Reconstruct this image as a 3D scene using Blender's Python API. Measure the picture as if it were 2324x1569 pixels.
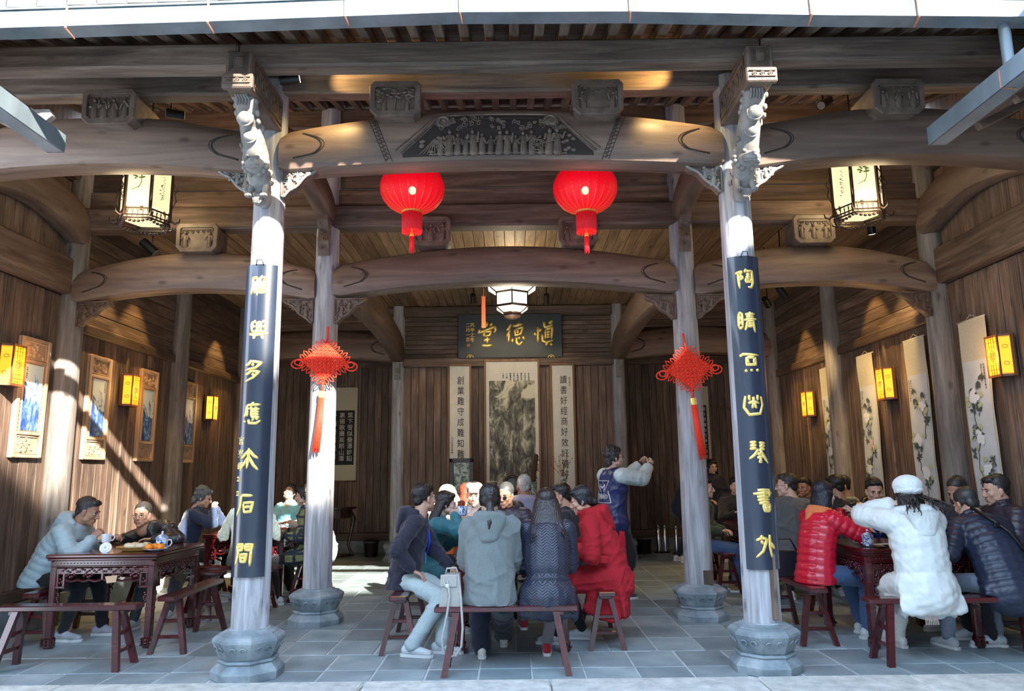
import bpy, bmesh, math, random
import numpy as np
from mathutils import Vector, Matrix, Euler, noise
sc=bpy.context.scene
for o in list(bpy.data.objects): bpy.data.objects.remove(o)
COL=sc.collection
R=random.Random(7)
rad=math.radians
# ---------------------------------------------------------------- camera
FPX,CX,CY,HC=1660.0,1162.0,784.5,1.5
PT,RL=rad(9.8),rad(0.7)
_f=np.array([0,math.cos(PT),math.sin(PT)]);_u0=np.array([0,-math.sin(PT),math.cos(PT)]);_r0=np.array([1.,0,0])
_r=_r0*math.cos(RL)-_u0*math.sin(RL);_u=_u0*math.cos(RL)+_r0*math.sin(RL)
cam=bpy.data.cameras.new('camera');co=bpy.data.objects.new('camera',cam);COL.objects.link(co)
cam.sensor_width=36;cam.lens=36*FPX/2324;cam.clip_end=200
m=Matrix.Identity(4)
for i in range(3): m[i][0]=_r[i];m[i][1]=_u[i];m[i][2]=-_f[i]
m[2][3]=HC
co.matrix_world=m;sc.camera=co
def at(x,y,Y):
    d=_f+_r*(x-CX)/FPX-_u*(y-CY)/FPX
    return Vector(np.array([0,0,HC])+d*Y/d[1])
def gnd(x,y,z=0.0):
    d=_f+_r*(x-CX)/FPX-_u*(y-CY)/FPX
    return Vector(np.array([0,0,HC])+d*(z-HC)/d[2])
# ---------------------------------------------------------------- world, sun, exposure
sc.view_settings.view_transform='Standard';sc.view_settings.look='None'
sc.view_settings.gamma=1;sc.view_settings.use_curve_mapping=False
sc.view_settings.exposure=0.34
w=bpy.data.worlds.new('sky');sc.world=w;w.use_nodes=True
nt=w.node_tree;bg=nt.nodes['Background']
tc=nt.nodes.new('ShaderNodeTexCoord');sx=nt.nodes.new('ShaderNodeSeparateXYZ');cr=nt.nodes.new('ShaderNodeValToRGB')
nt.links.new(tc.outputs['Generated'],sx.inputs[0]);nt.links.new(sx.outputs['Z'],cr.inputs[0]);nt.links.new(cr.outputs[0],bg.inputs[0])
cr.color_ramp.elements[0].color=(0.80,0.88,1,1);cr.color_ramp.elements[1].color=(0.42,0.66,1,1)
bg.inputs[1].default_value=6.2
SUN=Vector((-0.55,1.0,-0.60)).normalized()
sl=bpy.data.lights.new('sun','SUN');sl.energy=21;sl.angle=rad(0.6);sl.color=(1,0.93,0.80)
so=bpy.data.objects.new('sun',sl);COL.objects.link(so);so.rotation_euler=SUN.to_track_quat('-Z','Y').to_euler()
def lamp(kind,loc,e,col,size=.05,to=None,cone=None,blend=.5):
    l=bpy.data.lights.new('lamp_light',kind);l.energy=e;l.color=col
    if kind!='SUN': l.shadow_soft_size=size
    if cone: l.spot_size=rad(cone);l.spot_blend=blend
    o=bpy.data.objects.new('lamp_light',l);COL.objects.link(o);o.location=loc
    if to is not None: o.rotation_euler=(Vector(to)-Vector(loc)).to_track_quat('-Z','Y').to_euler()
    return o
WARM=(1,0.66,0.30)
# ---------------------------------------------------------------- mesh helpers
class MB:
    def __init__(s): s.v=[];s.f=[];s.n=0;s.mi=[]
    def add(s,v,f,mi=0):
        s.v.append(np.asarray(v,dtype=float));s.f+= [tuple(i+s.n for i in q) for q in f];s.mi+=[mi]*len(f);s.n+=len(v);return s
    def box(s,c,d,rot=None,mi=0,ch=0):
        hx,hy,hz=[q/2 for q in d]
        v=np.array([(x,y,z) for x in(-hx,hx) for y in(-hy,hy) for z in(-hz,hz)])
        if rot is not None: v=v@np.array(Euler(rot).to_matrix()).T
        return s.add(v+np.array(c),[(0,1,3,2),(4,6,7,5),(0,4,5,1),(2,3,7,6),(0,2,6,4),(1,5,7,3)],mi)
    def bbox(s,c,d,b=.006,rot=None,mi=0):
        # chamfered box
        hx,hy,hz=[q/2 for q in d];b=min(b,hx*.9,hy*.9,hz*.9)
        bm=bmesh.new();bmesh.ops.create_cube(bm,size=1)
        for q in bm.verts: q.co=Vector((q.co.x*2*hx,q.co.y*2*hy,q.co.z*2*hz))
        bmesh.ops.bevel(bm,geom=bm.edges[:],offset=b,segments=1,affect='EDGES')
        v=np.array([q.co[:] for q in bm.verts]);bm.verts.ensure_lookup_table()
        f=[[q.index for q in p.verts] for p in bm.faces];bm.free()
        if rot is not None: v=v@np.array(Euler(rot).to_matrix()).T
        return s.add(v+np.array(c),f,mi)
    def prism(s,poly,y0,y1,ax='y',mi=0):
        # poly (u,v) extruded along ax: 'y' -> (u,y,v), 'x' -> (y,u,v), 'z' -> (u,v,y)
        n=len(poly)
        def P(u,v,w): return {'y':(u,w,v),'x':(w,u,v),'z':(u,v,w)}[ax]
        v=[P(a,b,y0) for a,b in poly]+[P(a,b,y1) for a,b in poly]
        f=[tuple(range(n))[::-1],tuple(range(n,2*n))]+[(i,(i+1)%n,n+(i+1)%n,n+i) for i in range(n)]
        return s.add(v,f,mi)
    def lathe(s,prof,n=16,c=(0,0,0),mi=0,ph=0,sx=1,sy=1,cap=True):
        v=[];f=[];m_=len(prof)
        for r,z in prof:
            for i in range(n):
                a=ph+2*math.pi*i/n;v.append((c[0]+r*sx*math.cos(a),c[1]+r*sy*math.sin(a),c[2]+z))
        for j in range(m_-1):
            for i in range(n):
                k=(i+1)%n;f.append((j*n+i,j*n+k,(j+1)*n+k,(j+1)*n+i))
        if cap: f.append(tuple(range(n))[::-1]);f.append(tuple((m_-1)*n+i for i in range(n)))
        return s.add(v,f,mi)
    def tube(s,pts,r,n=6,mi=0,closed=False,cap=True):
        pts=[Vector(p) for p in pts];m_=len(pts)
        rr=r if hasattr(r,'__len__') else [r]*m_
        v=[];f=[];up=None
        for i,p in enumerate(pts):
            if closed: t=pts[(i+1)%m_]-pts[i-1]
            else: t=pts[min(i+1,m_-1)]-pts[max(i-1,0)]
            if t.length<1e-9: t=Vector((0,0,1))
            t.normalize()
            if up is None: up=t.orthogonal().normalized()
            up=(up-t*up.dot(t))
            if up.length<1e-6: up=t.orthogonal()
            up.normalize();sd=t.cross(up)
            for k in range(n):
                a=2*math.pi*k/n;q=p+(up*math.cos(a)+sd*math.sin(a))*rr[i];v.append(q[:])
        for j in range(m_ if closed else m_-1):
            for k in range(n):
                l=(k+1)%n;j2=(j+1)%m_;f.append((j*n+k,j*n+l,j2*n+l,j2*n+k))
        if cap and not closed: f.append(tuple(range(n))[::-1]);f.append(tuple((m_-1)*n+i for i in range(n)))
        return s.add(v,f,mi)
    def cone(s,a,b,ra,rb,side=(1,0,0),n=12,mi=0):
        # tapered elliptical capsule from a to b; ra, rb numbers or (wide,deep)
        a=Vector(a);b=Vector(b);ra=ra if hasattr(ra,'__len__') else (ra,ra);rb=rb if hasattr(rb,'__len__') else (rb,rb)
        t=b-a;L=t.length
        t=t/L if L>1e-6 else Vector((0,0,1))
        sd=Vector(side);sd=sd-t*sd.dot(t)
        if sd.length<1e-4: sd=t.orthogonal()
        sd.normalize();fw=t.cross(sd)
        rings=[]
        K=4
        for i in range(K): 
            th=math.pi/2*(1-i/K);rings.append((a-t*(min(ra)*math.sin(th)),math.cos(th),ra))
        rings.append((a,1,ra));rings.append((b,1,rb))
        for i in range(1,K+1):
            th=math.pi/2*i/K;rings.append((b+t*(min(rb)*math.sin(th)),math.cos(th),rb))
        v=[];f=[]
        for p,q,rr in rings:
            for k in range(n):
                an=2*math.pi*k/n;v.append((p+sd*(rr[0]*max(q,.02)*math.cos(an))+fw*(rr[1]*max(q,.02)*math.sin(an)))[:])
        m_=len(rings)
        for j in range(m_-1):
            for k in range(n):
                l=(k+1)%n;f.append((j*n+k,j*n+l,(j+1)*n+l,(j+1)*n+k))
        f.append(tuple(range(n))[::-1]);f.append(tuple((m_-1)*n+i for i in range(n)))
        return s.add(v,f,mi)
    def ell(s,c,r,n=12,m_=8,mi=0,rot=None):
        v=[];f=[]
        for j in range(m_+1):
            th=math.pi*j/m_
            for k in range(n):
                a=2*math.pi*k/n;st=max(math.sin(th),.02);v.append((r[0]*st*math.cos(a),r[1]*st*math.sin(a),-r[2]*math.cos(th)))
        v=np.array(v)
        if rot is not None: v=v@np.array(Euler(rot).to_matrix()).T
        for j in range(m_):
            for k in range(n):
                l=(k+1)%n;f.append((j*n+k,j*n+l,(j+1)*n+l,(j+1)*n+k))
        f.append(tuple(range(n))[::-1]);f.append(tuple(m_*n+i for i in range(n)))
        return s.add(v+np.array(c),f,mi)
    def mesh(s,name,mats,smooth=False):
        me=bpy.data.meshes.new(name)
        v=np.concatenate(s.v) if s.v else np.zeros((0,3))
        me.from_pydata(v.tolist(),[],s.f)
        for q in (mats if isinstance(mats,(list,tuple)) else [mats]): me.materials.append(q)
        if any(s.mi): me.polygons.foreach_set('material_index',s.mi)
        if smooth: me.polygons.foreach_set('use_smooth',[True]*len(me.polygons))
        me.update();return me
def O(name,mb,mat,parent=None,smooth=False,loc=None,rot=None,angle=None,label=None):
    me=mb.mesh(name,mat,smooth) if isinstance(mb,MB) else mb
    o=bpy.data.objects.new(name,me);COL.objects.link(o)
    if parent: o.parent=parent
    if loc is not None: o.location=loc
    if rot is not None: o.rotation_euler=rot
    if smooth and angle and isinstance(mb,MB): me.set_sharp_from_angle(angle=rad(angle))
    if label: o['label']=label
    if parent and name in STUFFY: o['kind']='stuff'
    return o
STUFFY={'carved_relief','carved_ornament','fret_border','fret_band','painted_wash','painted_leaves','painted_blossoms','painted_pink_blossoms','painted_motif','carved_story_relief','scroll_relief','lattice','openwork_skirt','incised_arc','cloud_scrolls','cord_loops','fringe','tassel','feathers','twigs','gold_ribs'}
def T(name,label=None,cat=None,loc=(0,0,0),rz=0,group=None,kind=None,rot=None):
    o=bpy.data.objects.new(name,None);COL.objects.link(o);o.location=loc;o.rotation_euler=rot or (0,0,rz);o.empty_display_size=.1
    return tag(o,label,cat,group,kind)
def tag(o,label=None,cat=None,group=None,kind=None):
    if label:o['label']=label
    if cat:o['category']=cat
    if group:o['group']=group
    if kind:o['kind']=kind
    return o
def inst(name,me,parent=None,loc=(0,0,0),rot=(0,0,0),scale=None):
    o=bpy.data.objects.new(name,me);COL.objects.link(o);o.parent=parent;o.location=loc;o.rotation_euler=rot
    if scale is not None: o.scale=scale
    return o
def dup(root,loc=None,rz=None,label=None,group=None):
    r=root.copy();COL.objects.link(r)
    if loc is not None: r.location=loc
    if rz is not None: r.rotation_euler=(0,0,rz)
    if label: r['label']=label
    if group: r['group']=group
    for ch in root.children:
        c=ch.copy();COL.objects.link(c);c.parent=r
        for g in ch.children:
            d=g.copy();COL.objects.link(d);d.parent=c
    return r
# ---------------------------------------------------------------- materials
def newmat(name):
    m=bpy.data.materials.new(name);m.use_nodes=True;nt=m.node_tree;b=nt.nodes['Principled BSDF'];return m,nt,b
def N(nt,t,**k):
    n=nt.nodes.new(t)
    for a,b in k.items():
        if a[0]=='_': n.inputs[a[1:]].default_value=b
        else: setattr(n,a,b)
    return n
def ramp(nt,stops):
    n=nt.nodes.new('ShaderNodeValToRGB');e=n.color_ramp.elements
    while len(e)<len(stops): e.new(.5)
    for i,(p,c) in enumerate(stops): e[i].position=p;e[i].color=(*c,1)
    return n
def coords(nt,scale,rnd=True):
    tc=N(nt,'ShaderNodeTexCoord');mp=N(nt,'ShaderNodeMapping');mp.inputs['Scale'].default_value=scale
    if rnd:
        oi=N(nt,'ShaderNodeObjectInfo');mu=N(nt,'ShaderNodeVectorMath',operation='MULTIPLY_ADD')
        cb=N(nt,'ShaderNodeCombineXYZ')
        for i in range(3): nt.links.new(oi.outputs['Random'],cb.inputs[i])
        mu.inputs[1].default_value=(37,51,23);nt.links.new(cb.outputs[0],mu.inputs[0]);nt.links.new(tc.outputs['Object'],mu.inputs[2])
        nt.links.new(mu.outputs[0],mp.inputs[0])
    else: nt.links.new(tc.outputs['Object'],mp.inputs[0])
    return mp
def wood(name,dark,mid,light,ax='x',s=9,rough=.62,bump=.25,var=.35,knots=True,coat=0):
    m,nt,b=newmat(name);L=nt.links.new
    st={'x':(.07,1,1),'y':(1,.07,1),'z':(1,1,.07)}[ax]
    mp=coords(nt,tuple(q*s for q in st))
    n1=N(nt,'ShaderNodeTexNoise',_Scale=2.2,_Detail=9,_Roughness=.66);n1.inputs['Distortion'].default_value=.6;L(mp.outputs[0],n1.inputs['Vector'])
    rp=ramp(nt,[(.30,dark),(.50,mid),(.72,light)]);L(n1.outputs[0],rp.inputs[0])
    mp2=coords(nt,tuple((.35 if q<1 else 1)*1.1 for q in st))
    n2=N(nt,'ShaderNodeTexNoise',_Scale=1.7,_Detail=4);L(mp2.outputs[0],n2.inputs['Vector'])
    mr=N(nt,'ShaderNodeMapRange');mr.inputs[1].default_value=.3;mr.inputs[2].default_value=.7;mr.inputs[3].default_value=1-var;mr.inputs[4].default_value=1+var;L(n2.outputs[0],mr.inputs[0])
    oi=N(nt,'ShaderNodeObjectInfo');mr2=N(nt,'ShaderNodeMapRange');mr2.inputs[3].default_value=.82;mr2.inputs[4].default_value=1.2;L(oi.outputs['Random'],mr2.inputs[0])
    mm=N(nt,'ShaderNodeMath',operation='MULTIPLY');L(mr.outputs[0],mm.inputs[0]);L(mr2.outputs[0],mm.inputs[1])
    last=mm
    if knots:
        mp3=coords(nt,tuple((.45 if q<1 else 1)*5.5 for q in st));vo=N(nt,'ShaderNodeTexVoronoi',_Scale=1.0);L(mp3.outputs[0],vo.inputs['Vector'])
        k=N(nt,'ShaderNodeMapRange');k.inputs[1].default_value=.05;k.inputs[2].default_value=.17;k.inputs[3].default_value=.45;k.inputs[4].default_value=1;L(vo.outputs['Distance'],k.inputs[0])
        m3=N(nt,'ShaderNodeMath',operation='MULTIPLY');L(mm.outputs[0],m3.inputs[0]);L(k.outputs[0],m3.inputs[1]);last=m3
    vm=N(nt,'ShaderNodeVectorMath',operation='SCALE');L(rp.outputs[0],vm.inputs[0]);L(last.outputs[0],vm.inputs['Scale']);L(vm.outputs[0],b.inputs['Base Color'])
    b.inputs['Roughness'].default_value=rough
    if coat: b.inputs['Coat Weight'].default_value=coat;b.inputs['Coat Roughness'].default_value=.15
    bp=N(nt,'ShaderNodeBump',_Strength=bump,_Distance=.01);L(n1.outputs[0],bp.inputs['Height']);L(bp.outputs[0],b.inputs['Normal'])
    return m
def plain(name,c,rough=.6,metal=0,c2=None,s=20,bump=0,spec=.5,coat=0,sheen=0,emit=None,es=0,stretch=(1,1,1)):
    m,nt,b=newmat(name);L=nt.links.new
    b.inputs['Base Color'].default_value=(*c,1);b.inputs['Roughness'].default_value=rough;b.inputs['Metallic'].default_value=metal
    b.inputs['Specular IOR Level'].default_value=spec
    if coat: b.inputs['Coat Weight'].default_value=coat;b.inputs['Coat Roughness'].default_value=.08
    if sheen: b.inputs['Sheen Weight'].default_value=sheen
    if c2 or bump:
        mp=coords(nt,stretch,False);n1=N(nt,'ShaderNodeTexNoise',_Scale=s,_Detail=6,_Roughness=.6);L(mp.outputs[0],n1.inputs['Vector'])
        if c2: rp=ramp(nt,[(.32,c),(.68,c2)]);L(n1.outputs[0],rp.inputs[0]);L(rp.outputs[0],b.inputs['Base Color'])
        if bump: bp=N(nt,'ShaderNodeBump',_Strength=bump,_Distance=.01);L(n1.outputs[0],bp.inputs['Height']);L(bp.outputs[0],b.inputs['Normal'])
    if emit: b.inputs['Emission Color'].default_value=(*emit,1);b.inputs['Emission Strength'].default_value=es
    return m
def stone(name,a,b_,c,s=3,rough=.6,bump=.3,vr=.25,spec=.5):
    m,nt,b=newmat(name);L=nt.links.new
    mp=coords(nt,(1,1,1));n1=N(nt,'ShaderNodeTexNoise',_Scale=s,_Detail=10,_Roughness=.62);L(mp.outputs[0],n1.inputs['Vector'])
    rp=ramp(nt,[(.3,a),(.5,b_),(.7,c)]);L(n1.outputs[0],rp.inputs[0])
    oi=N(nt,'ShaderNodeObjectInfo');mr2=N(nt,'ShaderNodeMapRange');mr2.inputs[3].default_value=1-vr;mr2.inputs[4].default_value=1+vr;L(oi.outputs['Random'],mr2.inputs[0])
    vm=N(nt,'ShaderNodeVectorMath',operation='SCALE');L(rp.outputs[0],vm.inputs[0]);L(mr2.outputs[0],vm.inputs['Scale']);L(vm.outputs[0],b.inputs['Base Color'])
    b.inputs['Roughness'].default_value=rough;b.inputs['Specular IOR Level'].default_value=spec
    n2=N(nt,'ShaderNodeTexNoise',_Scale=s*14,_Detail=4);L(mp.outputs[0],n2.inputs['Vector'])
    bp=N(nt,'ShaderNodeBump',_Strength=bump,_Distance=.006);L(n2.outputs[0],bp.inputs['Height']);L(bp.outputs[0],b.inputs['Normal'])
    return m
def glow(name,c,e,c2=None,s=6):
    m,nt,b=newmat(name);b.inputs['Base Color'].default_value=(*c,1);b.inputs['Emission Color'].default_value=(*c,1);b.inputs['Emission Strength'].default_value=e;b.inputs['Roughness'].default_value=.6
    return m
BR_D,BR_M,BR_L=(.046,.028,.020),(.110,.070,.050),(.215,.145,.105)
W={}
for ax in 'xyz':
    W['beam'+ax]=wood('aged_brown_timber_'+ax,BR_D,BR_M,BR_L,ax,7,.6,.3)
    W['plank'+ax]=wood('brown_plank_'+ax,(.055,.034,.025),(.135,.087,.064),(.25,.175,.132),ax,11,.62,.35)
    W['pale'+ax]=wood('pale_pine_'+ax,(.22,.14,.08),(.38,.26,.15),(.55,.40,.25),ax,10,.6,.3)
    W['eave'+ax]=wood('weathered_eave_'+ax,(.07,.05,.04),(.17,.12,.09),(.30,.22,.17),ax,8,.7,.3)
M_COL=wood('weathered_grey_column_wood',(.15,.145,.15),(.31,.31,.325),(.50,.51,.53),'z',8,.7,.5,.3)
M_CRES=wood('smooth_crescent_beam_wood',(.085,.055,.042),(.165,.110,.082),(.27,.185,.135),'x',3.5,.5,.12,.3)
M_CRESY=wood('smooth_crescent_beam_wood_y',(.085,.055,.042),(.165,.110,.082),(.27,.185,.135),'y',3.5,.5,.12,.3)
M_CARVE=plain('carved_dark_wood',(.085,.058,.045),.5,c2=(.19,.135,.10),s=9,bump=.4)
M_CARVG=plain('carved_grey_wood',(.13,.12,.11),.6,c2=(.36,.34,.31),s=8,bump=.5)
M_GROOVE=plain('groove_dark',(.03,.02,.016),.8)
M_TILE=stone('blue_grey_floor_slab',(.17,.215,.235),(.25,.305,.325),(.36,.415,.43),2.2,.42,.25,.2)
M_JOINT=stone('pale_joint_mortar',(.34,.38,.38),(.46,.49,.49),(.56,.58,.57),6,.8,.3,.05)
M_GRAN=stone('pale_granite_kerb',(.36,.36,.34),(.50,.50,.47),(.64,.63,.58),9,.75,.6,.1)
M_BASE=stone('blue_grey_limestone',(.11,.145,.165),(.21,.255,.28),(.34,.385,.40),5,.5,.5,.1)
M_LIME=stone('lime_washed_wall',(.50,.50,.47),(.66,.65,.61),(.74,.73,.69),1.5,.85,.3,.05)
M_RTILE=stone('dark_grey_roof_tile',(.06,.065,.07),(.10,.105,.11),(.16,.165,.17),8,.8,.3,.25)
M_DRIP=stone('grey_drip_tile',(.30,.29,.28),(.45,.43,.40),(.6,.57,.53),8,.8,.3,.2)
M_ZINC=plain('weathered_zinc',(.12,.15,.17),.5,.25,c2=(.23,.28,.31),s=3,bump=.1,stretch=(1,1,.3))
M_STRAP=plain('rusty_strap',(.35,.10,.05),.7,c2=(.5,.25,.15),s=15)
M_RED=wood('dark_red_lacquer',(.030,.0025,.004),(.055,.0035,.006),(.090,.007,.010),'x',5,.26,.05,.3,False,.7)
M_BLK=plain('black_metal',(.012,.012,.013),.4,.3)
M_LENS=glow('spot_lens',(1,.85,.55),9)
M_WHITE=plain('white_porcelain',(.80,.84,.88),.15,coat=.6)
M_GOLD=plain('gold_leaf',(.90,.60,.12),.38,.55,c2=(1,.78,.28),s=30,bump=.2)
# ================================================================ STRUCTURE
XC=-0.07;XL,XR=-2.04,1.90;WL,WR=-4.90,4.74
Y0,Y1,Y2,Y3,Y4=5.9,7.85,10.5,13.0,14.45
# ---- floor slabs
fl=T('floor',kind='structure');tag(fl,'blue grey stone slab floor of the open hall')
O('mortar_bed',MB().box(((WL+WR)/2,11.0,-.030),(WR-WL+.2,10.8,.05)),M_JOINT,fl)
tm=MB().bbox((0,0,-.02),(.388,.488,.04),.005).mesh('tile',M_TILE)
tm2=MB().bbox((0,0,-.02),(.388,.308,.04),.005).mesh('tile',M_TILE)
far=MB();cnt=0
rows=[(5.68,6.0)]+[(6.0+.5*i,6.5+.5*i) for i in range(21)]
for a,b in rows:
    for k in range(-13,12):
        x=.4*k+.2+(0 if a>6 else .12)
        if x-.2<WL-.3 or x+.2>WR+.3: continue
        y=(a+b)/2;dz=R.uniform(-.003,.002)
        if cnt<300: inst('tile',tm if b-a>.4 else tm2,fl,(x,y,dz),(R.uniform(-.003,.003),R.uniform(-.003,.003),0));cnt+=1
        else: far.bbox((x,y,-.02+dz),(.392,.492,.04),.005)
tag(O('far_tile',far,M_TILE,fl),kind='stuff')
kb=T('kerb',kind='structure');tag(kb,'pale granite kerb slabs along the hall edge')
x=-5.2
for wd in (1.9,2.2,1.35,1.5,1.1,2.4): O('slab',MB().bbox((x+wd/2,5.19,-.05),(wd-.012,.96,.12),.012),M_GRAN,kb);x+=wd
cy=T('ground',kind='structure');tag(cy,'stone paved courtyard in front of the hall')
for i in range(-8,8):
    for j in range(9): O('paver',MB().bbox((i*.8+.4,-4+j*1.0,-.19),(.79,.99,.08),.008),M_GRAN,cy)
O('bed',MB().box((0,-1,-.26),(14,13,.06)),M_JOINT,cy)
# ---- side walls: plinth, upright planks, rails, boards above
def side_wall(name,X,sgn,label):
    wl=T(name,kind='structure');tag(wl,label)
    O('backing',MB().box((X+sgn*.10,10.1,2.9),(.06,9.2,6.2)),W['plankz'],wl)
    for a,b in ((5.5,Y1),(Y1,Y2),(Y2,Y3),(Y3,Y4)):
        O('plinth_stone',MB().bbox((X-sgn*.02,(a+b)/2,.15),(.16,b-a-.01,.30),.01),M_BASE,wl)
        O('sill_rail',MB().bbox((X,(a+b)/2,.36),(.11,b-a,.12),.01),W['beamy'],wl)
        n=round((b-a)/.135);wv=(b-a)/n;zt=3.45 if a<Y1 else 3.10
        pm=MB().bbox((0,0,0),(.03,wv-.006,zt-.42),.004).mesh('plank',W['plankz'])
        for i in range(n): inst('plank',pm,wl,(X+R.uniform(-.004,.004),a+wv*(i+.5),.42+(zt-.42)/2))
        if a<Y1:
            O('tie_beam',MB().bbox((X-sgn*.03,(a+b)/2,3.66),(.16,b-a,.40),.02),W['beamy'],wl)
            pm2=MB().bbox((0,0,0),(.03,wv-.006,.9),.004).mesh('plank',W['palez'] if False else W['plankz'])
            for i in range(n): inst('plank',pm2,wl,(X+.01*sgn,a+wv*(i+.5),4.3))
            O('upper_beam',MB().bbox((X-sgn*.03,(a+b)/2,4.95),(.16,b-a,.35),.02),W['beamy'],wl)
        else:
            O('rail',MB().bbox((X-sgn*.02,(a+b)/2,3.16),(.10,b-a,.12),.012),W['beamy'],wl)
            O('mullion',MB().bbox((X-sgn*.01,(a+b)/2,1.75),(.05,.06,2.7),.01),W['plankz'],wl)
            z=3.23
            while z<4.5:
                h=.155;O('board',MB().bbox((X+R.uniform(-.004,.004),(a+b)/2,z+h/2),(.03,b-a,h-.006),.004),W['planky'],wl);z+=h
    return wl
side_wall('wall_left',WL,-1,'side wall of upright brown planks with porcelain panels, grey stone plinth')
side_wall('wall_right',WR,1,'side wall of dark upright planks behind the hanging flower scrolls')
# ---- back walls
wb=T('wall_back',kind='structure');tag(wb,'brown plank wall across the back of the hall')
def planks(par,xa,xb,y,za,zb,mat='plankz',w=.135,th=.03):
    n=max(1,round((xb-xa)/w));wv=(xb-xa)/n
    pm=MB().bbox((0,0,0),(wv-.006,th,zb-za),.004).mesh('plank',W[mat])
    for i in range(n): inst('plank',pm,par,(xa+wv*(i+.5),y+R.uniform(-.004,.004),(za+zb)/2))
def hboards(par,xa,xb,y,za,zb,h=.10):
    n=round((zb-za)/h);hv=(zb-za)/n
    pm=MB().bbox((0,0,0),(xb-xa,.03,hv-.007),.004).mesh('board',W['plankx'])
    for i in range(n): inst('board',pm,par,((xa+xb)/2,y+R.uniform(-.005,.005),za+hv*(i+.5)))
O('backing',MB().box((XC,Y4+.08,2.6),(10,.06,5.4)),W['plankz'],wb)
planks(wb,WL,WR,Y4,.38,3.6)
O('plinth_stone',MB().bbox((XC,Y4-.02,.12),(9.6,.14,.24),.01),M_BASE,wb)
O('sill_rail',MB().bbox((XC,Y4-.01,.31),(9.6,.12,.14),.01),W['beamx'],wb)
O('rail',MB().bbox((XC,Y4-.02,3.66),(9.6,.10,.16),.01),W['beamx'],wb)
hboards(wb,WL,WR,Y4,3.74,4.5,.15)
ws=T('wall_screen',kind='structure');tag(ws,'plank screen wall behind the plaque between the rear columns')
O('backing',MB().box((XC,Y3+.07,2.3),(XR-XL-.1,.04,4.5)),W['plankz'],ws)
planks(ws,XL+.1,XR-.1,Y3,.30,3.36)
O('sill_rail',MB().bbox((XC,Y3-.02,.2),(3.8,.14,.28),.01),W['beamx'],ws)
O('rail',MB().bbox((XC,Y3-.03,3.44),(3.75,.13,.16),.012),W['beamx'],ws)
hboards(ws,XL+.1,XR-.1,Y3,3.52,4.28,.085)
O('top_rail',MB().bbox((XC,Y3-.03,4.37),(3.75,.14,.18),.012),W['beamx'],ws)
for s in(-1,1): O('corner_spandrel',MB().prism([(XC+s*.80,3.36),(XC+s*1.0,3.36),(XC+s*.80,3.22)][::s],Y3-.06,Y3-.02),W['palex'],ws)
# ---- inner ceiling of boards
ce=T('ceiling',kind='structure');tag(ce,'board ceiling of the inner hall')
n=72;wv=(WR-WL)/n
pm=MB().bbox((0,0,0),(wv-.006,Y4-Y1-.1,.03),.004).mesh('board',W['palex'] if False else wood('ceiling_board_wood',(.13,.08,.045),(.24,.155,.09),(.36,.25,.15),'y',10,.6,.3))
for i in range(n): inst('board',pm,ce,(WL+wv*(i+.5),(Y1+Y4)/2+.05,4.49+R.uniform(-.004,.004)))
O('upper_board',MB().box((XC,12.1,4.56),(9.7,8.5,.05)),W['planky'],ce)
# ---- wall above the inner beams
wm=T('wall_upper',kind='structure');tag(wm,'stacked horizontal boards above the inner crescent beams')
O('tie_beam',MB().bbox((XC,Y1,4.32),(9.6,.22,.26),.02),W['beamx'],wm)
for z,h in ((4.56,.20),(4.80,.26),(5.05,.22),(5.28,.22),(5.52,.24),(5.78,.26)): O('board',MB().bbox((XC,Y1+.03*(z>4.7 and z<4.9),z),(9.6,.07,h-.01),.008),W['beamx'],wm)
O('purlin',MB().bbox((XC,Y1-.02,5.0),(9.6,.18,.10),.02),W['beamx'],wm)
# ---- porch roof: rafters and boards from the eave back to the inner row
def slopeZ(y): return 4.74+(y-4.72)*.30 if y<5.9 else 5.094+(y-5.9)*.26
rf=T('roof',kind='structure');tag(rf,'tiled eave roof on closely set square rafters')
rm=wood('rafter_wood',(.06,.04,.03),(.15,.10,.07),(.26,.18,.13),'y',9,.7,.3)
L1=3.25
rme=MB().bbox((0,0,0),(.075,L1,.09),.006).mesh('rafter',rm)
k=0
for i in range(52):
    x=-5.05+i*.196
    inst('rafter',rme,rf,(x,4.77+L1/2,4.80+L1/2*.28),(math.atan(.28),0,0))
bme=MB().bbox((0,0,0),(10.2,.19,.02),.003).mesh('roof_board',W['plankx'])
for j in range(18):
    y=4.86+j*.195;inst('roof_board',bme,rf,(XC,y,4.875+(y-4.77)*.28),(math.atan(.28),0,0))
O('tile_bed',MB().box((XC,6.4,5.42),(10.4,3.7,.06),(math.atan(.28),0,0)),M_RTILE,rf)
def arch(x): return -.085*((x-.6)/4.6)**2
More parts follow.
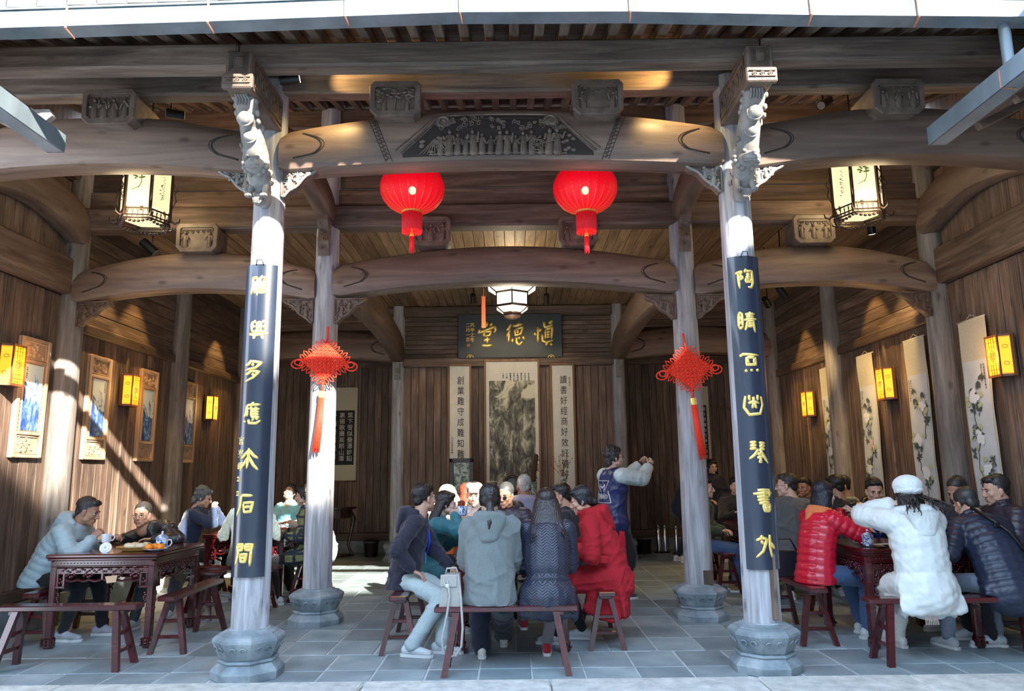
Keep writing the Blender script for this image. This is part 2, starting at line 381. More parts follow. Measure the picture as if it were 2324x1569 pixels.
# drip tiles: row of arched covers and pointed drips along the eave
for i in range(48):
    x=-4.85+i*.205;z=4.87+arch(x)
    b=MB()
    pts=[(math.cos(a)*.062,math.sin(a)*.062) for a in [math.pi*q/8 for q in range(9)]]
    for (a1,c1),(a2,c2) in zip(pts[:-1],pts[1:]):
        b.box(((a1+a2)/2,.15,(c1+c2)/2),(.026,.42,.012),(0,-math.atan2(c2-c1,a2-a1) ,0))
    b.prism([(-.102,-.03),(.102,-.03),(.102,.0),(.062,.0),(.05,.045),(.0,.064),(-.05,.045),(-.062,.0),(-.102,.0)],-.065,-.03)
    O('cover_tile',b,M_RTILE,rf,loc=(x,4.57,z+.02))
    b=MB().prism([(-.085,.01),(-.06,-.035),(0,-.07),(.06,-.035),(.085,.01),(.05,-.012),(0,-.022),(-.05,-.012)][::-1],0,.014)
    for q in (.02,.035): b.tube([(-.06+.12*t,-.004,-.012-q*math.sin(math.pi*t)) for t in [u/8 for u in range(9)]],.0035,4)
    O('drip_tile',b,M_DRIP,rf,loc=(x+.1025,4.50,z+(.045 if 1.35<x<3.35 else .01)))
for i in range(48):
    x=-4.85+i*.205
    b=MB()
    for j in range(12):
        y=4.8+j*.28;b.lathe([(.06,0),(.056,.28)],8,cap=False)
        b.v[-1]=b.v[-1]@np.array(Euler((-math.pi/2+math.atan(.28),0,0)).to_matrix()).T+np.array((x,y,4.93+(y-4.77)*.28))
    if i%1==0: tag(O('tile_row',b,M_RTILE,rf),kind='stuff')
# ---- courtyard surroundings: side wings; unseen opposite hall and gable wall shaped to shade
def wing(sgn,name,label):
    g=T(name,kind='structure');tag(g,label)
    O('facade',MB().box((sgn*4.75,.0,1.9),(.12,9.0,4.0)),M_LIME if sgn<0 else W['plankz'],g)
    O('eave_board',MB().box((sgn*5.12,.35,4.895),(3.5,9.8,.06),(0,-sgn*math.atan(.5),0)),W['planky'],g)
    for i in range(24): O('rafter',MB().bbox((sgn*4.18,-4.4+i*.42,4.365),(1.3,.06,.07),.005,(0,-sgn*math.atan(.5),0)),W['beamx'],g)
    b=MB()
    for i in range(47): b.box((sgn*5.12,-4.4+i*.205,4.965),(3.5,.10,.05),(0,-sgn*math.atan(.5),0))
    tag(O('tile_row',b,M_RTILE,g),kind='stuff')
wing(-1,'wing_roof','side wing beside the courtyard, its tiled roof sloping down to the court')
wing(1,'wing_roof.001','opposite side wing beside the courtyard with a dark plank front')
g=T('shading_gable_wall',kind='structure');tag(g,'tall stepped white gable wall beyond the side wing')
for a,b_,h in ((-11,-6,8.4),(-6,-2,7.9),(-2,2.4,7.45),(2.4,6.6,7.0)):
    O('step',MB().box((6.4,(a+b_)/2,h/2),(.3,b_-a,h)),M_LIME,g)  # added unseen wall, height set by the shadow it throws into the hall
    O('coping',MB().prism([(6.1,h),(6.7,h),(6.4,h+.16)],a-.1,b_+.1),M_RTILE,g)
g=T('opposite_hall',kind='structure');tag(g,'opposite hall closing the courtyard, tiled roof rising to its ridge')
O('facade',MB().box((3,-5.2,2.4),(20,.2,4.9)),M_LIME,g)
O('roof_slope',MB().prism([(-4.6,4.7),(-9.0,11.15),(-9.3,11.15),(-9.3,4.7)][::-1],-7.5,19,'x'),M_RTILE,g)  # unseen roof, ridge height and sideways stretch set for its shadow
b=MB()
for i in range(125):
    x=-7.0+i*.205;b.ell((x,-9.05,11.17),(.085,.1,.17 if i%7 else .34),8,6)
tag(O('ridge_tile',b,M_RTILE,g),kind='stuff')
# ---- gutters
def gutter_face(pts,par):
    for (xa,za),(xb,zb) in zip(pts[:-1],pts[1:]):
        b=MB();L=math.hypot(xb-xa,zb-za);an=-math.atan2(zb-za,xb-xa)
        c=((xa+xb)/2,4.42,(za+zb)/2)
        b.box((c[0],c[1]-.06,c[2]+.058),(L,.012,.126),(0,an,0));b.box((c[0],c[1]+.0,c[2]),(L,.13,.012),(0,an,0));b.box((c[0],c[1]+.06,c[2]+.06),(L,.012,.12),(0,an,0))
        b.box((c[0],c[1]-.068,c[2]+.124),(L,.02,.014),(0,an,0))
        O('channel',b,M_ZINC,par)
ga=T('eave_gutter','long sunlit zinc box gutter along the hall eave','gutter')
gx=[-5.2,-3.4,-1.55,-.05,1.1,2.5,3.6,5.2]
gp=[]
for px,py in ((-160,66),(0,63),(470,48),(1030,27),(1430,25),(1840,33),(2324,37),(2500,38)):
    q=at(px,py,4.36);gp.append((q.x,q.z))
gutter_face(gp,ga)
for px,py in ((150,62),(472,50),(784,36),(1044,27),(1430,25),(1841,32),(2085,35)):
    q=at(px,py,4.35);b=MB().tube([(q.x,4.345,q.z-.01),(q.x-.003,4.345,q.z+.15)],.008,6).tube([(q.x,4.345,q.z-.01),(q.x+.01,4.43,q.z-.03)],.006,6)
    O('strap',b,M_STRAP,ga)
def side_gutter(px,py,sgn,label):
    q=at(px,py,5.3);g=T('wing_gutter',label,'gutter',(q.x,5.3,q.z))
    b=MB();b.box((0,-4.9,0),(.13,9.8,.010));b.box((-sgn*.065,-4.9,.065),(.01,9.8,.14));b.box((sgn*.065,-4.9,.06),(.01,9.8,.12));b.box((0,0,.06),(.13,.01,.13))
    O('channel',b,M_ZINC,g)
    for j in (.85,1.9,2.95): O('strap',MB().tube([(-sgn*.068,-j,.12),(-sgn*.068,-j,0),(sgn*.03,-j,-.012)],.007,6),M_STRAP,g)
    return q
q=side_gutter(126,345,-1,'zinc gutter end poking in at the upper left corner')
tag(O('drip_tile',MB().prism([(-.09,.0),(0,-.08),(.09,0),(.06,.05),(-.06,.05)],0,.05).tube([(.02,.02,-.02),(-.05,.1,.05)],.03,8),M_DRIP),'single grey tile end resting above the upper left wing gutter','roof tile').location=at(92,262,5.2)
q=side_gutter(2128,328,1,'zinc gutter slanting down from the upper right corner')
dp=T('downpipe','grey zinc downpipe joining the eave gutter to the upper right wing gutter','downpipe',at(2292,160,4.45))
h=at(2300,48,4.45).z-at(2292,160,4.45).z
O('pipe',MB().lathe([(.035,-.12),(.035,h+.05)],16),M_ZINC,dp,True,angle=40);O('collar',MB().lathe([(.04,h-.03),(.04,h+.055)],16),M_ZINC,dp,True,angle=40)
# ---- columns on carved stone bases
def stone_base(par,s=1.0):
    O('foot',MB().lathe([(.27*s,0),(.275*s,.055),(.262*s,.075),(.215*s,.118)],8,ph=math.pi/8),M_BASE,par)
    O('ring',MB().lathe([(.222*s,.112),(.232*s,.125),(.222*s,.14)],8,ph=math.pi/8),M_BASE,par)
    O('drum',MB().lathe([(.205*s,.135),(.218*s,.155),(.258*s,.235),(.272*s,.272),(.268*s,.290),(.240*s,.312),(.225*s,.316),(.222*s,.324),(.185*s,.334),(.17*s,.345)],8,ph=math.pi/8),M_BASE,par)
    b=MB()
    for k in range(8):
        a=k*math.pi/4;t=Vector((-math.sin(a),math.cos(a),0));n_=Vector((math.cos(a),math.sin(a),0))
        for sg in(-1,1):
            pts=[]
            for i in range(15):
                th=i/14*4.6;r_=.034*(1-i/19);u=sg*(.034+ r_*math.cos(th)*.9);zz=.215+r_*math.sin(th)
                pts.append((n_*((.222+(zz-.17)*.62)*s*.925+.004)+t*u+Vector((0,0,zz)))[:])
            b.tube(pts,.005,5)
    O('scroll_relief',b,M_BASE,par,True)
def column(name,x,y,rb,rt,h,label,base=True,post=None):
    c=T(name,label,'column' if base else 'post',(x,y,0))
    if base: stone_base(c,rb/.142)
    z0=.34 if base else .0
    pr=[(rb,z0),(rb*1.0,z0+.01)]+[(rb+(rt-rb)*(i/10)**1.3,z0+(h-z0)*i/10) for i in range(1,11)]
    O('shaft',MB().lathe(pr,28),M_COL if base else post,c,True,angle=50)
    if base: O('rope_ring',MB().lathe([(rb+.012,z0-.005),(rb+.016,z0+.003),(rb+.01,z0+.012)],28),M_BASE,c,True)
    return c
cfl=column('hall_column',XL,Y0,.140,.122,4.85,'grey front column carrying the couplet board that starts with the elegance character, beside the left table')
cfr=column('hall_column',XR,Y0,.140,.122,4.85,'grey front column with the second couplet board, beside the red puffer jacket')
cil=column('hall_column',XL,Y1,.146,.115,5.6,'sunlit grey inner column with knot, between the left and centre tables')
cir=column('hall_column',XR,Y1,.146,.115,5.6,'grey inner column with knot, behind the front column on the right')
column('hall_column',XL,Y3,.118,.108,4.5,'pale slim rear column left of the framed calligraphy')
column('hall_column',XR,Y3,.118,.108,4.5,'pale slim rear column behind the standing photographer')
pw=wood('wall_post_wood',(.09,.075,.065),(.19,.165,.15),(.32,.29,.27),'z',8,.65,.4)
for X,sd,sg in ((WL+.06,'left porcelain',1),(WR-.06,'right scroll',-1)):
    for y,d in ((Y0,'at the courtyard end of'),(Y1,'first round post seen in'),(Y2,'middle round post in'),(Y3,'rear round post in')):
        column('wall_post',X,y,.14,.125,5.0,f'weathered wood post, {d} the {sd} wall',False,pw)
O('bolt_patch',MB().bbox((.06,-.138,.42),(.10,.02,.14),.004),W['beamz'],cir)
O('patch_strip',MB().bbox((.055,-.135,.62),(.05,.02,.48),.004),W['beamz'],cfr)
# ---- crescent beams
def cres_fn(zb0,zb1,zt0,zt1,hw):
    def f(t):
        s=math.sin(math.pi*t);e=min(t,1-t)
        zb=zb0+(zb1-zb0)*s**.8;zt=zt0+(zt1-zt0)*s**.9
        k=min(1,e/.035);k=math.sqrt(max(0,1-(1-k)**2))*.30+.70
        return zb+(1-k)*.12,zt-(1-k)*.35*(zt-zb),hw*(.80+.20*k)
    return f
SEC=[(-.55,0),(-.80,.03),(-.95,.16),(-1,.36),(-.97,.56),(-.86,.76),(-.62,.92),(-.3,.99),(0,1),(.3,.99),(.62,.92),(.86,.76),(.97,.56),(1,.36),(.95,.16),(.80,.03),(.55,0)]
def sec_y(fr):
    pts=[(b,a) for a,b in SEC[:9]]
    for (b0,a0),(b1,a1) in zip(pts[:-1],pts[1:]):
        if b0<=fr<=b1: return a0+(a1-a0)*(fr-b0)/max(1e-6,b1-b0)
    return -.5
def crescent(name,A,B,fn,label,par_mat=None,grooves=True,n=44,extra=None):
    # A, B: (x,y) plan ends
    A=Vector((*A,0));B=Vector((*B,0));d=(B-A);L=d.length;u=d/L;nrm=Vector((u.y,-u.x,0))  # nrm: towards viewer for +x beams
    g=T(name,label,'beam',(A.x,A.y,0))
    mat=par_mat or (M_CRES if abs(u.x)>.5 else M_CRESY)
    b=MB();v=[];f=[];K=len(SEC)
    for i in range(n+1):
        t=i/n;t=.5-.5*math.cos(math.pi*t) if i in(0,n) else t;zb,zt,hw=fn(t)
        for a,q in SEC: v.append((u*(t*L)+nrm*(-a*hw)+Vector((0,0,zb+q*(zt-zb))))[:])
    for i in range(n):
        for k in range(K):
            l=(k+1)%K;f.append((i*K+k,(i+1)*K+k,(i+1)*K+l,i*K+l))
    f.append(tuple(range(K)));f.append(tuple(n*K+i for i in range(K))[::-1])
    b.add(v,f);O('beam_body',b,mat,g,True,angle=45)
    if grooves:
        gb=MB()
        for side in (1,-1):
          for end in (0,1):
            for off,rr in ((0,.0075),(.035,.004)):
                pts=[]
                for i in range(22):
                    ph=i/21;ang=math.pi*(.12+.80*ph)
                    dx=.10+.26*math.sin(ang)+off*.7*math.sin(ang);fr=.80-.66*ph+ .0
                    if ph>.75: dx=dx-(ph-.75)*.15;fr=.80-.66*.75-(ph-.75)*.25
                    t=dx/L;t=t if end==0 else 1-t
                    zb,zt,hw=fn(t);yy=-sec_y(max(0,fr))*hw
                    pts.append((u*(t*L)+nrm*(side*yy*1.0)+Vector((0,0,zb+max(0,fr)*(zt-zb))))[:])
                gb.tube(pts,rr*1.0 if off==0 else rr,5)
        O('incised_arc',gb,M_GROOVE,g,True)
    return g,u,L,nrm
def zat(x,y,Y): return at(x,y,Y).z
hwF=.15
fnF=cres_fn(4.00,4.07,4.38,4.57,hwF)
bF,uF,LF_,nF=crescent('crescent_beam',(XL+.10,Y0),(XR-.10,Y0),fnF,'great crescent beam with carved figures, spanning the front centre bay')
fnS=cres_fn(3.98,4.08,4.36,4.55,.15)
crescent('crescent_beam',(WL+.1,Y0),(XL-.10,Y0),fnS,'crescent beam over the front of the left bay, below the octagonal block')
crescent('crescent_beam',(XR+.10,Y0),(WR-.1,Y0),fnS,'dark crescent beam over the front of the right bay, crossing behind the corner gutter')
fnI=cres_fn(3.38,3.54,3.76,3.97,.16)
crescent('crescent_beam',(XL+.10,Y1),(XR-.10,Y1),fnI,'inner crescent beam spanning the centre bay above the plaque')
fnJ=cres_fn(3.35,3.50,3.72,3.94,.15)
crescent('crescent_beam',(WL+.12,Y1),(XL-.10,Y1),fnJ,'inner crescent beam across the left bay behind the tall lantern')
crescent('crescent_beam',(XR+.10,Y1),(WR-.12,Y1),fnJ,'inner crescent beam across the right bay above the flower scrolls')
fnK=cres_fn(3.42,3.62,3.95,4.12,.13)
crescent('crescent_beam',(XL,Y1+.1),(XL,Y3-.1),fnK,'pale crescent beam running back from the left inner column',grooves=False)
crescent('crescent_beam',(XR,Y1+.1),(XR,Y3-.1),fnK,'pale crescent beam running back from the right inner column',grooves=False)
fnP=cres_fn(4.22,4.36,4.55,4.72,.11)
for x,s_ in ((XL,'left columns'),(XR,'right columns'),(WL+.12,'left wall posts'),(WR-.12,'right wall posts')):
    crescent('porch_beam',(x,Y0+.1),(x,Y1-.08),fnP if abs(x)<3 else cres_fn(4.0,4.2,4.45,4.62,.13),'short curved porch beam joining the two '+s_,grooves=False,n=24)
fnB=cres_fn(3.45,3.55,3.9,4.05,.13)
for a,b_,s_ in ((WL+.1,XL-.1,'left'),(XR+.1,WR-.1,'right')):
    crescent('crescent_beam',(a,Y3),(b_,Y3),fnB,f'deep shaded crescent beam at the back of the {s_} bay')
    wq=T('wall_fascia',kind='structure');tag(wq,f'boards above the deep beam of the {s_} bay');hboards(wq,a,b_,Y3,4.05,4.47,.14)
# ---- straight beams over the front row
def beam(name,c,d,label,mat):
    g=T(name,label,'beam',c);O('beam_body',MB().bbox((0,0,0),d,.018),mat,g);return g
for a,b_,s_ in ((WL,XL-.09,'left'),(XL-.09,XR+.09,'centre'),(XR+.09,WR,'right')):
    beam('eave_purlin',((a+b_)/2,5.36,4.765),(b_-a-.01,.16,.205),f'weathered eave purlin right under the rafters, {s_} bay',W['eavex'])
    beam('tie_beam',((a+b_)/2,Y0,4.90),(b_-a-.01,.16,.34),f'straight tie beam above the front crescent beam, {s_} bay',W['eavex'])
    beam('eave_board',((a+b_)/2,4.74,4.865),(b_-a-.01,.12,.03),f'thin eave board lying on the rafter ends, {s_} bay',W['eavex'])
# ---- relief figures
def figure(b,x,y,z,h,rn,mi=0):
    # small carved figure facing -y
    w_=h*.16;ln=rn.uniform(-.2,.2)*h*.3
    b.cone((x,y,z+h*.02),(x+ln*.5,y,z+h*.55),(w_*1.25,w_*.8),(w_*.95,w_*.8),n=8,mi=mi)
    b.cone((x+ln*.5,y,z+h*.5),(x+ln,y,z+h*.72),(w_*.95,w_*.8),(w_*.9,w_*.6),n=8,mi=mi)
    b.ell((x+ln,y-w_*.3,z+h*.90),(h*.085,h*.085,h*.10),8,6,mi)
    b.cone((x+ln,y,z+h*.97),(x+ln,y,z+h*1.03),h*.06,h*.03,n=6,mi=mi)
    for s in(-1,1):
        ex=x+ln+s*w_*1.3;ez=z+h*rn.uniform(.45,.65);hx=x+ln+s*w_*rn.uniform(.2,2.0);hz=z+h*rn.uniform(.42,.85)
        b.cone((x+ln+s*w_*.8,y-w_*.2,z+h*.72),(ex,y-w_*.5,ez),w_*.38,w_*.34,n=6,mi=mi);b.cone((ex,y-w_*.5,ez),(hx,y-w_*.9,hz),w_*.32,w_*.25,n=6,mi=mi)
    for k in range(3):
        xx=x+(k-1)*w_*.6;b.tube([(xx,y-w_*.75,z+h*.05),(xx*.7+(x+ln*.5)*.3,y-w_*.75,z+h*.5)],h*.012,4,mi=mi)
def curl(b,x,y,z,r,turns=1.6,dr=1,th=.006,a0=0,mi=0,n=16):
    b.tube([(x+dr*r*(1-i/n*.85)*math.cos(a0+i/n*turns*2*math.pi),y,z+r*(1-i/n*.85)*math.sin(a0+i/n*turns*2*math.pi)) for i in range(n+1)],th,5,mi=mi)
def carved_block(name,px,py,Y,w_,h_,dp,label,kind,rn):
    q=at(px,py,Y);g=T(name,label,'carved block',(q.x,Y,q.z))
    def octa(w,h,c): return [(-w+c,-h),(w-c,-h),(w,-h+c),(w*1.02,h-c*.7),(w-c*.5,h),(-w+c*.5,h),(-w*1.02,h-c*.7),(-w,-h+c)]
    O('block_body',MB().prism(octa(w_/2*.93,h_/2*.93,.05),.02,dp),M_CARVE,g)
    b=MB();o_=octa(w_/2,h_/2,.055);i_=octa(w_/2-.045,h_/2-.045,.03)
    v=[(a,-.0,c) for a,c in o_]+[(a,-.012,c) for a,c in [(p[0]*.97,p[1]*.97) for p in o_]]+[(a,-.012,c) for a,c in i_]+[(a,.017,c) for a,c in i_]+[(a,.03,c) for a,c in o_]
    f=[]
    for r0,r1 in ((4,0),(0,1),(1,2),(2,3)):
        for i in range(8): j=(i+1)%8;f.append((r0*8+i,r0*8+j,r1*8+j,r1*8+i))
    f.append(tuple(range(24,32)))
    b.add(v,f);O('face_frame',b,M_CARVE,g)
    b=MB();w2,h2=w_/2-.05,h_/2-.05
    if kind=='figures':
        n=rn.choice((2,3,4));
        for i in range(n): figure(b,-w2*.75+1.5*w2*i/(n-1),.012,-h2*.95,h2*rn.uniform(1.45,1.75),rn)
        for i in range(7): curl(b,-w2+2*w2*i/6.,.008,h2*.7,.022,1.2,1,.005,rn.random()*6,n=9)
        b.box((0,.01,h2*.93),(w2*1.9,.02,.02));b.box((0,.01,-h2*.96),(w2*1.9,.02,.015))
    else:
        b.cone((rn.uniform(-.02,.02),.008,-h2),(.01,.008,h2*.8),.012,.008,n=6)
        for i in range(26):
            x=rn.uniform(-w2,w2);z=rn.uniform(-h2*.2,h2*.95);b.ell((x,.008,z),(.024,.014,.014),6,5)
        for s in(-1,1): figure(b,s*w2*.6,.01,-h2*.95,h2*1.15,rn)
        for i in range(8): curl(b,rn.uniform(-w2,w2),.008,rn.uniform(-h2,h2),.025,1.3,1,.005,0,n=9)
    O('carved_relief',b,M_CARVE,g,True,angle=60)
    return g
for i in range(48):
    x=-4.85+i*.205;O('eave_lining',MB().box((x,4.71,4.885+arch(x)),(.205,.40,.016),(math.atan(.28),0,0)),M_DRIP,rf)  # added boards close the gaps where sun leaked under the tiles
for i in range(48):
    x=-4.85+i*.205+.1025
    if (x<1.35 and abs(x+.56)>.11 and abs(x+1.66)>.08 and abs(x+1.1)>.05) or x>3.35: O('sun_block_strip',MB().box((x,4.515,4.80+arch(x)),(.21,.02,.16)),M_DRIP,rf)  # added strip blocks the sun below the tiles except at chosen gaps
rn=random.Random(3)
for px,py,k,l in ((897,224,'t','octagonal carved block with tree scene above the beam, left of centre'),(1357,220,'f','octagonal carved block with two figures above the beam, right of centre'),
                (247,242,'f','octagonal carved block with acrobat figures over the left bay'),(2040,218,'f','shaded octagonal carved block over the right bay')):
    carved_block('carved_block',px,py,5.62,.42 if k=='t' or px>1000 else .44,.31,.42,l,'tree' if k=='t' else 'figures',rn)
for px,py,w_,h_,l in ((978,524,.42,.33,'inner carved block partly behind the left red lantern tassel'),(1312,524,.42,.33,'inner carved block partly behind the right red lantern tassel'),
                (447,540,.45,.32,'pale carved block with four figures on the inner beam of the left bay'),(1848,520,.45,.32,'pale carved block with a landscape on the inner beam of the right bay')):
    carved_block('carved_block',px,py,7.62,w_,h_,.3,l,'figures',rn)
# carved story panel on the great beam
def on_beam(x,fr): # local coords of beam bF at world x and height fraction
    t=(x-(XL+.10))/LF_;zb,zt,hw=fnF(t);return Vector((x-(XL+.10),sec_y(fr)*hw,zb+fr*(zt-zb)))
cx0=at(1130,300,5.75).x
b=MB();pr=[]
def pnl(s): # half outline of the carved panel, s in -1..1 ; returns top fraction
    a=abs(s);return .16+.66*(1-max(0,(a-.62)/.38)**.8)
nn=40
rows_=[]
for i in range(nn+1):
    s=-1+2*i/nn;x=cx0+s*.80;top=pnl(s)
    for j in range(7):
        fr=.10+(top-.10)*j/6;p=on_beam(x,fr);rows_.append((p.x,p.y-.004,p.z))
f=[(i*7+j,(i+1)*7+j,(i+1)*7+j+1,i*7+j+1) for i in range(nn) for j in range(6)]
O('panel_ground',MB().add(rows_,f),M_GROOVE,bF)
b=MB()
b.tube([(lambda p:(p.x,p.y-.012,p.z))(on_beam(cx0+(-1+2*i/60)*.82,pnl(-1+2*i/60)+.02)) for i in range(61)],.009,6)
b.tube([(lambda p:(p.x,p.y-.006,p.z))(on_beam(cx0+(-1+2*i/60)*.86,min(.9,pnl(-1+2*i/60)+.07))) for i in range(61)],.004,5)
O('panel_rim',b,M_CRES,bF,True)
b=MB()
for i in range(15):
    s=-.60+1.22*i/14;x=cx0+s*.80;p=on_beam(x,.12);h_=rn.uniform(.17,.215) if i%3 else .15
    figure(b,p.x,p.y-.018,p.z,h_,rn)
# cart wheel, pine roots, canopy clouds
p=on_beam(cx0+.33,.14)
for r_ in (.045,.012): b.tube([(p.x+r_*math.cos(a),p.y-.045,p.z+.045+r_*math.sin(a)) for a in [k*math.pi/8 for k in range(16)]],.005,5,closed=True)
for k in range(8): a=k*math.pi/4;b.tube([(p.x,p.y-.045,p.z+.045),(p.x+.045*math.cos(a),p.y-.045,p.z+.045+.045*math.sin(a))],.003,4)
b.tube([(p.x,p.y-.05,p.z+.045),(p.x+.17,p.y-.05,p.z+.09)],.005,5)
for k in range(9):
    s=-.72+.02*k;q0=on_beam(cx0+(-.66)*.8,.40);q1=on_beam(cx0+(-.82+.04*k)*.8,.13);b.tube([(q0.x,q0.y-.01,q0.z),((q0.x+q1.x)/2,q0.y-.02,(q0.z+q1.z)/2-.01),(q1.x,q1.y-.012,q1.z)],.005,5)
for s0,dr in ((-.58,1),(.56,-1)):
    q0=on_beam(cx0+s0*.8,.70);curl(b,q0.x,q0.y-.02,q0.z,.055,1.4,dr,.014,0)
    b.ell((q0.x,q0.y-.0,q0.z),(.075,.02,.05),12,8)
for k in range(46):
    s=rn.uniform(-.75,.75);q0=on_beam(cx0+s*.8,rn.uniform(.55,min(.80,pnl(s))));curl(b,q0.x,q0.y-.012,q0.z,rn.uniform(.015,.03),1.3,rn.choice((-1,1)),.006,rn.random()*6,n=9)
for k in range(30):
    s=rn.uniform(-.8,-.5)*rn.choice((1,-1));q0=on_beam(cx0+s*.8,rn.uniform(.15,.45));b.ell((q0.x,q0.y-.008,q0.z),(.022,.012,.016),6,5)
b.tube([(lambda p:(p.x,p.y-.02,p.z))(on_beam(cx0+(-.72+1.44*i/30)*.8,.115)) for i in range(31)],.008,5)
O('carved_story_relief',b,M_CARVE,bF,True,angle=60)
# fret bands
b=MB()
for sg in(-1,1):
    xa=cx0+sg*1.10 if sg<0 else cx0+1.03
    for o_ in (0,.055):
        b.tube([(lambda p:(p.x,p.y-.001,p.z))(on_beam(xa+o_+(-sg)*.16*(1-i/14)*-1*-1,.04+.90*i/14)) for i in range(15)],.004,4)
    for i in range(11):
        fr=.08+.84*i/11
        for d0,d1,e0,e1 in ((.0,.030,0,0),(.030,.030,0,.05),(.030,.012,.05,.05),(.055,.025,.02,.02),(.02,.02,.02,-.02)):
            sh=-sg*.16*(1-fr)*1
            p0=on_beam(xa+.0+d0+sh,min(.95,fr+e0));p1=on_beam(xa+d1+sh,min(.95,max(.02,fr+e1)))
            b.tube([(p0.x,p0.y-.001,p0.z),(p1.x,p1.y-.001,p1.z)],.003,4)
O('fret_band',b,M_GROOVE,bF)
# ---- corner brackets (scalloped, carved)
def bracket(x,y,z,w_,h_,dirx,label,mat=M_CARVG,th=.10,ax='x'):
    g=T('beam_bracket',label,'bracket',(x,y,z),rz=0 if ax=='x' else math.pi/2)
    pr=[(0,0),(0,-h_)]
    for i in range(13):
        t=i/12;pr.append((w_*(.08+.92*t),-h_*(1-t)**1.15*(1+.0)+h_*.045*math.sin(t*4*math.pi)-.004))
    pr=[(a*dirx,c) for a,c in pr];pr=pr if dirx>0 else pr[::-1]
    O('bracket_body',MB().prism(pr,-th/2+.012,th/2),M_CARVE,g)
    b=MB();ed=[(a*dirx,-th/2+.006,c) for a,c in [(0,-h_)]+[(w_*(.08+.92*i/12),-h_*(1-i/12)**1.15+h_*.045*math.sin(i/12*4*math.pi)) for i in range(13)]]
    b.tube(ed,.013,6);b.tube([(0,-th/2+.006,0),(0,-th/2+.006,-h_)],.010,6);b.tube([(0,-th/2+.006,0),(w_*dirx,-th/2+.006,0)],.011,6)
    O('rim',b,mat,g,True)
    b=MB();r2=random.Random(int(x*100+y*10+dirx))
    for k in range(34):
        u=r2.random()*.85;v=r2.random()*.85
        if v>(1-u)**1.1: continue
        (curl(b,u*w_*dirx*.92+dirx*.015,-th/2+.004,-v*h_-.015,.020,1.3,1,.006,r2.random()*6,n=9) if k%2 else b.ell((u*w_*dirx*.92+dirx*.015,-th/2+.006,-v*h_-.015),(.022,.014,.013),6,5,rot=(0,r2.random()*3,0)))
    figure(b,dirx*w_*.22,-th/2+.004,-h_*.72,h_*.55,r2);figure(b,dirx*w_*.45,-th/2+.004,-h_*.5,h_*.42,r2)
    O('carved_relief',b,mat,g,True,angle=60)
for x,d,l in ((XL-.12,-1,'left side of the left front column'),(XL+.12,1,'inner side of the left front column'),(XR-.12,-1,'inner side of the right front column'),(XR+.12,1,'right side of the right front column')):
    bracket(x,Y0-.03,4.04,.30,.24,d,'carved scalloped bracket on the '+l)
for x,d,l in ((XL-.12,-1,'left side of the left inner column'),(XL+.12,1,'inner side of the left inner column'),(XR-.12,-1,'inner side of the right inner column'),(XR+.12,1,'right side of the right inner column'),(WL+.18,1,'left wall post under the inner beam'),(WR-.18,-1,'right wall post under the inner beam')):
    bracket(x,Y1-.04,3.38,.34,.26,d,'carved bracket on the '+l,M_CARVE if abs(x)<3 else W['beamx'])
for x,l in ((XL,'left'),(XR,'right')):
    g=T('beam_bracket',f'long carved bracket high on the {l} inner column below the porch beam','bracket',(x,Y1-.13,4.2))
    O('bracket_body',MB().prism([(0,.25),(0,-.34),(-.05,-.36),(-.09,-.2),(-.06,-.08),(-.16,.02),(-.13,.14),(-.24,.25)],-.06,.06,'x'),M_CARVE,g)
    b=MB()
    for k in range(5): curl(b,(k%2-.5)*.03,-.10+.01*k,-.28+.1*k,.03,1.3,1,.007)
    O('carved_relief',b,M_CARVE,g,True)
    g=T('beam_bracket',f'small carved bracket on the {l} rear column below the long beam','bracket',(x,Y3-.14,3.42))
    O('bracket_body',MB().prism([(.05,.0),(.05,-.30),(-.02,-.26),(-.03,-.12),(-.13,.0)],-.05,.05,'x'),M_CARVG,g)
    b=MB();
    for k in range(4): b.box((0,-.05,-.04-.06*k),(.07,.02,.03))
    O('carved_relief',b,M_CARVG,g)
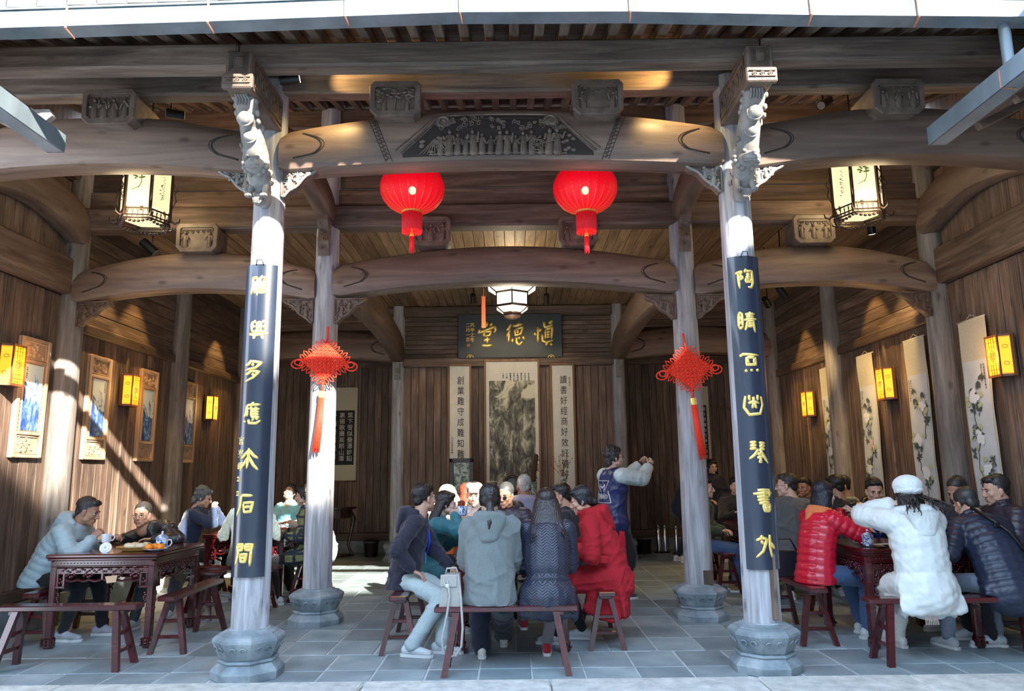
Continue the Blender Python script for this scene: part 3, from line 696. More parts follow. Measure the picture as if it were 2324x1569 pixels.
# ---- cantilever heads and lion struts on the front columns
for x,l,sg in ((XL,'left',1),(XR,'right',-1)):
    g=T('cantilever_beam',f'square cantilever beam head on the {l} front column, under the eave','beam',(x,Y0,0))
    O('beam_body',MB().bbox((0,-.40,4.52),(.20,.84,.30),.012),M_CARVE,g)
    O('end_band',MB().bbox((0,-.815,4.42),(.235,.05,.12),.01),M_CARVE,g)
    b=MB()
    for z in(4.40,4.445): b.box((0,-.845,z),(.20,.012,.008))
    for k in range(3): curl(b,-.06+.06*k,-.845,4.42,.018,1.5,1,.005)
    for k in range(4): b.tube([(-.07+.012*k,-.826,4.50+.012*k),(.07-.012*k,-.826,4.50+.012*k),(.07-.012*k,-.826,4.65-.012*k),(-.07+.012*k,-.826,4.65-.012*k)],.004,4,closed=True)
    for s in(-1,1):
        for k in range(5): curl(b,s*.102,0,0,.001,.1,1,.001,n=2)
        b.tube([(s*.104,-.75,4.42),(s*.104,-.1,4.42),(s*.104,-.1,4.62),(s*.104,-.75,4.62)],.006,4,closed=True)
        for k in range(6): b.tube([(s*.104,-.68+.11*k+.03*math.cos(a),4.52+.05*math.sin(a)) for a in [q*math.pi/5 for q in range(10)]],.006,4,closed=True)
    O('carved_relief',b,M_CARVE,g,True)
    # lion strut
    g=T('lion_strut',f'carved lion strut hanging head down on the {l} front column','carved strut',(x,Y0-.13,3.70))
    b=MB()
    P=[(0,-.02,.02),(0,-.12,.16),(0,-.24,.34),(0,-.38,.52),(0,-.52,.66)]
    for a,c,ra,rb in zip(P[:-1],P[1:],((.06,.05),(.09,.09),(.10,.10),(.085,.09)),((.09,.09),(.10,.10),(.085,.09),(.09,.06))): b.cone(a,c,ra,rb,n=14)
    O('strut_body',b,M_CARVG,g,True)
    b=MB()
    hc_=Vector((0,-.25,.26))
    b.ell(hc_,(.085,.075,.09),14,10);b.ell(hc_+Vector((0,-.07,-.035)),(.060,.045,.04),12,8)
    b.ell(hc_+Vector((0,-.10,-.015)),(.025,.02,.018),8,6)
    for s in(-1,1):
        b.ell(hc_+Vector((s*.036,-.062,.03)),(.022,.018,.02),10,8);b.tube([hc_+Vector((s*q,-.075+q*.3,.055+.012*math.sin(q*40))) for q in(.008,.025,.04,.06)],.010,6)
        b.ell(hc_+Vector((s*.085,.0,.05)),(.022,.02,.032),8,6)
        b.tube([hc_+Vector((s*.02*q,-.10+.006*q,-.062-.004*(q%2))) for q in range(0,4)],.008,6)
        for k in range(7): a=.2+k*.42;b.ell(hc_+Vector((s*.092*math.sin(a),.01,.095*math.cos(a))),(.024,.024,.024),8,6)
        b.cone((s*.05,-.13,.14),(s*.062,-.17,.04),.028,.022,n=8);b.ell((s*.062,-.18,.02),(.032,.038,.022),8,6)
        for k in range(3): b.ell((s*.062+(k-1)*.018,-.208,.012),(.009,.014,.012),6,5)
    b.ell((.0,-.12,.0),(.055,.05,.05),12,8)
    for k in range(6): curl(b,0,-.172,0,.012+.007*k,1,1,.005,k)
    O('lion',b,M_CARVG,g,True,angle=70)
    b=MB()
    for (zz,yy,r_) in ((.42,-.40,.052),(.52,-.50,.058)):
        for k in range(4): b.tube([(r_*(1-.24*k)*math.cos(a)+sg*.0,yy-.012*k,zz+r_*(1-.24*k)*math.sin(a)) for a in [q*math.pi/9 for q in range(18)]],.009,6,closed=True)
        b.cone((0,yy,zz),(0,yy+.10,zz),r_*.98,r_*.9,n=16)
    for k in range(5): b.tube([(-.05+.022*k,-.56-.01*math.sin(k),.60),(-.05+.022*k+.01,-.57,.64),(-.05+.02*k,-.60,.67)],.010,6)
    r3=random.Random(5)
    for k in range(26):
        t=r3.random();y_=-.05-.5*t;z_=.10+.58*t;s=r3.choice((-1,1));b.ell((s*.085,y_,z_+r3.uniform(-.05,.05)),(.02,.03,.022),7,5,rot=(r3.random()*3,0,0))
    O('cloud_scrolls',b,M_CARVG,g,True,angle=70)
# ================================================================ BOARDS, PICTURES, LAMPS
def wall_at(x,y,X):
    d=_f+_r*(x-CX)/FPX-_u*(y-CY)/FPX
    return Vector(np.array([0,0,HC])+d*X/d[0])
_dg=None
def text_mb(s,size,depth=.001,col=False,pitch=1.12):
    # writing as thin raised print; returns MB in x (right), z (up); origin top centre
    b=MB();y=0
    for ch in (s if col else [s]):
        if ch==' ': y-=size*.5;continue
        c=bpy.data.curves.new('print','FONT');c.body=ch;c.size=size;c.extrude=depth;c.resolution_u=1;c.align_x='CENTER'
        o=bpy.data.objects.new('print',c);COL.objects.link(o)
        dg=bpy.context.evaluated_depsgraph_get();dg.update();me=bpy.data.meshes.new_from_object(o.evaluated_get(dg))
        v=np.array([q.co[:] for q in me.vertices]);f=[tuple(p.vertices) for p in me.polygons]
        if len(v): b.add(np.stack([v[:,0],-v[:,2],v[:,1]+y-size*.85],1),f)
        bpy.data.meshes.remove(me);bpy.data.objects.remove(o);bpy.data.curves.remove(c)
        y-=size*pitch
    return b
GL={'雅':[[(8,14),(40,10)],[(12,14),(14,50),(4,92)],[(26,30),(24,88)],[(40,12),(38,60),(40,98)],[(66,2),(52,18),(46,40)],[(54,24),(54,82)],[(72,6),(80,18)],[(54,36),(88,34)],[(54,52),(88,50)],[(54,67),(88,66)],[(48,84),(98,80)],[(72,20),(72,80)]],
'興':[[(20,15),(12,30),(14,62)],[(35,12),(22,20)],[(14,38),(30,38)],[(42,20),(42,62)],[(42,20),(60,20),(60,62)],[(45,40),(57,40)],[(66,14),(88,16),(84,62)],[(70,38),(86,38)],[(14,62),(86,62)],[(0,74),(30,78),(70,75),(100,68)],[(30,80),(26,98)],[(68,80),(74,98)]],
'多':[[(35,0),(20,18),(0,22)],[(35,4),(88,12),(60,35),(0,45)],[(38,16),(50,26)],[(40,48),(20,62),(2,66)],[(40,50),(78,54),(50,80),(0,100)],[(42,62),(54,72)]],
'應':[[(50,0),(52,8)],[(20,14),(90,12)],[(20,14),(16,50),(2,70)],[(30,26),(12,44)],[(22,38),(22,66)],[(46,22),(38,36)],[(46,32),(46,70)],[(66,22),(66,70)],[(46,34),(86,32)],[(46,46),(84,46)],[(46,58),(84,58)],[(46,70),(88,70)],[(10,84),(6,94)],[(30,80),(36,96),(70,98),(92,84)],[(52,78),(56,86)],[(72,74),(78,82)]],
'木':[[(50,0),(50,50),(42,92)],[(46,12),(24,36),(4,48)],[(46,42),(26,72),(0,94)],[(54,10),(76,34),(98,46)],[(54,40),(76,76),(100,98)]],
'石':[[(30,6),(92,8)],[(32,6),(26,60),(4,98)],[(44,40),(94,38),(84,78),(52,80),(44,42)],[(52,58),(84,56)]],
'間':[[(10,6),(44,4),(42,28),(16,30),(10,6)],[(56,4),(94,6),(88,28),(60,28),(56,4)],[(14,16),(42,15)],[(58,16),(90,16)],[(16,30),(22,42),(4,98)],[(88,30),(84,98)],[(32,48),(66,46),(60,78),(38,78),(32,48)],[(40,62),(58,62)]],
'陶':[[(4,24),(40,16),(28,34)],[(28,34),(42,46),(28,56)],[(18,24),(24,98)],[(62,4),(52,22)],[(60,14),(92,14),(96,70),(84,94),(66,90)],[(60,30),(84,30)],[(56,44),(86,44)],[(71,22),(71,62)],[(58,50),(58,66),(84,66),(84,50)]],
'晴':[[(8,8),(6,80)],[(24,6),(26,78)],[(8,8),(24,6)],[(8,32),(24,30)],[(8,54),(24,52)],[(6,80),(26,76)],[(40,14),(92,12)],[(66,2),(66,36)],[(44,26),(86,24)],[(34,40),(100,36)],[(50,48),(46,70),(36,90)],[(50,48),(80,46),(88,100)],[(52,60),(80,60)],[(52,71),(80,71)]],
'亰':[[(0,16),(18,6),(100,12)],[(34,20),(34,56),(80,56),(80,20)],[(36,22),(78,22)],[(36,28),(44,50)],[(76,26),(70,50)],[(24,78),(32,90)],[(55,76),(56,88)],[(84,76),(90,88)]],
'出':[[(10,8),(0,60),(24,94),(80,90),(96,50),(90,10)],[(28,4),(30,30)],[(72,4),(70,30)],[(50,12),(50,40)],[(22,42),(50,34),(78,42)],[(50,40),(40,66)],[(50,40),(62,66)]],
'琴':[[(8,4),(42,2)],[(8,18),(42,16)],[(6,32),(42,30)],[(26,4),(26,32)],[(54,6),(86,8)],[(54,20),(86,20)],[(54,34),(84,34)],[(70,6),(70,32)],[(50,34),(30,58),(0,78)],[(54,34),(98,98)],[(42,56),(70,54)],[(40,72),(72,68)],[(56,72),(58,92),(46,88)]],
'書':[[(22,6),(84,8),(84,36)],[(0,22),(100,20)],[(18,36),(84,36)],[(56,0),(54,64)],[(20,50),(84,48)],[(26,64),(84,60)],[(44,72),(84,72),(78,98),(52,98),(44,72)],[(52,85),(78,85)]],
'外':[[(36,2),(28,16),(4,24)],[(30,12),(58,20),(36,70),(0,98)],[(28,26),(40,40)],[(74,0),(72,50),(80,98)],[(76,34),(100,62)]],
'堂':[[(50,2),(50,22)],[(22,18),(34,28)],[(80,8),(66,18)],[(14,32),(4,48)],[(8,46),(50,34),(92,22),(98,34),(88,46)],[(34,40),(36,62)],[(36,42),(72,40),(64,56),(38,58)],[(52,60),(52,88)],[(34,78),(44,73),(70,71)],[(22,95),(50,97),(80,94)]],
'德':[[(30,8),(18,28),(6,36)],[(26,34),(6,66)],[(20,44),(16,90)],[(38,18),(92,8)],[(72,2),(60,22)],[(48,32),(52,58),(78,52),(90,22),(48,34)],[(62,30),(66,52)],[(36,72),(36,90)],[(56,66),(58,92),(72,100),(88,84)],[(66,66),(76,76)],[(88,62),(98,78)]],
'愼':[[(22,26),(20,88)],[(38,34),(24,46)],[(4,48),(10,60)],[(52,6),(56,28),(92,20),(88,14)],[(96,2),(76,14)],[(60,36),(58,74)],[(60,36),(94,30),(88,74)],[(64,46),(84,44)],[(64,56),(84,54)],[(64,66),(82,64)],[(42,54),(44,80),(60,86),(98,78)],[(70,82),(58,100)],[(82,90),(92,98)]]}
def glyph(b,ch,cx,cz,w,h,th=.010,mp=None,flat=.45):
    for st in GL[ch]:
        pts=[]
        for (x0,y0),(x1,y1) in zip(st[:-1],st[1:]):
            for k in range(4): t=k/4;pts.append((x0+(x1-x0)*t,y0+(y1-y0)*t))
        pts.append(st[-1])
        P3=[Vector((cx+(x/100-.5)*w,0,cz+(.5-y/100)*h)) for x,y in pts]
        m_=len(P3);rr=[th*(.72+.34*math.sin(math.pi*min(1,.15+i/m_))) for i in range(m_)];rr[0]*=.85;rr[-1]*=.6
        s0=MB().tube(P3,rr,8);v=s0.v[0];v[:,1]*=flat
        if mp is not None: v=mp(v)
        b.add(v,s0.f)
M_NAVY=plain('navy_lacquer_board',(.012,.019,.036),.30,c2=(.017,.026,.048),s=4,coat=.5)
M_SLATE=plain('slate_lacquer_plaque',(.030,.042,.052),.45,c2=(.040,.054,.066),s=4)
# curved couplet boards
RB=.172
def couplet(X,zt,zb,chars,label,small,drift):
    g=T('couplet_board',label,'signboard',(X,Y0-.135,0))
    R0=RB;cy=R0-.02
    half=math.asin(.128/R0);b=MB();n=16
    P=[(R0*math.sin(-half+2*half*i/n),cy-R0*math.cos(-half+2*half*i/n)) for i in range(n+1)]
    Q=[((R0-.022)*math.sin(-half+2*half*i/n),cy-(R0-.022)*math.cos(-half+2*half*i/n)) for i in range(n+1)]
    b.prism(P+Q[::-1],zb,zt,'z');O('board',b,M_NAVY,g,True,angle=40)
    def mp(v):
        a=v[:,0]/R0;r=R0-v[:,1];return np.stack([r*np.sin(a),cy-r*np.cos(a),v[:,2]],1)
    for i,ch in enumerate(chars):
        z=at(*CH[i]['px'][drift],Y0-.13).z;c=MB();glyph(c,ch,CH[i]['dx'][drift],z,.155,.172,.0125,mp)
        O('gold_character',c,M_GOLD,g,True)
    if small:
        c=MB()
        for k,(ch,z) in enumerate(zip('言岁崢',(1.80,1.70,1.60))):
            t=text_mb(ch,.07,.002);v=np.concatenate(t.v);v[:,0]+=-.095;v[:,2]+=z;c.add(mp(v),t.f)
        O('small_inscription',c,M_GOLD,g)
        for z in (1.47,1.36):
            c=MB().box((-.108,0,z),(.028,.004,.036));c.v[-1]=mp(c.v[-1]);O('seal',c,M_GOLD,g)
            t=text_mb('印',.022,.0008);v=np.concatenate(t.v);v[:,0]-=.108;v[:,1]-=.004;v[:,2]+=z+.010;O('seal_mark',MB().add(mp(v),t.f),M_NAVY,g)
    # iron hook
    O('hook',MB().tube([(-.03,cy-R0-.0,zt-.01),(-.02,cy-R0-.02,zt+.03),(.02,cy-R0-.02,zt+.03),(.03,cy-R0,zt-.01)],.004,5),M_BLK,g,True)
    return g
PL=[(588,650),(586,748),(575,843),(572,938),(563,1043),(553,1147),(551,1260)];PRR=[(1690,634),(1697,732),(1703,826),(1712,920),(1723,1028),(1734,1135),(1739,1240)]
CH=[{'px':(PL[i],PRR[i]),'dx':(.0,.0)} for i in range(7)]
for i in range(7):
    for s_,(p,X) in enumerate(((PL[i],XL),(PRR[i],XR))): pass
CH=[{'px':(PL[i],PRR[i]),'dx':(at(*PL[i],5.74).x-XL,at(*PRR[i],5.74).x-XR)} for i in range(7)]
couplet(XL,3.19,.735,'雅興多應木石間','navy curved couplet board with seven gold characters and a small signature',True,0)
couplet(XR,3.21,.745,'陶晴亰出琴書外','navy curved couplet board with seven gold characters and no signature',False,1)
# plaque
pc=(at(1040,714,12.88)+at(1276,811,12.88))/2
g=T('plaque','dark slate wooden plaque with three large gold characters above the landscape painting','plaque',(pc.x,12.86,pc.z))
O('board',MB().bbox((0,.03,0),(1.86,.05,.79),.006),M_SLATE,g)
O('frame_edge',MB().tube([(-.925,.0,-.39),(.925,.0,-.39),(.925,.0,.39),(-.925,.0,.39)],.006,4,closed=True),M_SLATE,g)
for ch,px,py,w_,h_ in (('堂',1105,758,.335,.46),('德',1169,757,.35,.41),('愼',1234,756,.36,.47)):
    q=at(px,py,12.86);c=MB();glyph(c,ch,q.x-pc.x,q.z-pc.z,w_,h_,.027);O('gold_character',c,M_GOLD,g,True)
for s,px,h_ in (('丙申之冬',1072,.085),('二月一青',1062,.085)):
    t=text_mb(s,h_,.002,True,1.05);q=at(px,733,12.86);v=np.concatenate(t.v);v[:,0]+=q.x-pc.x;v[:,2]+=q.z-pc.z;O('small_inscription',MB().add(v,t.f),M_GOLD,g)
for py in (773,784): q=at(1063,py,12.86);O('seal',MB().box((q.x-pc.x,0,q.z-pc.z),(.05,.006,.055)),M_STRAP,g)
for px in (1067,1251):
    q=at(px,810,12.84);c=MB();c.tube([(q.x-pc.x+.055*math.cos(a),-.01,q.z-pc.z-.02+.055*math.sin(a)) for a in [math.pi*k/8 for k in range(9)]],.008,6);c.ell((q.x-pc.x,-.01,q.z-pc.z+.0),(.022,.01,.018),8,5)
    O('gold_bracket',c,M_GOLD,g,True)
# ---- procedural pictures
def painting(name,paper,ink,ink2,scale,zlo,zhi,bias,detail=9,stretch=(1,1,.8),wash=.5):
    m,nt,b=newmat(name);L=nt.links.new;tc=N(nt,'ShaderNodeTexCoord');mp=N(nt,'ShaderNodeMapping');mp.inputs['Scale'].default_value=stretch;L(tc.outputs['Object'],mp.inputs[0])
    n1=N(nt,'ShaderNodeTexNoise',_Scale=scale,_Detail=detail,_Roughness=.55);n1.inputs['Distortion'].default_value=1.2;L(mp.outputs[0],n1.inputs['Vector'])
    mp2=N(nt,'ShaderNodeMapping');mp2.inputs['Scale'].default_value=(stretch[0],stretch[1],stretch[2]*.55);L(tc.outputs['Object'],mp2.inputs[0]);n2=N(nt,'ShaderNodeTexNoise',_Scale=scale*3.2,_Detail=9,_Roughness=.72);n2.inputs['Distortion'].default_value=.7;L(mp2.outputs[0],n2.inputs['Vector'])
    sx=N(nt,'ShaderNodeSeparateXYZ');L(tc.outputs['Object'],sx.inputs[0])
    mr=N(nt,'ShaderNodeMapRange');mr.inputs[1].default_value=zlo;mr.inputs[2].default_value=zhi;mr.inputs[3].default_value=bias[0];mr.inputs[4].default_value=bias[1];L(sx.outputs['Z'],mr.inputs[0])
    a=N(nt,'ShaderNodeMath',operation='ADD');L(n1.outputs[0],a.inputs[0]);L(mr.outputs[0],a.inputs[1])
    r1=ramp(nt,[(.50,(0,0,0)),(.535,(1,1,1))]);L(a.outputs[0],r1.inputs[0])
    r2=ramp(nt,[(.40,ink),(.47,tuple(q*.6 for q in ink2)),(.52,ink2),(.64,paper)]);L(n2.outputs[0],r2.inputs[0])
    mx=N(nt,'ShaderNodeMix',data_type='RGBA');L(r1.outputs[0],mx.inputs[0]);mx.inputs[6].default_value=(*paper,1);L(r2.outputs[0],mx.inputs[7])
    L(mx.outputs[2],b.inputs['Base Color']);b.inputs['Roughness'].default_value=.55;return m
M_PAPER=plain('aged_white_paper',(.62,.60,.54),.8,c2=(.70,.68,.62),s=6)
M_SILK=plain('cream_silk_mount',(.50,.45,.33),.7,c2=(.58,.53,.40),s=40,bump=.1)
M_INK=plain('black_ink',(.012,.012,.014),.7)
M_FRAMEW=wood('honey_frame_wood',(.12,.055,.02),(.20,.10,.045),(.30,.16,.075),'z',8,.4,.1,.2,False)
M_CAMPH=wood('pale_carved_frame_wood',(.36,.22,.135),(.50,.33,.21),(.62,.43,.29),'z',6,.55,.15,.2,False)
M_LAND=painting('ink_landscape',(.62,.58,.44),(.030,.030,.024),(.16,.155,.12),2.3,-1.0,.9,(.24,.09))
def framed(px0,py0,px1,zb,label,mat_pic,inner=None,name='framed_picture'):
    a=at(px0,py0,12.9);c=at(px1,py0,12.9);w_=c.x-a.x;h_=a.z-zb;g=T(name,label,'picture',((a.x+c.x)/2,12.9,zb+h_/2))
    O('backing',MB().box((0,.03,0),(w_,.03,h_)),M_FRAMEW,g)
    O('paper',MB().box((0,.010,0),(w_-.06,.012,h_-.06)),mat_pic,g)
    for n_,cc,dd in (('frame_rail',(0,0.001,h_/2-.015),(w_-.03,.046,.043)),('frame_rail',(0,.001,-h_/2+.015),(w_-.03,.046,.043)),('frame_stile',(-w_/2+.015,0,0),(.04,.05,h_)),('frame_stile',(w_/2-.015,0,0),(.04,.05,h_))): O(n_,MB().bbox(cc,dd,.008),M_FRAMEW,g)
    return g,w_,h_
g,w_,h_=framed(1098,817,1224,1.02,'tall framed ink landscape of cliffs and water, centre of the back screen',M_PAPER)
O('ink_painting',MB().box((0,.002,-.14),(w_-.18,.004,h_-.48)),M_LAND,g,label='ink landscape of mountains')
t=MB()
for k,s in enumerate(('溪山清遠','古木參天','雲起白泉','人家深處','松風入戶','萬壑爭流','江上春','水遠山')):
    q=text_mb(s,.034,.001,True,1.05);v=np.concatenate(q.v);v[:,0]+=.30-.065*k;v[:,2]+=h_/2-.24;t.add(v,q.f)
O('inscription',t,M_INK,g)
fr=[]
for x0,y0,x1,s,lab,small in ((1016,827,1070,'創業難守成難知難不難','narrow framed calligraphy scroll beside the small framed flower panel','戊子年書此聯語'),(1247,825,1303,'讀書好經商好效好便好','narrow framed calligraphy scroll behind the vase of dry twigs','丙子夏日')):
    g,w_,h_=framed(x0,y0,x1,1.02,lab,M_PAPER,name='framed_calligraphy')
    t=MB()
    for k,ch in enumerate(s):
        q=text_mb(ch,.135,.0012);v=np.concatenate(q.v);v[:,0]=v[:,0]*.95+.02;v[:,2]=v[:,2]*1.15+h_/2-.22-k*.185;t.add(v,q.f)
    O('brush_characters',t,M_INK,g)
    q=text_mb(small,.035,.001,True,1.2);v=np.concatenate(q.v);v[:,0]+=(-.13 if x0<1100 else .13);v[:,2]+=(-.1 if x0<1100 else h_/2-.25);O('small_inscription',MB().add(v,q.f),M_INK,g)
# rubbing scrolls on the back wall
def rubbing(xa,xb,zt,zb,bt,bb,cols,lab,sz):
    g=T('rubbing_scroll',lab,'scroll',((xa+xb)/2,Y4-.045,0));w_=xb-xa
    O('mount',MB().box((0,0,(zt+zb)/2),(w_,.004,zt-zb)),M_SILK,g)
    O('rod',MB().tube([(-w_/2-.03,-.005,zb),(w_/2+.03,-.005,zb)],.014,8),M_FRAMEW,g,True);O('rod',MB().tube([(-w_/2,-.005,zt),(w_/2,-.005,zt)],.008,8),M_SILK,g,True)
    O('black_panel',MB().box((0,-.004,(bt+bb)/2),(w_-.10,.004,bt-bb)),M_INK,g)
    O('cord',MB().tube([(-.12,0,zt),(0,0,zt+.07),(.12,0,zt)],.003,4),M_SILK,g)
    t=MB()
    for k,s in enumerate(cols):
        q=text_mb(s,sz,.001,True,(bt-bb-.1)/len(s)/sz);v=np.concatenate(q.v);v[:,0]+=(w_-.10)/2-sz*.75-k*sz*1.35;v[:,1]-=.007;v[:,2]+=bt-.04;t.add(v,q.f)
    O('white_characters',t,M_PAPER,g)
rubbing(-3.62,-3.06,3.18,1.36,2.73,1.67,('葉下雪似疊瀑鈔鉛','裏揚歌攤高眠山澤','多情自古風月'),'black stone rubbing scroll with white characters, beside the left inner column',.115)
rubbing(3.26,3.86,3.12,1.30,2.75,1.62,('雲外晨鐘出竹林紅葉滿','秋水長天一色千里客','心遠地偏'),'dark rubbing scroll with fine writing, half hidden by the inner column on the right',.075)
# ---- porcelain panels on the left wall
M_BLUEP=[painting('blue_white_landscape',(.62,.76,.82),(.02,.05,.28),(.10,.22,.52),3.6+.5*k,-.40,.42,(.16,-.10),stretch=(1,1+k*.3,.8)) for k in range(4)]
def porcelain(Y,k,lab):
    g=T('porcelain_panel',lab,'panel picture',(WL+.03,Y,2.295),rz=math.pi/2)   # local x -> world y, local -y -> world +x
    O('frame_board',MB().bbox((0,.0,0),(.46,.03,1.20),.006),M_CAMPH,g)
    for sx_ in(-1,1): O('frame_stile',MB().bbox((sx_*.205,-.022,0),(.05,.03,1.20),.008),M_CAMPH,g)
    for z,h_ in ((.585,.035),(.36,.035),(-.36,.035),(-.585,.035)): O('frame_rail',MB().bbox((0,-.021,z),(.455,.025,h_),.006),M_CAMPH,g)
    O('porcelain',MB().box((0,-.020,-.0),(.27,.012,.66)),M_BLUEP[k],g,label='blue and white painted porcelain')
    O('inner_rim',MB().tube([(-.142,-.024,-.337),(.142,-.024,-.337),(.142,-.024,.337),(-.142,-.024,.337)],.009,5,closed=True),M_CAMPH,g)
    for z,hh in ((.475,.17),(-.475,.17)):
        b=MB();b.tube([(-.165,-.02,z-hh/2),(.165,-.02,z-hh/2),(.165,-.02,z+hh/2),(-.165,-.02,z+hh/2)],.008,5,closed=True)
        r_=random.Random(k*3+int(z*10))
        for i in range(22): curl(b,r_.uniform(-.145,.145),-.018,z+r_.uniform(-.065,.065),.022,1.3,r_.choice((-1,1)),.006,r_.random()*6,n=8)
        O('carved_relief',b,M_CAMPH,g,True)
    b=MB()
    for sx_ in(-1,1):
        for i in range(18): curl(b,sx_*.162,-.02,-.33+.66*i/17,.013,1.1,sx_,.004,i,n=6)
    O('fret_border',b,M_CAMPH,g)
    O('hook',MB().tube([(.02+.03*math.cos(a),-.01,.60+.035*math.sin(a)) for a in [k2*math.pi/6 for k2 in range(8)]],.005,5),M_BLK,g)
    q=text_mb('水墨江南春雨',.018,.0005,True,1.1);v=np.concatenate(q.v);v[:,0]+=(-.11 if k in(0,) else .11);v[:,1]-=.028;v[:,2]+=.30;O('inscription',MB().add(v,q.f),M_INK,g)
for Y,k,lab in ((7.34,0,'blue and white porcelain panel nearest the courtyard on the left wall'),(8.53,1,'blue and white porcelain panel, second from the courtyard, lower half in sun'),(9.71,2,'blue and white porcelain panel just behind the middle wall lamp'),(10.95,3,'blue and white porcelain panel farthest back on the left wall, fully in shade')): porcelain(Y,k,lab)
# ---- flower scrolls on the right wall
M_WASHP=plain('pale_blue_grey_painting_paper',(.50,.53,.55),.8,c2=(.62,.63,.62),s=5)
M_PETAL=plain('white_peony_paint',(.78,.78,.76),.8);M_PINKP=plain('pink_peony_paint',(.66,.48,.42),.8);M_LEAFP=plain('grey_green_leaf_ink',(.07,.085,.085),.8);M_YELP=plain('yellow_green_wash',(.48,.50,.28),.8)
def flower_scroll(Y,seed,lab,write):
    g=T('hanging_scroll',lab,'scroll',(WR-.075,Y,0),rz=-math.pi/2)  # local x -> -world y ; local -y -> -world x
    w_=.44;r_=random.Random(seed)
    b=MB();n=24
    for nm,zt,zb,mat,ww in (('mount_cloth',2.97,1.02,M_SILK,w_),('painting',2.55,1.06,M_WASHP,w_-.05)):
        v=[];f=[]
        for i in range(n+1):
            z=zt+(zb-zt)*i/n
            for s in (-1,0,1): v.append((s*ww/2+.004*math.sin(i*.9+seed),-.004*(nm=='painting')-.007*math.sin(z*3.6+seed)-.010,z))
        for i in range(n):
            for s in (0,1): f.append((i*3+s,(i+1)*3+s,(i+1)*3+s+1,i*3+s+1))
        O(nm,MB().add(v,f),mat,g,True)
    O('rod',MB().tube([(-w_/2-.01,-.004,2.97),(w_/2+.01,-.004,2.97)],.008,6),M_SILK,g,True);O('rod',MB().tube([(-w_/2-.03,-.004,1.0),(w_/2+.03,-.004,1.0)],.014,8),M_FRAMEW,g,True)
    O('cord',MB().tube([(-.09,0,2.975),(0,0,3.02),(.09,0,2.975)],.003,4),M_SILK,g)
    yo=-.0255;lf=MB();fw=MB();pk=MB();yl=MB()
    def leaf(x,z,a,l): lf.add([(x,yo-.001,z),(x+l*.5*math.cos(a)-l*.16*math.sin(a),yo-.003,z+l*.5*math.sin(a)+l*.16*math.cos(a)),(x+l*math.cos(a),yo-.001,z+l*math.sin(a)),(x+l*.5*math.cos(a)+l*.16*math.sin(a),yo-.003,z+l*.5*math.sin(a)-l*.16*math.cos(a))],[(0,3,2,1)])
    for fx,fz,s in [(r_.uniform(-.08,.08),z+r_.uniform(-.04,.04),r_.uniform(.07,.095)) for z in (2.15,1.78,1.45)]:
        tgt=fw if r_.random()<.75 else pk
        for k in range(14): a=r_.random()*6.3;q=r_.random()*s*.8;tgt.ell((fx+q*math.cos(a),yo-.003,fz+q*math.sin(a)),(s*.42,.002,s*.34),7,4,rot=(0,r_.random()*3,0))
        for k in range(5): a=r_.random()*6.3;yl.ell((fx+s*1.3*math.cos(a),yo-.0005,fz+s*1.3*math.sin(a)),(.035,.001,.03),7,4)
        x,z=fx,fz-.02
        pts=[(x,yo,z)]
        for k in range(9): x+=r_.uniform(-.03,.03);x=max(-.17,min(.17,x));z-=.04;pts.append((x,yo-.002,z))
        lf.tube(pts,.0035,4)
        for c in range(4):
            cx_=max(-.16,min(.16,fx+r_.uniform(-.12,.12)));cz=fz+r_.uniform(-.22,.10)
            for k in range(9): leaf(cx_,cz,r_.random()*6.3,r_.uniform(.04,.08))
    for c in range(3):
        cx_=r_.uniform(-.1,.1);cz=2.40-.06*c
        for k in range(8): leaf(cx_,cz,-1.57+r_.uniform(-.9,.9),r_.uniform(.05,.10))
    O('painted_leaves',lf,M_LEAFP,g);O('painted_blossoms',fw,M_PETAL,g);O('painted_wash',yl,M_YELP,g)
    if pk.n: O('painted_pink_blossoms',pk,M_PINKP,g)
    for k in range(2):
        q=text_mb(('花開富貴丙申年秋月','寫於江南')[k],.026,.0005,True,1.1);v=np.concatenate(q.v);v[:,0]+=(.15-.04*k)*write;v[:,1]-=.0265;v[:,2]+=2.50;O('inscription',MB().add(v,q.f),M_INK,g)
for Y,s,lab,wr in ((7.29,1,'largest white peony scroll, beside the nearest wall lamp on the right wall',1),(8.37,2,'peony and willow scroll between the middle wall lamp and the round post',-1),(9.57,3,'peony scroll with pink blossoms just behind the middle right wall lamp',-1),(10.77,4,'narrow looking peony scroll farthest back on the right wall',-1)): flower_scroll(Y,s,lab,wr)
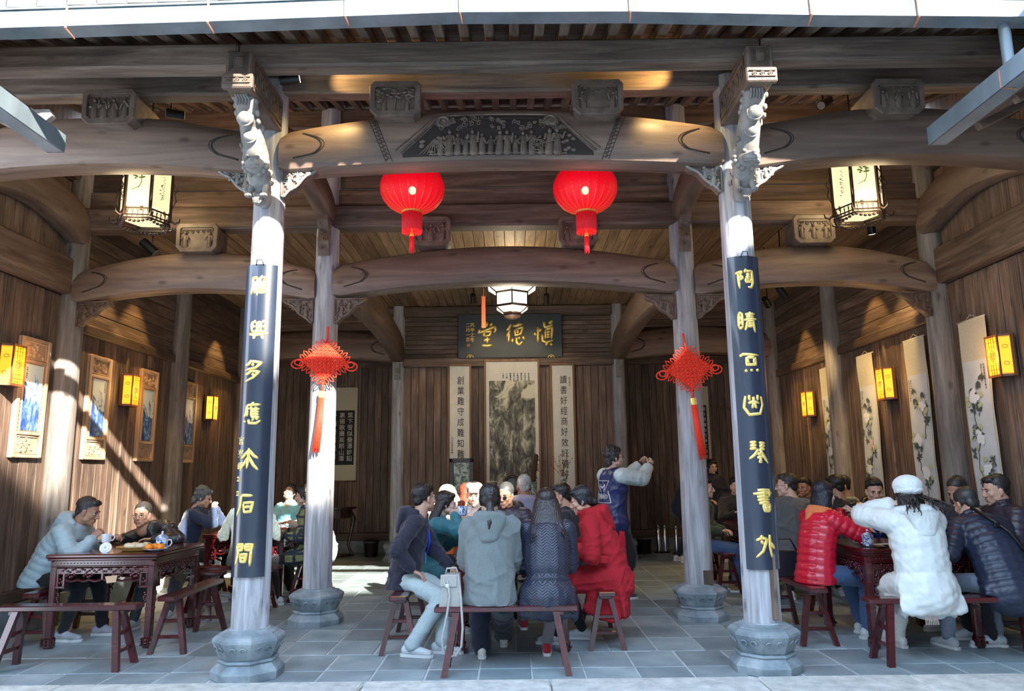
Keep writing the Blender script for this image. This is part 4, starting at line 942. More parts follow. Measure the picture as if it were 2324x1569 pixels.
# ---- lantern shaped wall lamps
M_LW=wood('orange_brown_lamp_wood',(.10,.035,.012),(.17,.065,.025),(.26,.11,.045),'z',6,.35,.05,.2,False)
M_AMB=glow('amber_lamp_glass',(1.0,.36,.015),1.25)
M_AMBY=glow('yellow_lamp_glass',(1.0,.60,.05),1.2)
def wall_lamp(X,Y,z,sgn,lab,am):
    g=T('wall_lamp',lab,'wall lamp',(X,Y,z),rz=-sgn*math.pi/2)  # front faces -y local
    w_,d_,h_=.27,.115,.40
    O('back_plate',MB().bbox((0,.0,0),(w_+.02,.025,h_),.005),M_LW,g)
    poly=[(-w_/2,0),(-w_/2,-.02),(-w_*.31,-d_),(w_*.31,-d_),(w_/2,-.02),(w_/2,0)]
    O('top_cap',MB().prism(poly[::-1],h_/2-.02,h_/2,'z'),M_LW,g);O('bottom_cap',MB().prism(poly[::-1],-h_/2,-h_/2+.025,'z'),M_LW,g)
    for (x,y) in poly[1:5]: O('lamp_post',MB().box((x,y,0),(.016,.016,h_)),M_LW,g)
    for (xa,ya),(xb,yb) in zip(poly[1:4],poly[2:5]):
        L_=math.hypot(xb-xa,yb-ya);an=math.atan2(yb-ya,xb-xa);c=((xa+xb)/2,(ya+yb)/2,0)
        O('glass_pane',MB().box(c,(L_-.014,.004,h_-.045),(0,0,an)),am,g)
        b=MB();dx,dy=math.cos(an),math.sin(an);nx,ny=(dy,-dx)
        def PP(u,w): return (c[0]+dx*u+nx*.005,c[1]+dy*u+ny*.005,w)
        if abs(an)<.1:
            for r_ in(.05,.03,.014): b.tube([PP(r_*.8*math.cos(a),r_*math.sin(a)) for a in [k*math.pi/8 for k in range(16)]],.003,4,closed=True)
            for k in range(8): a=k*math.pi/4;b.tube([PP(.012*math.cos(a),.012*math.sin(a)),PP(.04*math.cos(a),.05*math.sin(a))],.0025,4)
            for s in(-1,1):
                for u in (-.035,0,.035): b.tube([PP(u,s*.055),PP(u,s*.18)],.0025,4)
                for q in (.09,.13,.16): b.tube([PP(-.035 if q!=.13 else -.068,s*q),PP(.035 if q!=.13 else .068,s*q)],.0025,4)
                b.tube([PP(s*.04,0),PP(s*.07,0)],.003,4)
        else:
            for zz in(-.08,.08): b.tube([PP(.022*math.cos(a),zz+.016*math.sin(a)) for a in [k*math.pi/6 for k in range(12)]],.0025,4,closed=True)
            for s in(-1,1): b.tube([PP(-L_/2+.012,s*.172),PP(L_/2-.012,s*.172)],.0025,4)
        O('lattice',b,M_LW,g)
    lamp('POINT',(X+(-sgn)*.25,Y,z),7,(1,.55,.18),.08)
for X,Y,z,sg,lab,am in ((WL+.04,6.95,2.565,-1,'amber wall lamp at the left picture edge, nearest the courtyard',M_AMB),(WL+.04,9.16,2.565,-1,'amber wall lamp between the second and third porcelain panels',M_AMB),(WL+.04,11.66,2.56,-1,'small yellow wall lamp behind the last porcelain panel',M_AMBY),
                  (WR-.06,6.87,2.525,1,'amber wall lamp overlapping the largest flower scroll, right wall',M_AMB),(WR-.06,9.04,2.52,1,'amber wall lamp between the second and third flower scrolls',M_AMB),(WR-.06,11.46,2.49,1,'small amber wall lamp behind the last flower scroll, right wall',M_AMB)): wall_lamp(X,Y,z,sg,lab,am)
# ---- red silk lanterns
M_REDL,_nt,_b=newmat('red_lantern_silk');_b.inputs['Base Color'].default_value=(.45,.0,.010,1);_b.inputs['Roughness'].default_value=.5
_lw=N(_nt,'ShaderNodeLayerWeight',_Blend=.35);_rp=ramp(_nt,[(0,(.95,.0,.012)),(1,(.30,0,.008))]);_nt.links.new(_lw.outputs['Facing'],_rp.inputs[0]);_nt.links.new(_rp.outputs[0],_b.inputs['Emission Color']);_b.inputs['Emission Strength'].default_value=.62;_b.inputs['Alpha'].default_value=.90
M_RFR=plain('red_fringe',(.60,.01,.02),.6,emit=(.8,.01,.02),es=.18);M_GTH=plain('gold_thread',(.85,.45,.08),.4,.3)
def red_lantern(px,lab):
    q=at(px,428,6.6);g=T('red_lantern',lab,'lantern',(q.x,6.6,q.z))
    R0=.305
    v=[];f=[];nr=24;na=96
    for j in range(nr+1):
        th=math.radians(16)+math.radians(148)*j/nr
        for k in range(na):
            a=2*math.pi*k/na;rr=R0*math.sin(th)**.9*(1-.022*abs(math.cos(a*12))**.5*-1-.022);v.append((rr*math.cos(a),rr*math.sin(a),-R0*.80*math.cos(th)))
    for j in range(nr):
        for k in range(na): l=(k+1)%na;f.append((j*na+k,j*na+l,(j+1)*na+l,(j+1)*na+k))
    O('silk_body',MB().add(v,f),M_REDL,g,True)
    b=MB()
    for k in range(24):
        a=2*math.pi*k/24+math.pi/24*0
        b.tube([((R0*math.sin(t)**.9*.985+.003)*math.cos(a),(R0*math.sin(t)**.9*.985+.003)*math.sin(a),-R0*.80*math.cos(t)) for t in [math.radians(16+148*i/16) for i in range(17)]],.0022,4)
    O('gold_ribs',b,M_GTH,g)
    O('top_cap',MB().lathe([(.10,.225),(.10,.265),(.09,.27)],20),M_RFR,g,True,angle=40)
    O('bottom_cap',MB().lathe([(.095,-.255),(.10,-.235),(.10,-.215)],20),M_GTH,g,True,angle=40)
    b=MB()
    for k in range(56): a=2*math.pi*k/56;r_=.092;b.tube([(r_*math.cos(a),r_*math.sin(a),-.24),(r_*.98*math.cos(a+.05),r_*.98*math.sin(a+.05),-.42-.012*(k%3))],.0062,4)
    b.lathe([(.085,-.25),(.085,-.40)],20);O('fringe',b,M_RFR,g,True)
    b=MB().tube([(0,0,-.25),(0,0,-.44)],.006,6);b.ell((0,0,-.445),(.016,.016,.02),10,8);b.lathe([(.022,-.475),(.018,-.455),(.008,-.44)],12);O('gold_bead',b,M_GTH,g,True)
    b=MB()
    for k in range(16): a=2*math.pi*k/16;b.tube([(.016*math.cos(a),.016*math.sin(a),-.47),(.022*math.cos(a+.1),.022*math.sin(a+.1),-.62-.01*(k%3))],.004,4)
    O('tassel',b,M_RFR,g,True)
    O('bulb',MB().ell((0,-.0,-.02),(.035,.035,.04),12,8),glow('lantern_bulb',(1,.75,.4),14),g,True)
    O('hanging_cord',MB().tube([(0,0,.26),(0,0,1.14)],.005,5),M_RFR,g)
    lamp('POINT',(q.x,6.6,q.z-.55),5,(1,.12,.06),.12)
red_lantern(936,'round red silk lantern nearer the left columns, gold ribs and tassel')
red_lantern(1328,'round red silk lantern nearer the right columns, gold ribs and tassel')
# ---- tall hexagonal palace lanterns
M_GLS=glow('lit_painted_glass',(.92,.80,.46),.72);M_DKW=plain('dark_rosewood',(.030,.014,.010),.35,coat=.4);M_GRN=plain('painted_green',(.10,.16,.05),.7,emit=(.12,.18,.05),es=.25)
def hexlantern(px,py,lab,rz0):
    q=at(px,py,6.9);g=T('palace_lantern',lab,'lantern',(q.x,6.9,q.z),rz=rz0)
    R0=.235;h_=.58
    for k in range(6):
        a=math.pi/3*k;c=(R0*.90*math.cos(a+math.pi/6),R0*.90*math.sin(a+math.pi/6),h_/2+.06);an=a+math.pi/6+math.pi/2
        p0=(R0*math.cos(a),R0*math.sin(a))
        O('corner_post',MB().bbox((p0[0],p0[1],h_/2+.04),(.03,.03,h_+.08),.004,(0,0,a)),M_DKW,g)
        pn=O('glass_pane',MB().box((c[0]*.97,c[1]*.97,c[2]),(.20,.006,h_-.06),(0,0,an)),M_GLS,g)
        ux,uy=math.cos(an),math.sin(an);nx,ny=math.cos(a+math.pi/6),math.sin(a+math.pi/6)
        def PP(u,w): return (c[0]*.97+ux*u+nx*.006,c[1]*.97+uy*u+ny*.006,c[2]+w)
        b=MB();r_=random.Random(k)
        if k%2==0:
            for i in range(24): t=r_.random()*6.3;b.ell(PP(.0+.055*math.cos(t)*r_.random()**.5,.05+.05*math.sin(t)*r_.random()**.5),(.012,.004,.008),6,4,rot=(0,0,an))
            b.tube([PP(.02,.06),PP(.025,-.02),PP(.0,-.08)],.004,4);b.tube([PP(-.06,-.10),PP(.0,-.07)],.003,4)
        else:
            for i in range(12): u=.03+.01*(i%2);b.tube([PP(u-.03+.012*r_.random(),.08-.02*i),PP(u-.01,.075-.02*i)],.003,4)
            for i in range(8): b.ell(PP(-.02+.03*r_.random(),-.05-.02*i+.1*r_.random()),(.009,.003,.006),6,4)
        O('painted_motif',b,M_GRN,g)
        b=MB();a2=a+math.pi/3;e0=Vector((R0*math.cos(a),R0*math.sin(a),0));e1=Vector((R0*math.cos(a2),R0*math.sin(a2),0))
        for zz in (.065,.0,-.03): b.tube([e0*1.02+Vector((0,0,zz)),e1*1.02+Vector((0,0,zz))],.009 if zz!=0 else .007,5)
        for i in range(5): t=.1+.8*i/4;p=e0.lerp(e1,t)*1.02;b.tube([p+Vector((0,0,-.03)),p+(e1-e0)*.08+Vector((0,0,.06))],.004,4);b.tube([p+Vector((0,0,.06)),p+(e1-e0)*.08+Vector((0,0,-.03))],.004,4)
        for i in range(6): t=i/5;p=e0.lerp(e1,.08+.84*t)*1.0;b.ell(p+Vector((0,0,-.045-.018*math.sin(math.pi*t))),(.018,.018,.014),6,5)
        O('openwork_skirt',b,M_DKW,g)
        b=MB();n_=Vector((math.cos(a),math.sin(a),0))
        b.tube([n_*R0+Vector((0,0,.02)),n_*(R0+.05)+Vector((0,0,-.02)),n_*(R0+.09)+Vector((0,0,-.0)),n_*(R0+.095)+Vector((0,0,.035))],[.014,.012,.010,.006],6)
        b.tube([n_*(R0+.015)+Vector((0,0,.14)),n_*(R0+.05)+Vector((0,0,.22)),n_*(R0+.03)+Vector((0,0,.29)),n_*(R0+.055)+Vector((0,0,.33)),n_*(R0+.02)+Vector((0,0,.40))],.006,5)
        O('corner_scroll',b,M_DKW,g,True)
        b=MB();z0=h_+.12
        for i in range(7): t=-1+2*i/6;d=Vector((-math.sin(a),math.cos(a),0));b.tube([n_*(R0+.03)+d*t*.03+Vector((0,0,z0-.12)),n_*(R0+.10)+d*t*.09+Vector((0,0,z0+.02))],.004,4)
        b.tube([n_*(R0+.10)+Vector((-math.sin(a),math.cos(a),0))*t*.09+Vector((0,0,z0+.02)) for t in(-1,1)],.012,5);O('upper_fan',b,M_DKW,g)
        O('crown_pane',MB().box((n_*(R0+.055)+Vector((0,0,z0)))[:],(.16,.004,.15),(0.5,0,a+math.pi/2)),M_GLS,g)
        b=MB()
    O('top_frame',MB().lathe([(R0+.13,h_+.22),(R0+.14,h_+.25),(.05,h_+.30)],6),M_DKW,g)
    O('bottom_glass',MB().lathe([(R0*.9,.05),(R0*.75,-.005)],6,cap=True),M_GLS,g)
    O('bulb',MB().ell((0,0,.34),(.045,.045,.06),12,8),glow('palace_bulb',(1,.9,.6),10),g,True)
    O('hanging_rod',MB().tube([(0,0,h_+.28),(0,0,h_+.90)],.008,6),M_BLK,g)
    lamp('POINT',(q.x,6.9-.30,q.z+.0),8,(1,.78,.42),.15);lamp('POINT',(q.x,7.35,q.z+.3),7,(1,.78,.42),.15)
hexlantern(328,503,'tall six-sided painted glass lantern hanging in the left bay',.12)
hexlantern(1950,490,'tall six-sided painted glass lantern hanging in the right bay',-.10)
# ---- wide hexagonal ceiling lantern
q=at(1162,680,9.5);g=T('ceiling_lantern','wide six-sided lit lantern hanging in front of the plaque','lantern',(q.x,9.5,q.z),rz=math.pi/6)
M_HOT=glow('bright_lantern_glass',(1,.93,.72),1.9)
def hexband(r0,z0,r1,z1,nm):
    for k in range(6):
        a,a2=math.pi/3*k,math.pi/3*(k+1);P=[Vector((r0*math.cos(a),r0*math.sin(a),z0)),Vector((r0*math.cos(a2),r0*math.sin(a2),z0)),Vector((r1*math.cos(a2),r1*math.sin(a2),z1)),Vector((r1*math.cos(a),r1*math.sin(a),z1))]
        n_=(P[1]-P[0]).cross(P[3]-P[0]).normalized()*.004
        O(nm,MB().add([p[:] for p in P]+[(p-n_)[:] for p in P],[(0,1,2,3),(7,6,5,4),(0,4,5,1),(1,5,6,2),(2,6,7,3),(3,7,4,0)]),M_HOT,g)
        b=MB();b.tube([P[0],P[1]],.011,5);b.tube([P[3],P[2]],.011,5);b.tube([P[0],P[3]],.011,5);O('rib',b,M_DKW,g)
hexband(.235,-.10,.235,.07,'glass_pane');hexband(.24,.08,.37,.165,'upper_pane');hexband(.13,-.19,.24,-.115,'lower_pane')
O('top_cover',MB().lathe([(.37,.20),(.38,.225),(.10,.26)],6),M_DKW,g)
b=MB();b.lathe([(.12,-.195),(.125,-.23),(.05,-.265)],6,cap=False)
for k in range(12): a=k*math.pi/6;b.tube([(.12*math.cos(a),.12*math.sin(a),-.17),(.03*math.cos(a),.03*math.sin(a),-.25)],.006,4)
O('openwork_drop',b,M_DKW,g)
for k in range(6):
    a=math.pi/3*k;n_=Vector((math.cos(a),math.sin(a),0));b=MB().tube([n_*.37+Vector((0,0,.23)),n_*.42+Vector((0,0,.20)),n_*.41+Vector((0,0,.12)),n_*.43+Vector((0,0,.08))],[.012,.012,.009,.006],6);O('corner_scroll',b,M_DKW,g,True)
O('hanging_rod',MB().tube([(0,0,.25),(0,0,.72)],.01,6),M_BLK,g)
b=MB()
for dx in(-.012,.015):
    for i in range(8): b.tube([(-.33+dx+.003*(i-4),.19,.05),(-.33+dx+.004*(i-4),.19,-.38)],.004,4)
b.tube([(-.33,.19,.2),(-.33,.19,.04)],.003,4);O('orange_tassel',b,plain('orange_silk',(.75,.14,.05),.6),g)
lamp('POINT',(q.x,9.5,q.z+.42),14,(1,.85,.55),.2);lamp('POINT',(q.x,9.35,q.z-.5),26,(1,.85,.6),.2)
# ---- track spotlights
def spot(px,py,Y,aim,lab,lit=True,e=60,cone=38,s=1.0):
    q=at(px,py,Y);d=(Vector(aim)-q).normalized();g=T('spotlight',lab,'spotlight',q);er=d.to_track_quat('-Z','Y').to_euler();zc=4.48 if Y>Y1 else (4.60+(Y-4.72)*.30 if Y<5.8 else 4.80+(Y-4.77)*.28)
    O('can',MB().lathe([(.04*s,.12*s),(.045*s,.10*s),(.045*s,-.02*s),(.048*s,-.04*s)],16),M_BLK,g,True,angle=40,rot=er)
    O('lens',MB().lathe([(.040*s,-.041*s),(.038*s,-.044*s)],16),M_LENS if lit else plain('unlit_lens',(.3,.3,.28),.3),g,rot=er)
    O('stalk',MB().tube([(0,0,.0),(0,.0,max(.08,zc-q.z))],.008*s,5),M_BLK,g)
    if lit and e: lamp('SPOT',(q+d*.06)[:],e,(1,.68,.28),.03,aim,cone,.6)
spot(668,178,5.62,(-.6,5.82,5.0),'lit spotlight by the left column cantilever, glowing on the tie beam',True,45,70)
lamp('SPOT',(1.5,5.55,4.72),45,(1,.62,.2),.03,(1.1,5.8,4.95),70,.6)
lamp('SPOT',(-1.45,5.5,4.85),40,(1,.72,.3),.04,(-1.6,5.75,4.3),80,.8);lamp('SPOT',(1.3,5.5,4.85),40,(1,.72,.3),.04,(1.4,5.75,4.3),80,.8)
spot(388,258,6.5,(-3.9,6.2,4.9),'black spotlight seen through the gap over the left bay',False)
spot(1868,236,6.5,(2.5,6.2,4.5),'black spotlight seen through the gap over the right bay',False)
lamp('POINT',(-3.0,6.9,5.05),10,(1,.60,.25),.1);lamp('POINT',(2.9,6.9,5.05),10,(1,.60,.25),.1)
spot(290,507,8.2,(-4.8,8.6,3.0),'lit spotlight just under the left tall lantern',True,150,44)
spot(345,568,8.0,(-3.0,8.4,3.0),'black spotlight with its lens turned down beside the left tall lantern',False,s=1.2)
spot(1978,523,8.2,(4.64,8.8,2.8),'lit spotlight just under the right tall lantern',True,150,44)
spot(1742,690,9.6,(4.64,11.1,2.7),'lit spotlight deep in the right bay, the lower of two',True,150,40)
spot(1778,668,8.9,(4.64,9.7,2.4),'lit spotlight deep in the right bay, the upper of two',True,80,40)
for X_,Y_ in ((-4.52,9.25),(-4.52,11.9),(4.36,9.3),(4.36,11.6)): lamp('SPOT',(X_,Y_,4.30),95,(1,.62,.20),.02,(X_*1.02,Y_,0),62,.35)
spot(766,735,8.6,(-3.2,10.0,0),'tiny lit spotlight beside the inner column above the left knot',True,40,60,.6)
spot(1074,682,11.5,(-.6,12.9,3.2),'small black spotlight left of the ceiling lantern',False);spot(1240,682,11.5,(.6,12.9,3.2),'small black spotlight right of the ceiling lantern',False)
lamp('SPOT',(-.5,11.0,4.35),40,(1,.80,.5),.05,(-.3,12.9,2.9),60,.7);lamp('SPOT',(.5,11.0,4.35),40,(1,.80,.5),.05,(.3,12.9,2.9),60,.7)
lamp('SPOT',(-1.45,11.8,4.3),30,(1,.7,.4),.03,(-1.5,12.95,2.6),40,.7)
lamp('SPOT',(2.3,9.8,4.3),120,(1,.74,.35),.03,(1.75,10.6,0),50,.8)
# ---- knots on the inner columns
M_KN=plain('red_knot_cord',(.80,.022,.010),.6,c2=(.92,.06,.012),s=60,bump=.3)
def knot(px,py,lab,tilt,lean):
    q=at(px,py,Y1-.20);g=T('knot_pendant',lab,'knot ornament',(q.x,Y1-.21,q.z))
    s=.124
    def D(u,v_): # diamond coords
        return Vector(((u-v_)*s*.98,-.012-.02*(1-max(abs(u),abs(v_)))+.0,(u+v_)*s*.86))
    b=MB();n=11
    for i in range(n):
        u=-1+2*(i+.5)/n
        for off in(-.035,.035):
            b.tube([D(u+off*1.6,-1+2*k/22)+Vector((0,-.009*math.cos(k*math.pi*n/22+i*math.pi),0)) for k in range(23)],.0062,5)
            b.tube([D(-1+2*k/22,u+off*1.6)+Vector((0,.009*math.cos(k*math.pi*n/22+i*math.pi),0)) for k in range(23)],.0072,5)
    b.box((0,.004,0),(s*1.45*.96,.012,s*1.45*.86),(0,math.pi/4,0))
    O('woven_diamond',b,M_KN,g,True)
    for e,(fx,nrm) in enumerate(((lambda t:(t,1),Vector((-.707,0,.707))),(lambda t:(1,t),Vector((.707,0,.707))),(lambda t:(t,-1),Vector((.707,0,-.707))),(lambda t:(-1,t),Vector((-.707,0,-.707))))):
        b=MB()
        for i in range(6):
            t=-.82+1.64*i/5;u,v_=fx(t);p=D(u,v_);tg=Vector((nrm.z,0,-nrm.x));L_=.062+.012*math.sin(i*2)
            b.tube([p-tg*.012,p+nrm*L_*.6-tg*.017+Vector((0,-.006,0)),p+nrm*L_,p+nrm*L_*.6+tg*.017+Vector((0,-.006,0)),p+tg*.012],.0065,5)
        O('cord_loops',b,M_KN,g,True)
    for sg in(-1,1):
        b=MB();p=Vector((sg*s*1.86,0,0))
        for r_,dz in ((.062,-.01),(.044,-.0)):
            b.tube([p+Vector((sg*(r_*.9-r_*1.0*math.cos(a)),-.01,dz*2-.02+r_*.72*math.sin(a)*-1)) for a in [k*2*math.pi/16 for k in range(17)]],.0075,6)
        O('side_loop',b,M_KN,g,True)
    b=MB();b.tube([(0,0,s*1.7),(0,-.0,s*1.7+.17)],.011,6);b.tube([(-.008,0,s*1.7),(.008,-.0,s*1.7+.17)],.008,6);O('hanging_loop',b,M_KN,g,True)
    b=MB();b.tube([(0,0,-s*1.7),(0,0,-s*1.7-.10)],.013,6);b.ell((0,0,-s*1.75-.01),(.024,.02,.02),8,6);O('neck_knot',b,M_KN,g,True)
    z=-s*1.7-.10
    O('gold_band',MB().lathe([(.032,z-.07),(.036,z-.06),(.036,z-.01),(.032,z)],16,sy=.6),M_GOLD,g,True,angle=40)
    b=MB()
    for k in range(34): a=k*2*math.pi/34;b.tube([(.026*math.cos(a),.014*math.sin(a),z-.06),(.031*math.cos(a),.017*math.sin(a),z-.33),(.036*math.cos(a)+lean*.03,.018*math.sin(a),z-.58-.02*(k%4))],.0048,4)
    O('tassel',b,M_KN,g,True);g.rotation_euler=(0,tilt,0)
knot(738,822,'red woven knot ornament with tassel on the sunlit left inner column',.06,-.3)
knot(1562,838,'red woven knot ornament with gold band and tassel on the right inner column',-.10,.3)
# ================================================================ FURNITURE AND SMALL THINGS
def sq_table(x,y,label,seed=0,fancy=True,w=.95,h=.82):
    g=T('square_table',label,'table',(x,y,0),group=None)
    hw=w/2
    O('tabletop',MB().bbox((0,0,h-.022),(w+.06,w+.06,.035),.010).bbox((0,0,h-.050),(w+.03,w+.03,.022),.006),M_RED,g)
    for sx in(-1,1):
        for sy in(-1,1):
            b=MB();b.bbox((sx*(hw-.035),sy*(hw-.035),h/2-.03),(.062,.062,h-.07),.008)
            b.bbox((sx*(hw-.035),sy*(hw-.035),.335),(.07,.07,.02),.006)
            r_=random.Random(3)
            b.bbox((sx*(hw-.035),sy*(hw-.035),.05),(.085,.085,.10),.018)
            for k in range(10): b.ell((sx*(hw-.035)+r_.choice((-1,1))*.042*(k%2),sy*(hw-.035)-.042,.02+.075*r_.random()),(.013,.012,.013),6,5)
            O('leg',b,M_RED,g)
    for k in range(4):
        a=k*math.pi/2
        def Q(u,v_,o=0.0): # point on side k ; u along, v_ height, o outward
            c_,s_=math.cos(a),math.sin(a);X,Y=u,-(hw-.02)-o;return (X*c_-Y*s_,X*s_+Y*c_,v_)
        rt=(0,0,a);b=MB()
        def BX(u,v_,du,dv,dd=.022,o=0): b.bbox(Q(u,v_,o),(du,dd,dv),.004,rt)
        BX(0,h-.085,w-.06,.05,.03);BX(0,h-.115,w-.03,.012,.04)
        BX(0,h-.155,w-.10,.055,.02)
        for s in(-1,1):
            BX(s*(hw-.13),h-.235,.022,.125);BX(s*(hw-.10),h-.295,.09,.022);BX(s*(hw-.075),h-.235,.018,.12)
            b.tube([Q(s*(hw-.14-(hw-.14)*i/12*.96),h-.232-.014*math.sin(i/12*3*math.pi)**2,0) for i in range(13)],.011,6)
        BX(0,h-.20,.022,.07)
        O('apron',b,M_RED,g)
        b=MB();r_=random.Random(k)
        for i in range(34): u=-hw+.12+(w-.24)*i/33;b.ell(Q(u,h-.150+.014*math.sin(i*1.7),.012),(.012,.012,.010),6,4)
        for i in range(26): u=-hw+.10+(w-.2)*i/25;b.ell(Q(u,h-.086,.014),(.007,.007,.005),5,4)
        for s in(-1,1):
            for uu in (.13,.29):
                for i in range(5): b.ell(Q(s*uu+.018*(i-2),h-.198+.014*math.sin(i*2),.004),(.018,.014,.016),6,5,rot=(r_.random(),r_.random(),0))
            for i in range(6): b.ell(Q(s*(hw-.085)+.008*math.sin(i*2),h-.35-.018*i,0),(.014-.001*i,.012,.014),6,5);b.ell(Q(s*(hw-.10)+.012*math.cos(i*2),h-.245+.02*math.sin(i*2),.004),(.013,.012,.013),6,5)
        O('carved_ornament',b,M_RED,g,True)
    return g
def bench(x,y,rz,label,L=1.08,h=.485):
    g=T('long_bench',label,'bench',(x,y,0),rz=rz)
    O('seat',MB().bbox((0,0,h-.02),(L,.15,.042),.007),M_RED,g)
    for sx in(-1,1):
        for sy in(-1,1):
            a=Vector((sx*(L/2-.17),sy*.038,h-.03));c=Vector((sx*(L/2-.085),sy*.145,0))
            b=MB();v=[]
            for p,q in ((a,.026),(c,.024)):
                for dx,dy in((-1,-1),(1,-1),(1,1),(-1,1)): v.append((p.x+dx*q,p.y+dy*q*.85,p.z))
            b.add(v,[(3,2,1,0),(4,5,6,7),(0,1,5,4),(1,2,6,5),(2,3,7,6),(3,0,4,7)]);O('leg',b,M_RED,g)
        for t in(.42,.70):
            yy=.038+(.145-.038)*t;zz=(h-.03)*(1-t);xx=sx*(L/2-.17+.085*t)
            O('stretcher',MB().bbox((xx,0,zz),(.022,2*yy,.030),.004),M_RED,g)
    for sx in(-1,1): O('apron_block',MB().bbox((sx*(L/2-.13),0,h-.055),(.05,.10,.035),.004),M_RED,g)
    return g
HB=math.pi/2
sq_table(-3.71,7.29,'dark red carved square table with teacups and oranges, in front of the sunlit wall')
sq_table(-3.22,9.45,'sunlit bright red square table behind the left front column',1)
sq_table(-.02,6.95,'dark red square table mostly hidden by the group on the centre bench',2)
sq_table(3.45,6.92,'dark red square table between the white coat and the black puffer jacket',3)
sq_table(3.35,9.75,'dark square table behind the right front column, with a single cup',4)
bench(-3.60,6.18,0,'empty red bench in front of the left carved table',1.14)
bench(-2.98,7.05,HB,'empty red bench seen end on, right of the left carved table')
bench(-4.30,7.30,HB,'red bench under the man in the light blue puffer jacket')
bench(-3.66,8.16,0,'red bench under the man in the black leather jacket')
bench(-2.55,9.55,HB,'red bench under the green plaid coat, by the sunlit table')
bench(-3.95,9.55,HB,'red bench at the wall end of the sunlit red table')
bench(-3.2,8.62,0,'red bench in front of the sunlit red table, partly behind the couplet board')
bench(-.07,5.92,0,'long red bench carrying the grey coat and the handbag',1.10)
bench(-.98,6.92,HB,'red bench end under the man in grey trousers')
bench(.78,7.0,HB,'red bench end under the red coat')
bench(-.05,7.95,0,'red bench on the far side of the centre table')
bench(3.48,6.05,0,'long red bench under the white coat and the navy puffer jacket',1.42)
bench(2.60,7.05,HB,'red bench under the red puffer jacket')
bench(3.6,8.02,0,'red bench on the far side of the right table')
bench(3.35,8.66,0,'red bench under the grey wool blazer, behind the red puffer jacket',1.3)
bench(4.36,7.25,HB,'red bench under the two men along the right wall',1.2)
bench(-.30,8.95,0,'red bench under the lilac hooded jacket, beyond the centre table',1.5)
bench(-3.1,10.42,0,'red bench behind the sunlit red table')
bench(3.2,10.6,0,'red bench behind the rear right table')
bench(2.62,9.75,HB,'red bench under the green parka and jeans')
bench(4.25,9.7,HB,'red bench along the right wall, by the rear table')
# ---- porcelain
M_BLUEW=painting('blue_white_cup',(.80,.84,.88),(.02,.06,.35),(.10,.22,.55),22,-1,1,(.02,.02))
M_AMBF=plain('orange_peel',(.85,.22,.012),.4,c2=(.95,.32,.02),s=60,bump=.2)
M_LEAF=plain('green_leaf',(.03,.11,.02),.5)
def cup(x,y,z,label,lid=True,s=1.0,mat=None,rz=0):
    g=T('lidded_cup' if lid else 'cup',label,'cup',(x,y,z),rz=rz);mat=mat or M_BLUEW
    O('bowl',MB().lathe([(.030*s,0),(.040*s,.006*s),(.044*s,.03*s),(.046*s,.088*s),(.042*s,.088*s),(.038*s,.012*s),(.002,.010*s)],20,cap=True),mat,g,True,angle=40)
    O('handle',MB().tube([(.043*s,0,.075*s),(.075*s,0,.074*s),(.082*s,0,.05*s),(.068*s,0,.025*s),(.042*s,0,.022*s)],.006*s,6),M_WHITE,g,True)
    if lid: O('lid',MB().lathe([(.050*s,.088*s),(.049*s,.094*s),(.030*s,.112*s),(.010*s,.120*s),(.006*s,.126*s),(.011*s,.136*s),(.007*s,.144*s),(.001,.146*s)],20),mat,g,True,angle=50)
    return g
TZ=.8195
cup(-3.33,7.12,TZ,'blue and white lidded teacup among the oranges on the left table',s=1.15)
g=T('cup_cover','white porcelain cup lid propped on the edge of the left table','cup cover',(-3.75,6.92,TZ+.037),rot=(1.15,0,.3));O('disc',MB().lathe([(.052,0),(.050,.008),(.034,.010),(.030,.016),(.004,.018)],20),M_WHITE,g,True,angle=40);O('knob',MB().lathe([(.006,.014),(.010,.026),(.001,.032)],12),M_WHITE,g,True)
g=T('snack_tray','yellow octagonal tray of wrapped pastries on the left table','tray',(-3.53,7.06,TZ))
M_TRAY=plain('yellow_tray',(.48,.27,.06),.4,c2=(.58,.36,.10),s=12)
O('tray_body',MB().lathe([(.12,.0),(.17,.035),(.175,.035),(.165,.030),(.11,.008)],8,sx=1.15,sy=.85),M_TRAY,g)
b=MB();r_=random.Random(4)
M_BUN=plain('clear_wrapped_bun',(.62,.50,.27),.2,c2=(.80,.76,.62),s=30,coat=.8,bump=.5)
for k in range(9): bb=T('wrapped_pastry','plastic wrapped pastry heaped on the yellow octagonal tray','pastry',(-3.53+r_.uniform(-.09,.09),7.06+r_.uniform(-.06,.06),TZ+.012),group='pastries on the yellow tray');O('bun',MB().ell((0,0,.03),(.042,.035,.028),12,8),M_BUN,bb,True);O('wrapper_end',MB().prism([(0,.02),(.06,.045),(.06,.0)],-.004,.004),M_BUN,bb)
g=T('fruit_plate','clear plate of tangerines on the left table','plate',(-3.32,6.98,TZ));O('dish',MB().lathe([(.06,.0),(.105,.022),(.11,.024),(.10,.018),(.05,.004)],24),plain('clear_dish',(.75,.8,.85),.1,coat=1),g,True)
for i,(dx,dy,dz) in enumerate(((-.05,-.02,0),(-.015,.03,.0),(.055,-.015,0))):
    o=T('tangerine','bright orange tangerine on the clear plate of the left table','fruit',(-3.32+dx,6.98+dy,TZ+.012),group='tangerines on the left table');O('peel',MB().ell((0,0,.028),(.034,.034,.028),16,10),M_AMBF,o,True);O('stem_leaf',MB().ell((.0,-.005,.056),(.016,.009,.004),8,4,rot=(.4,.3,i)),M_LEAF,o,True)
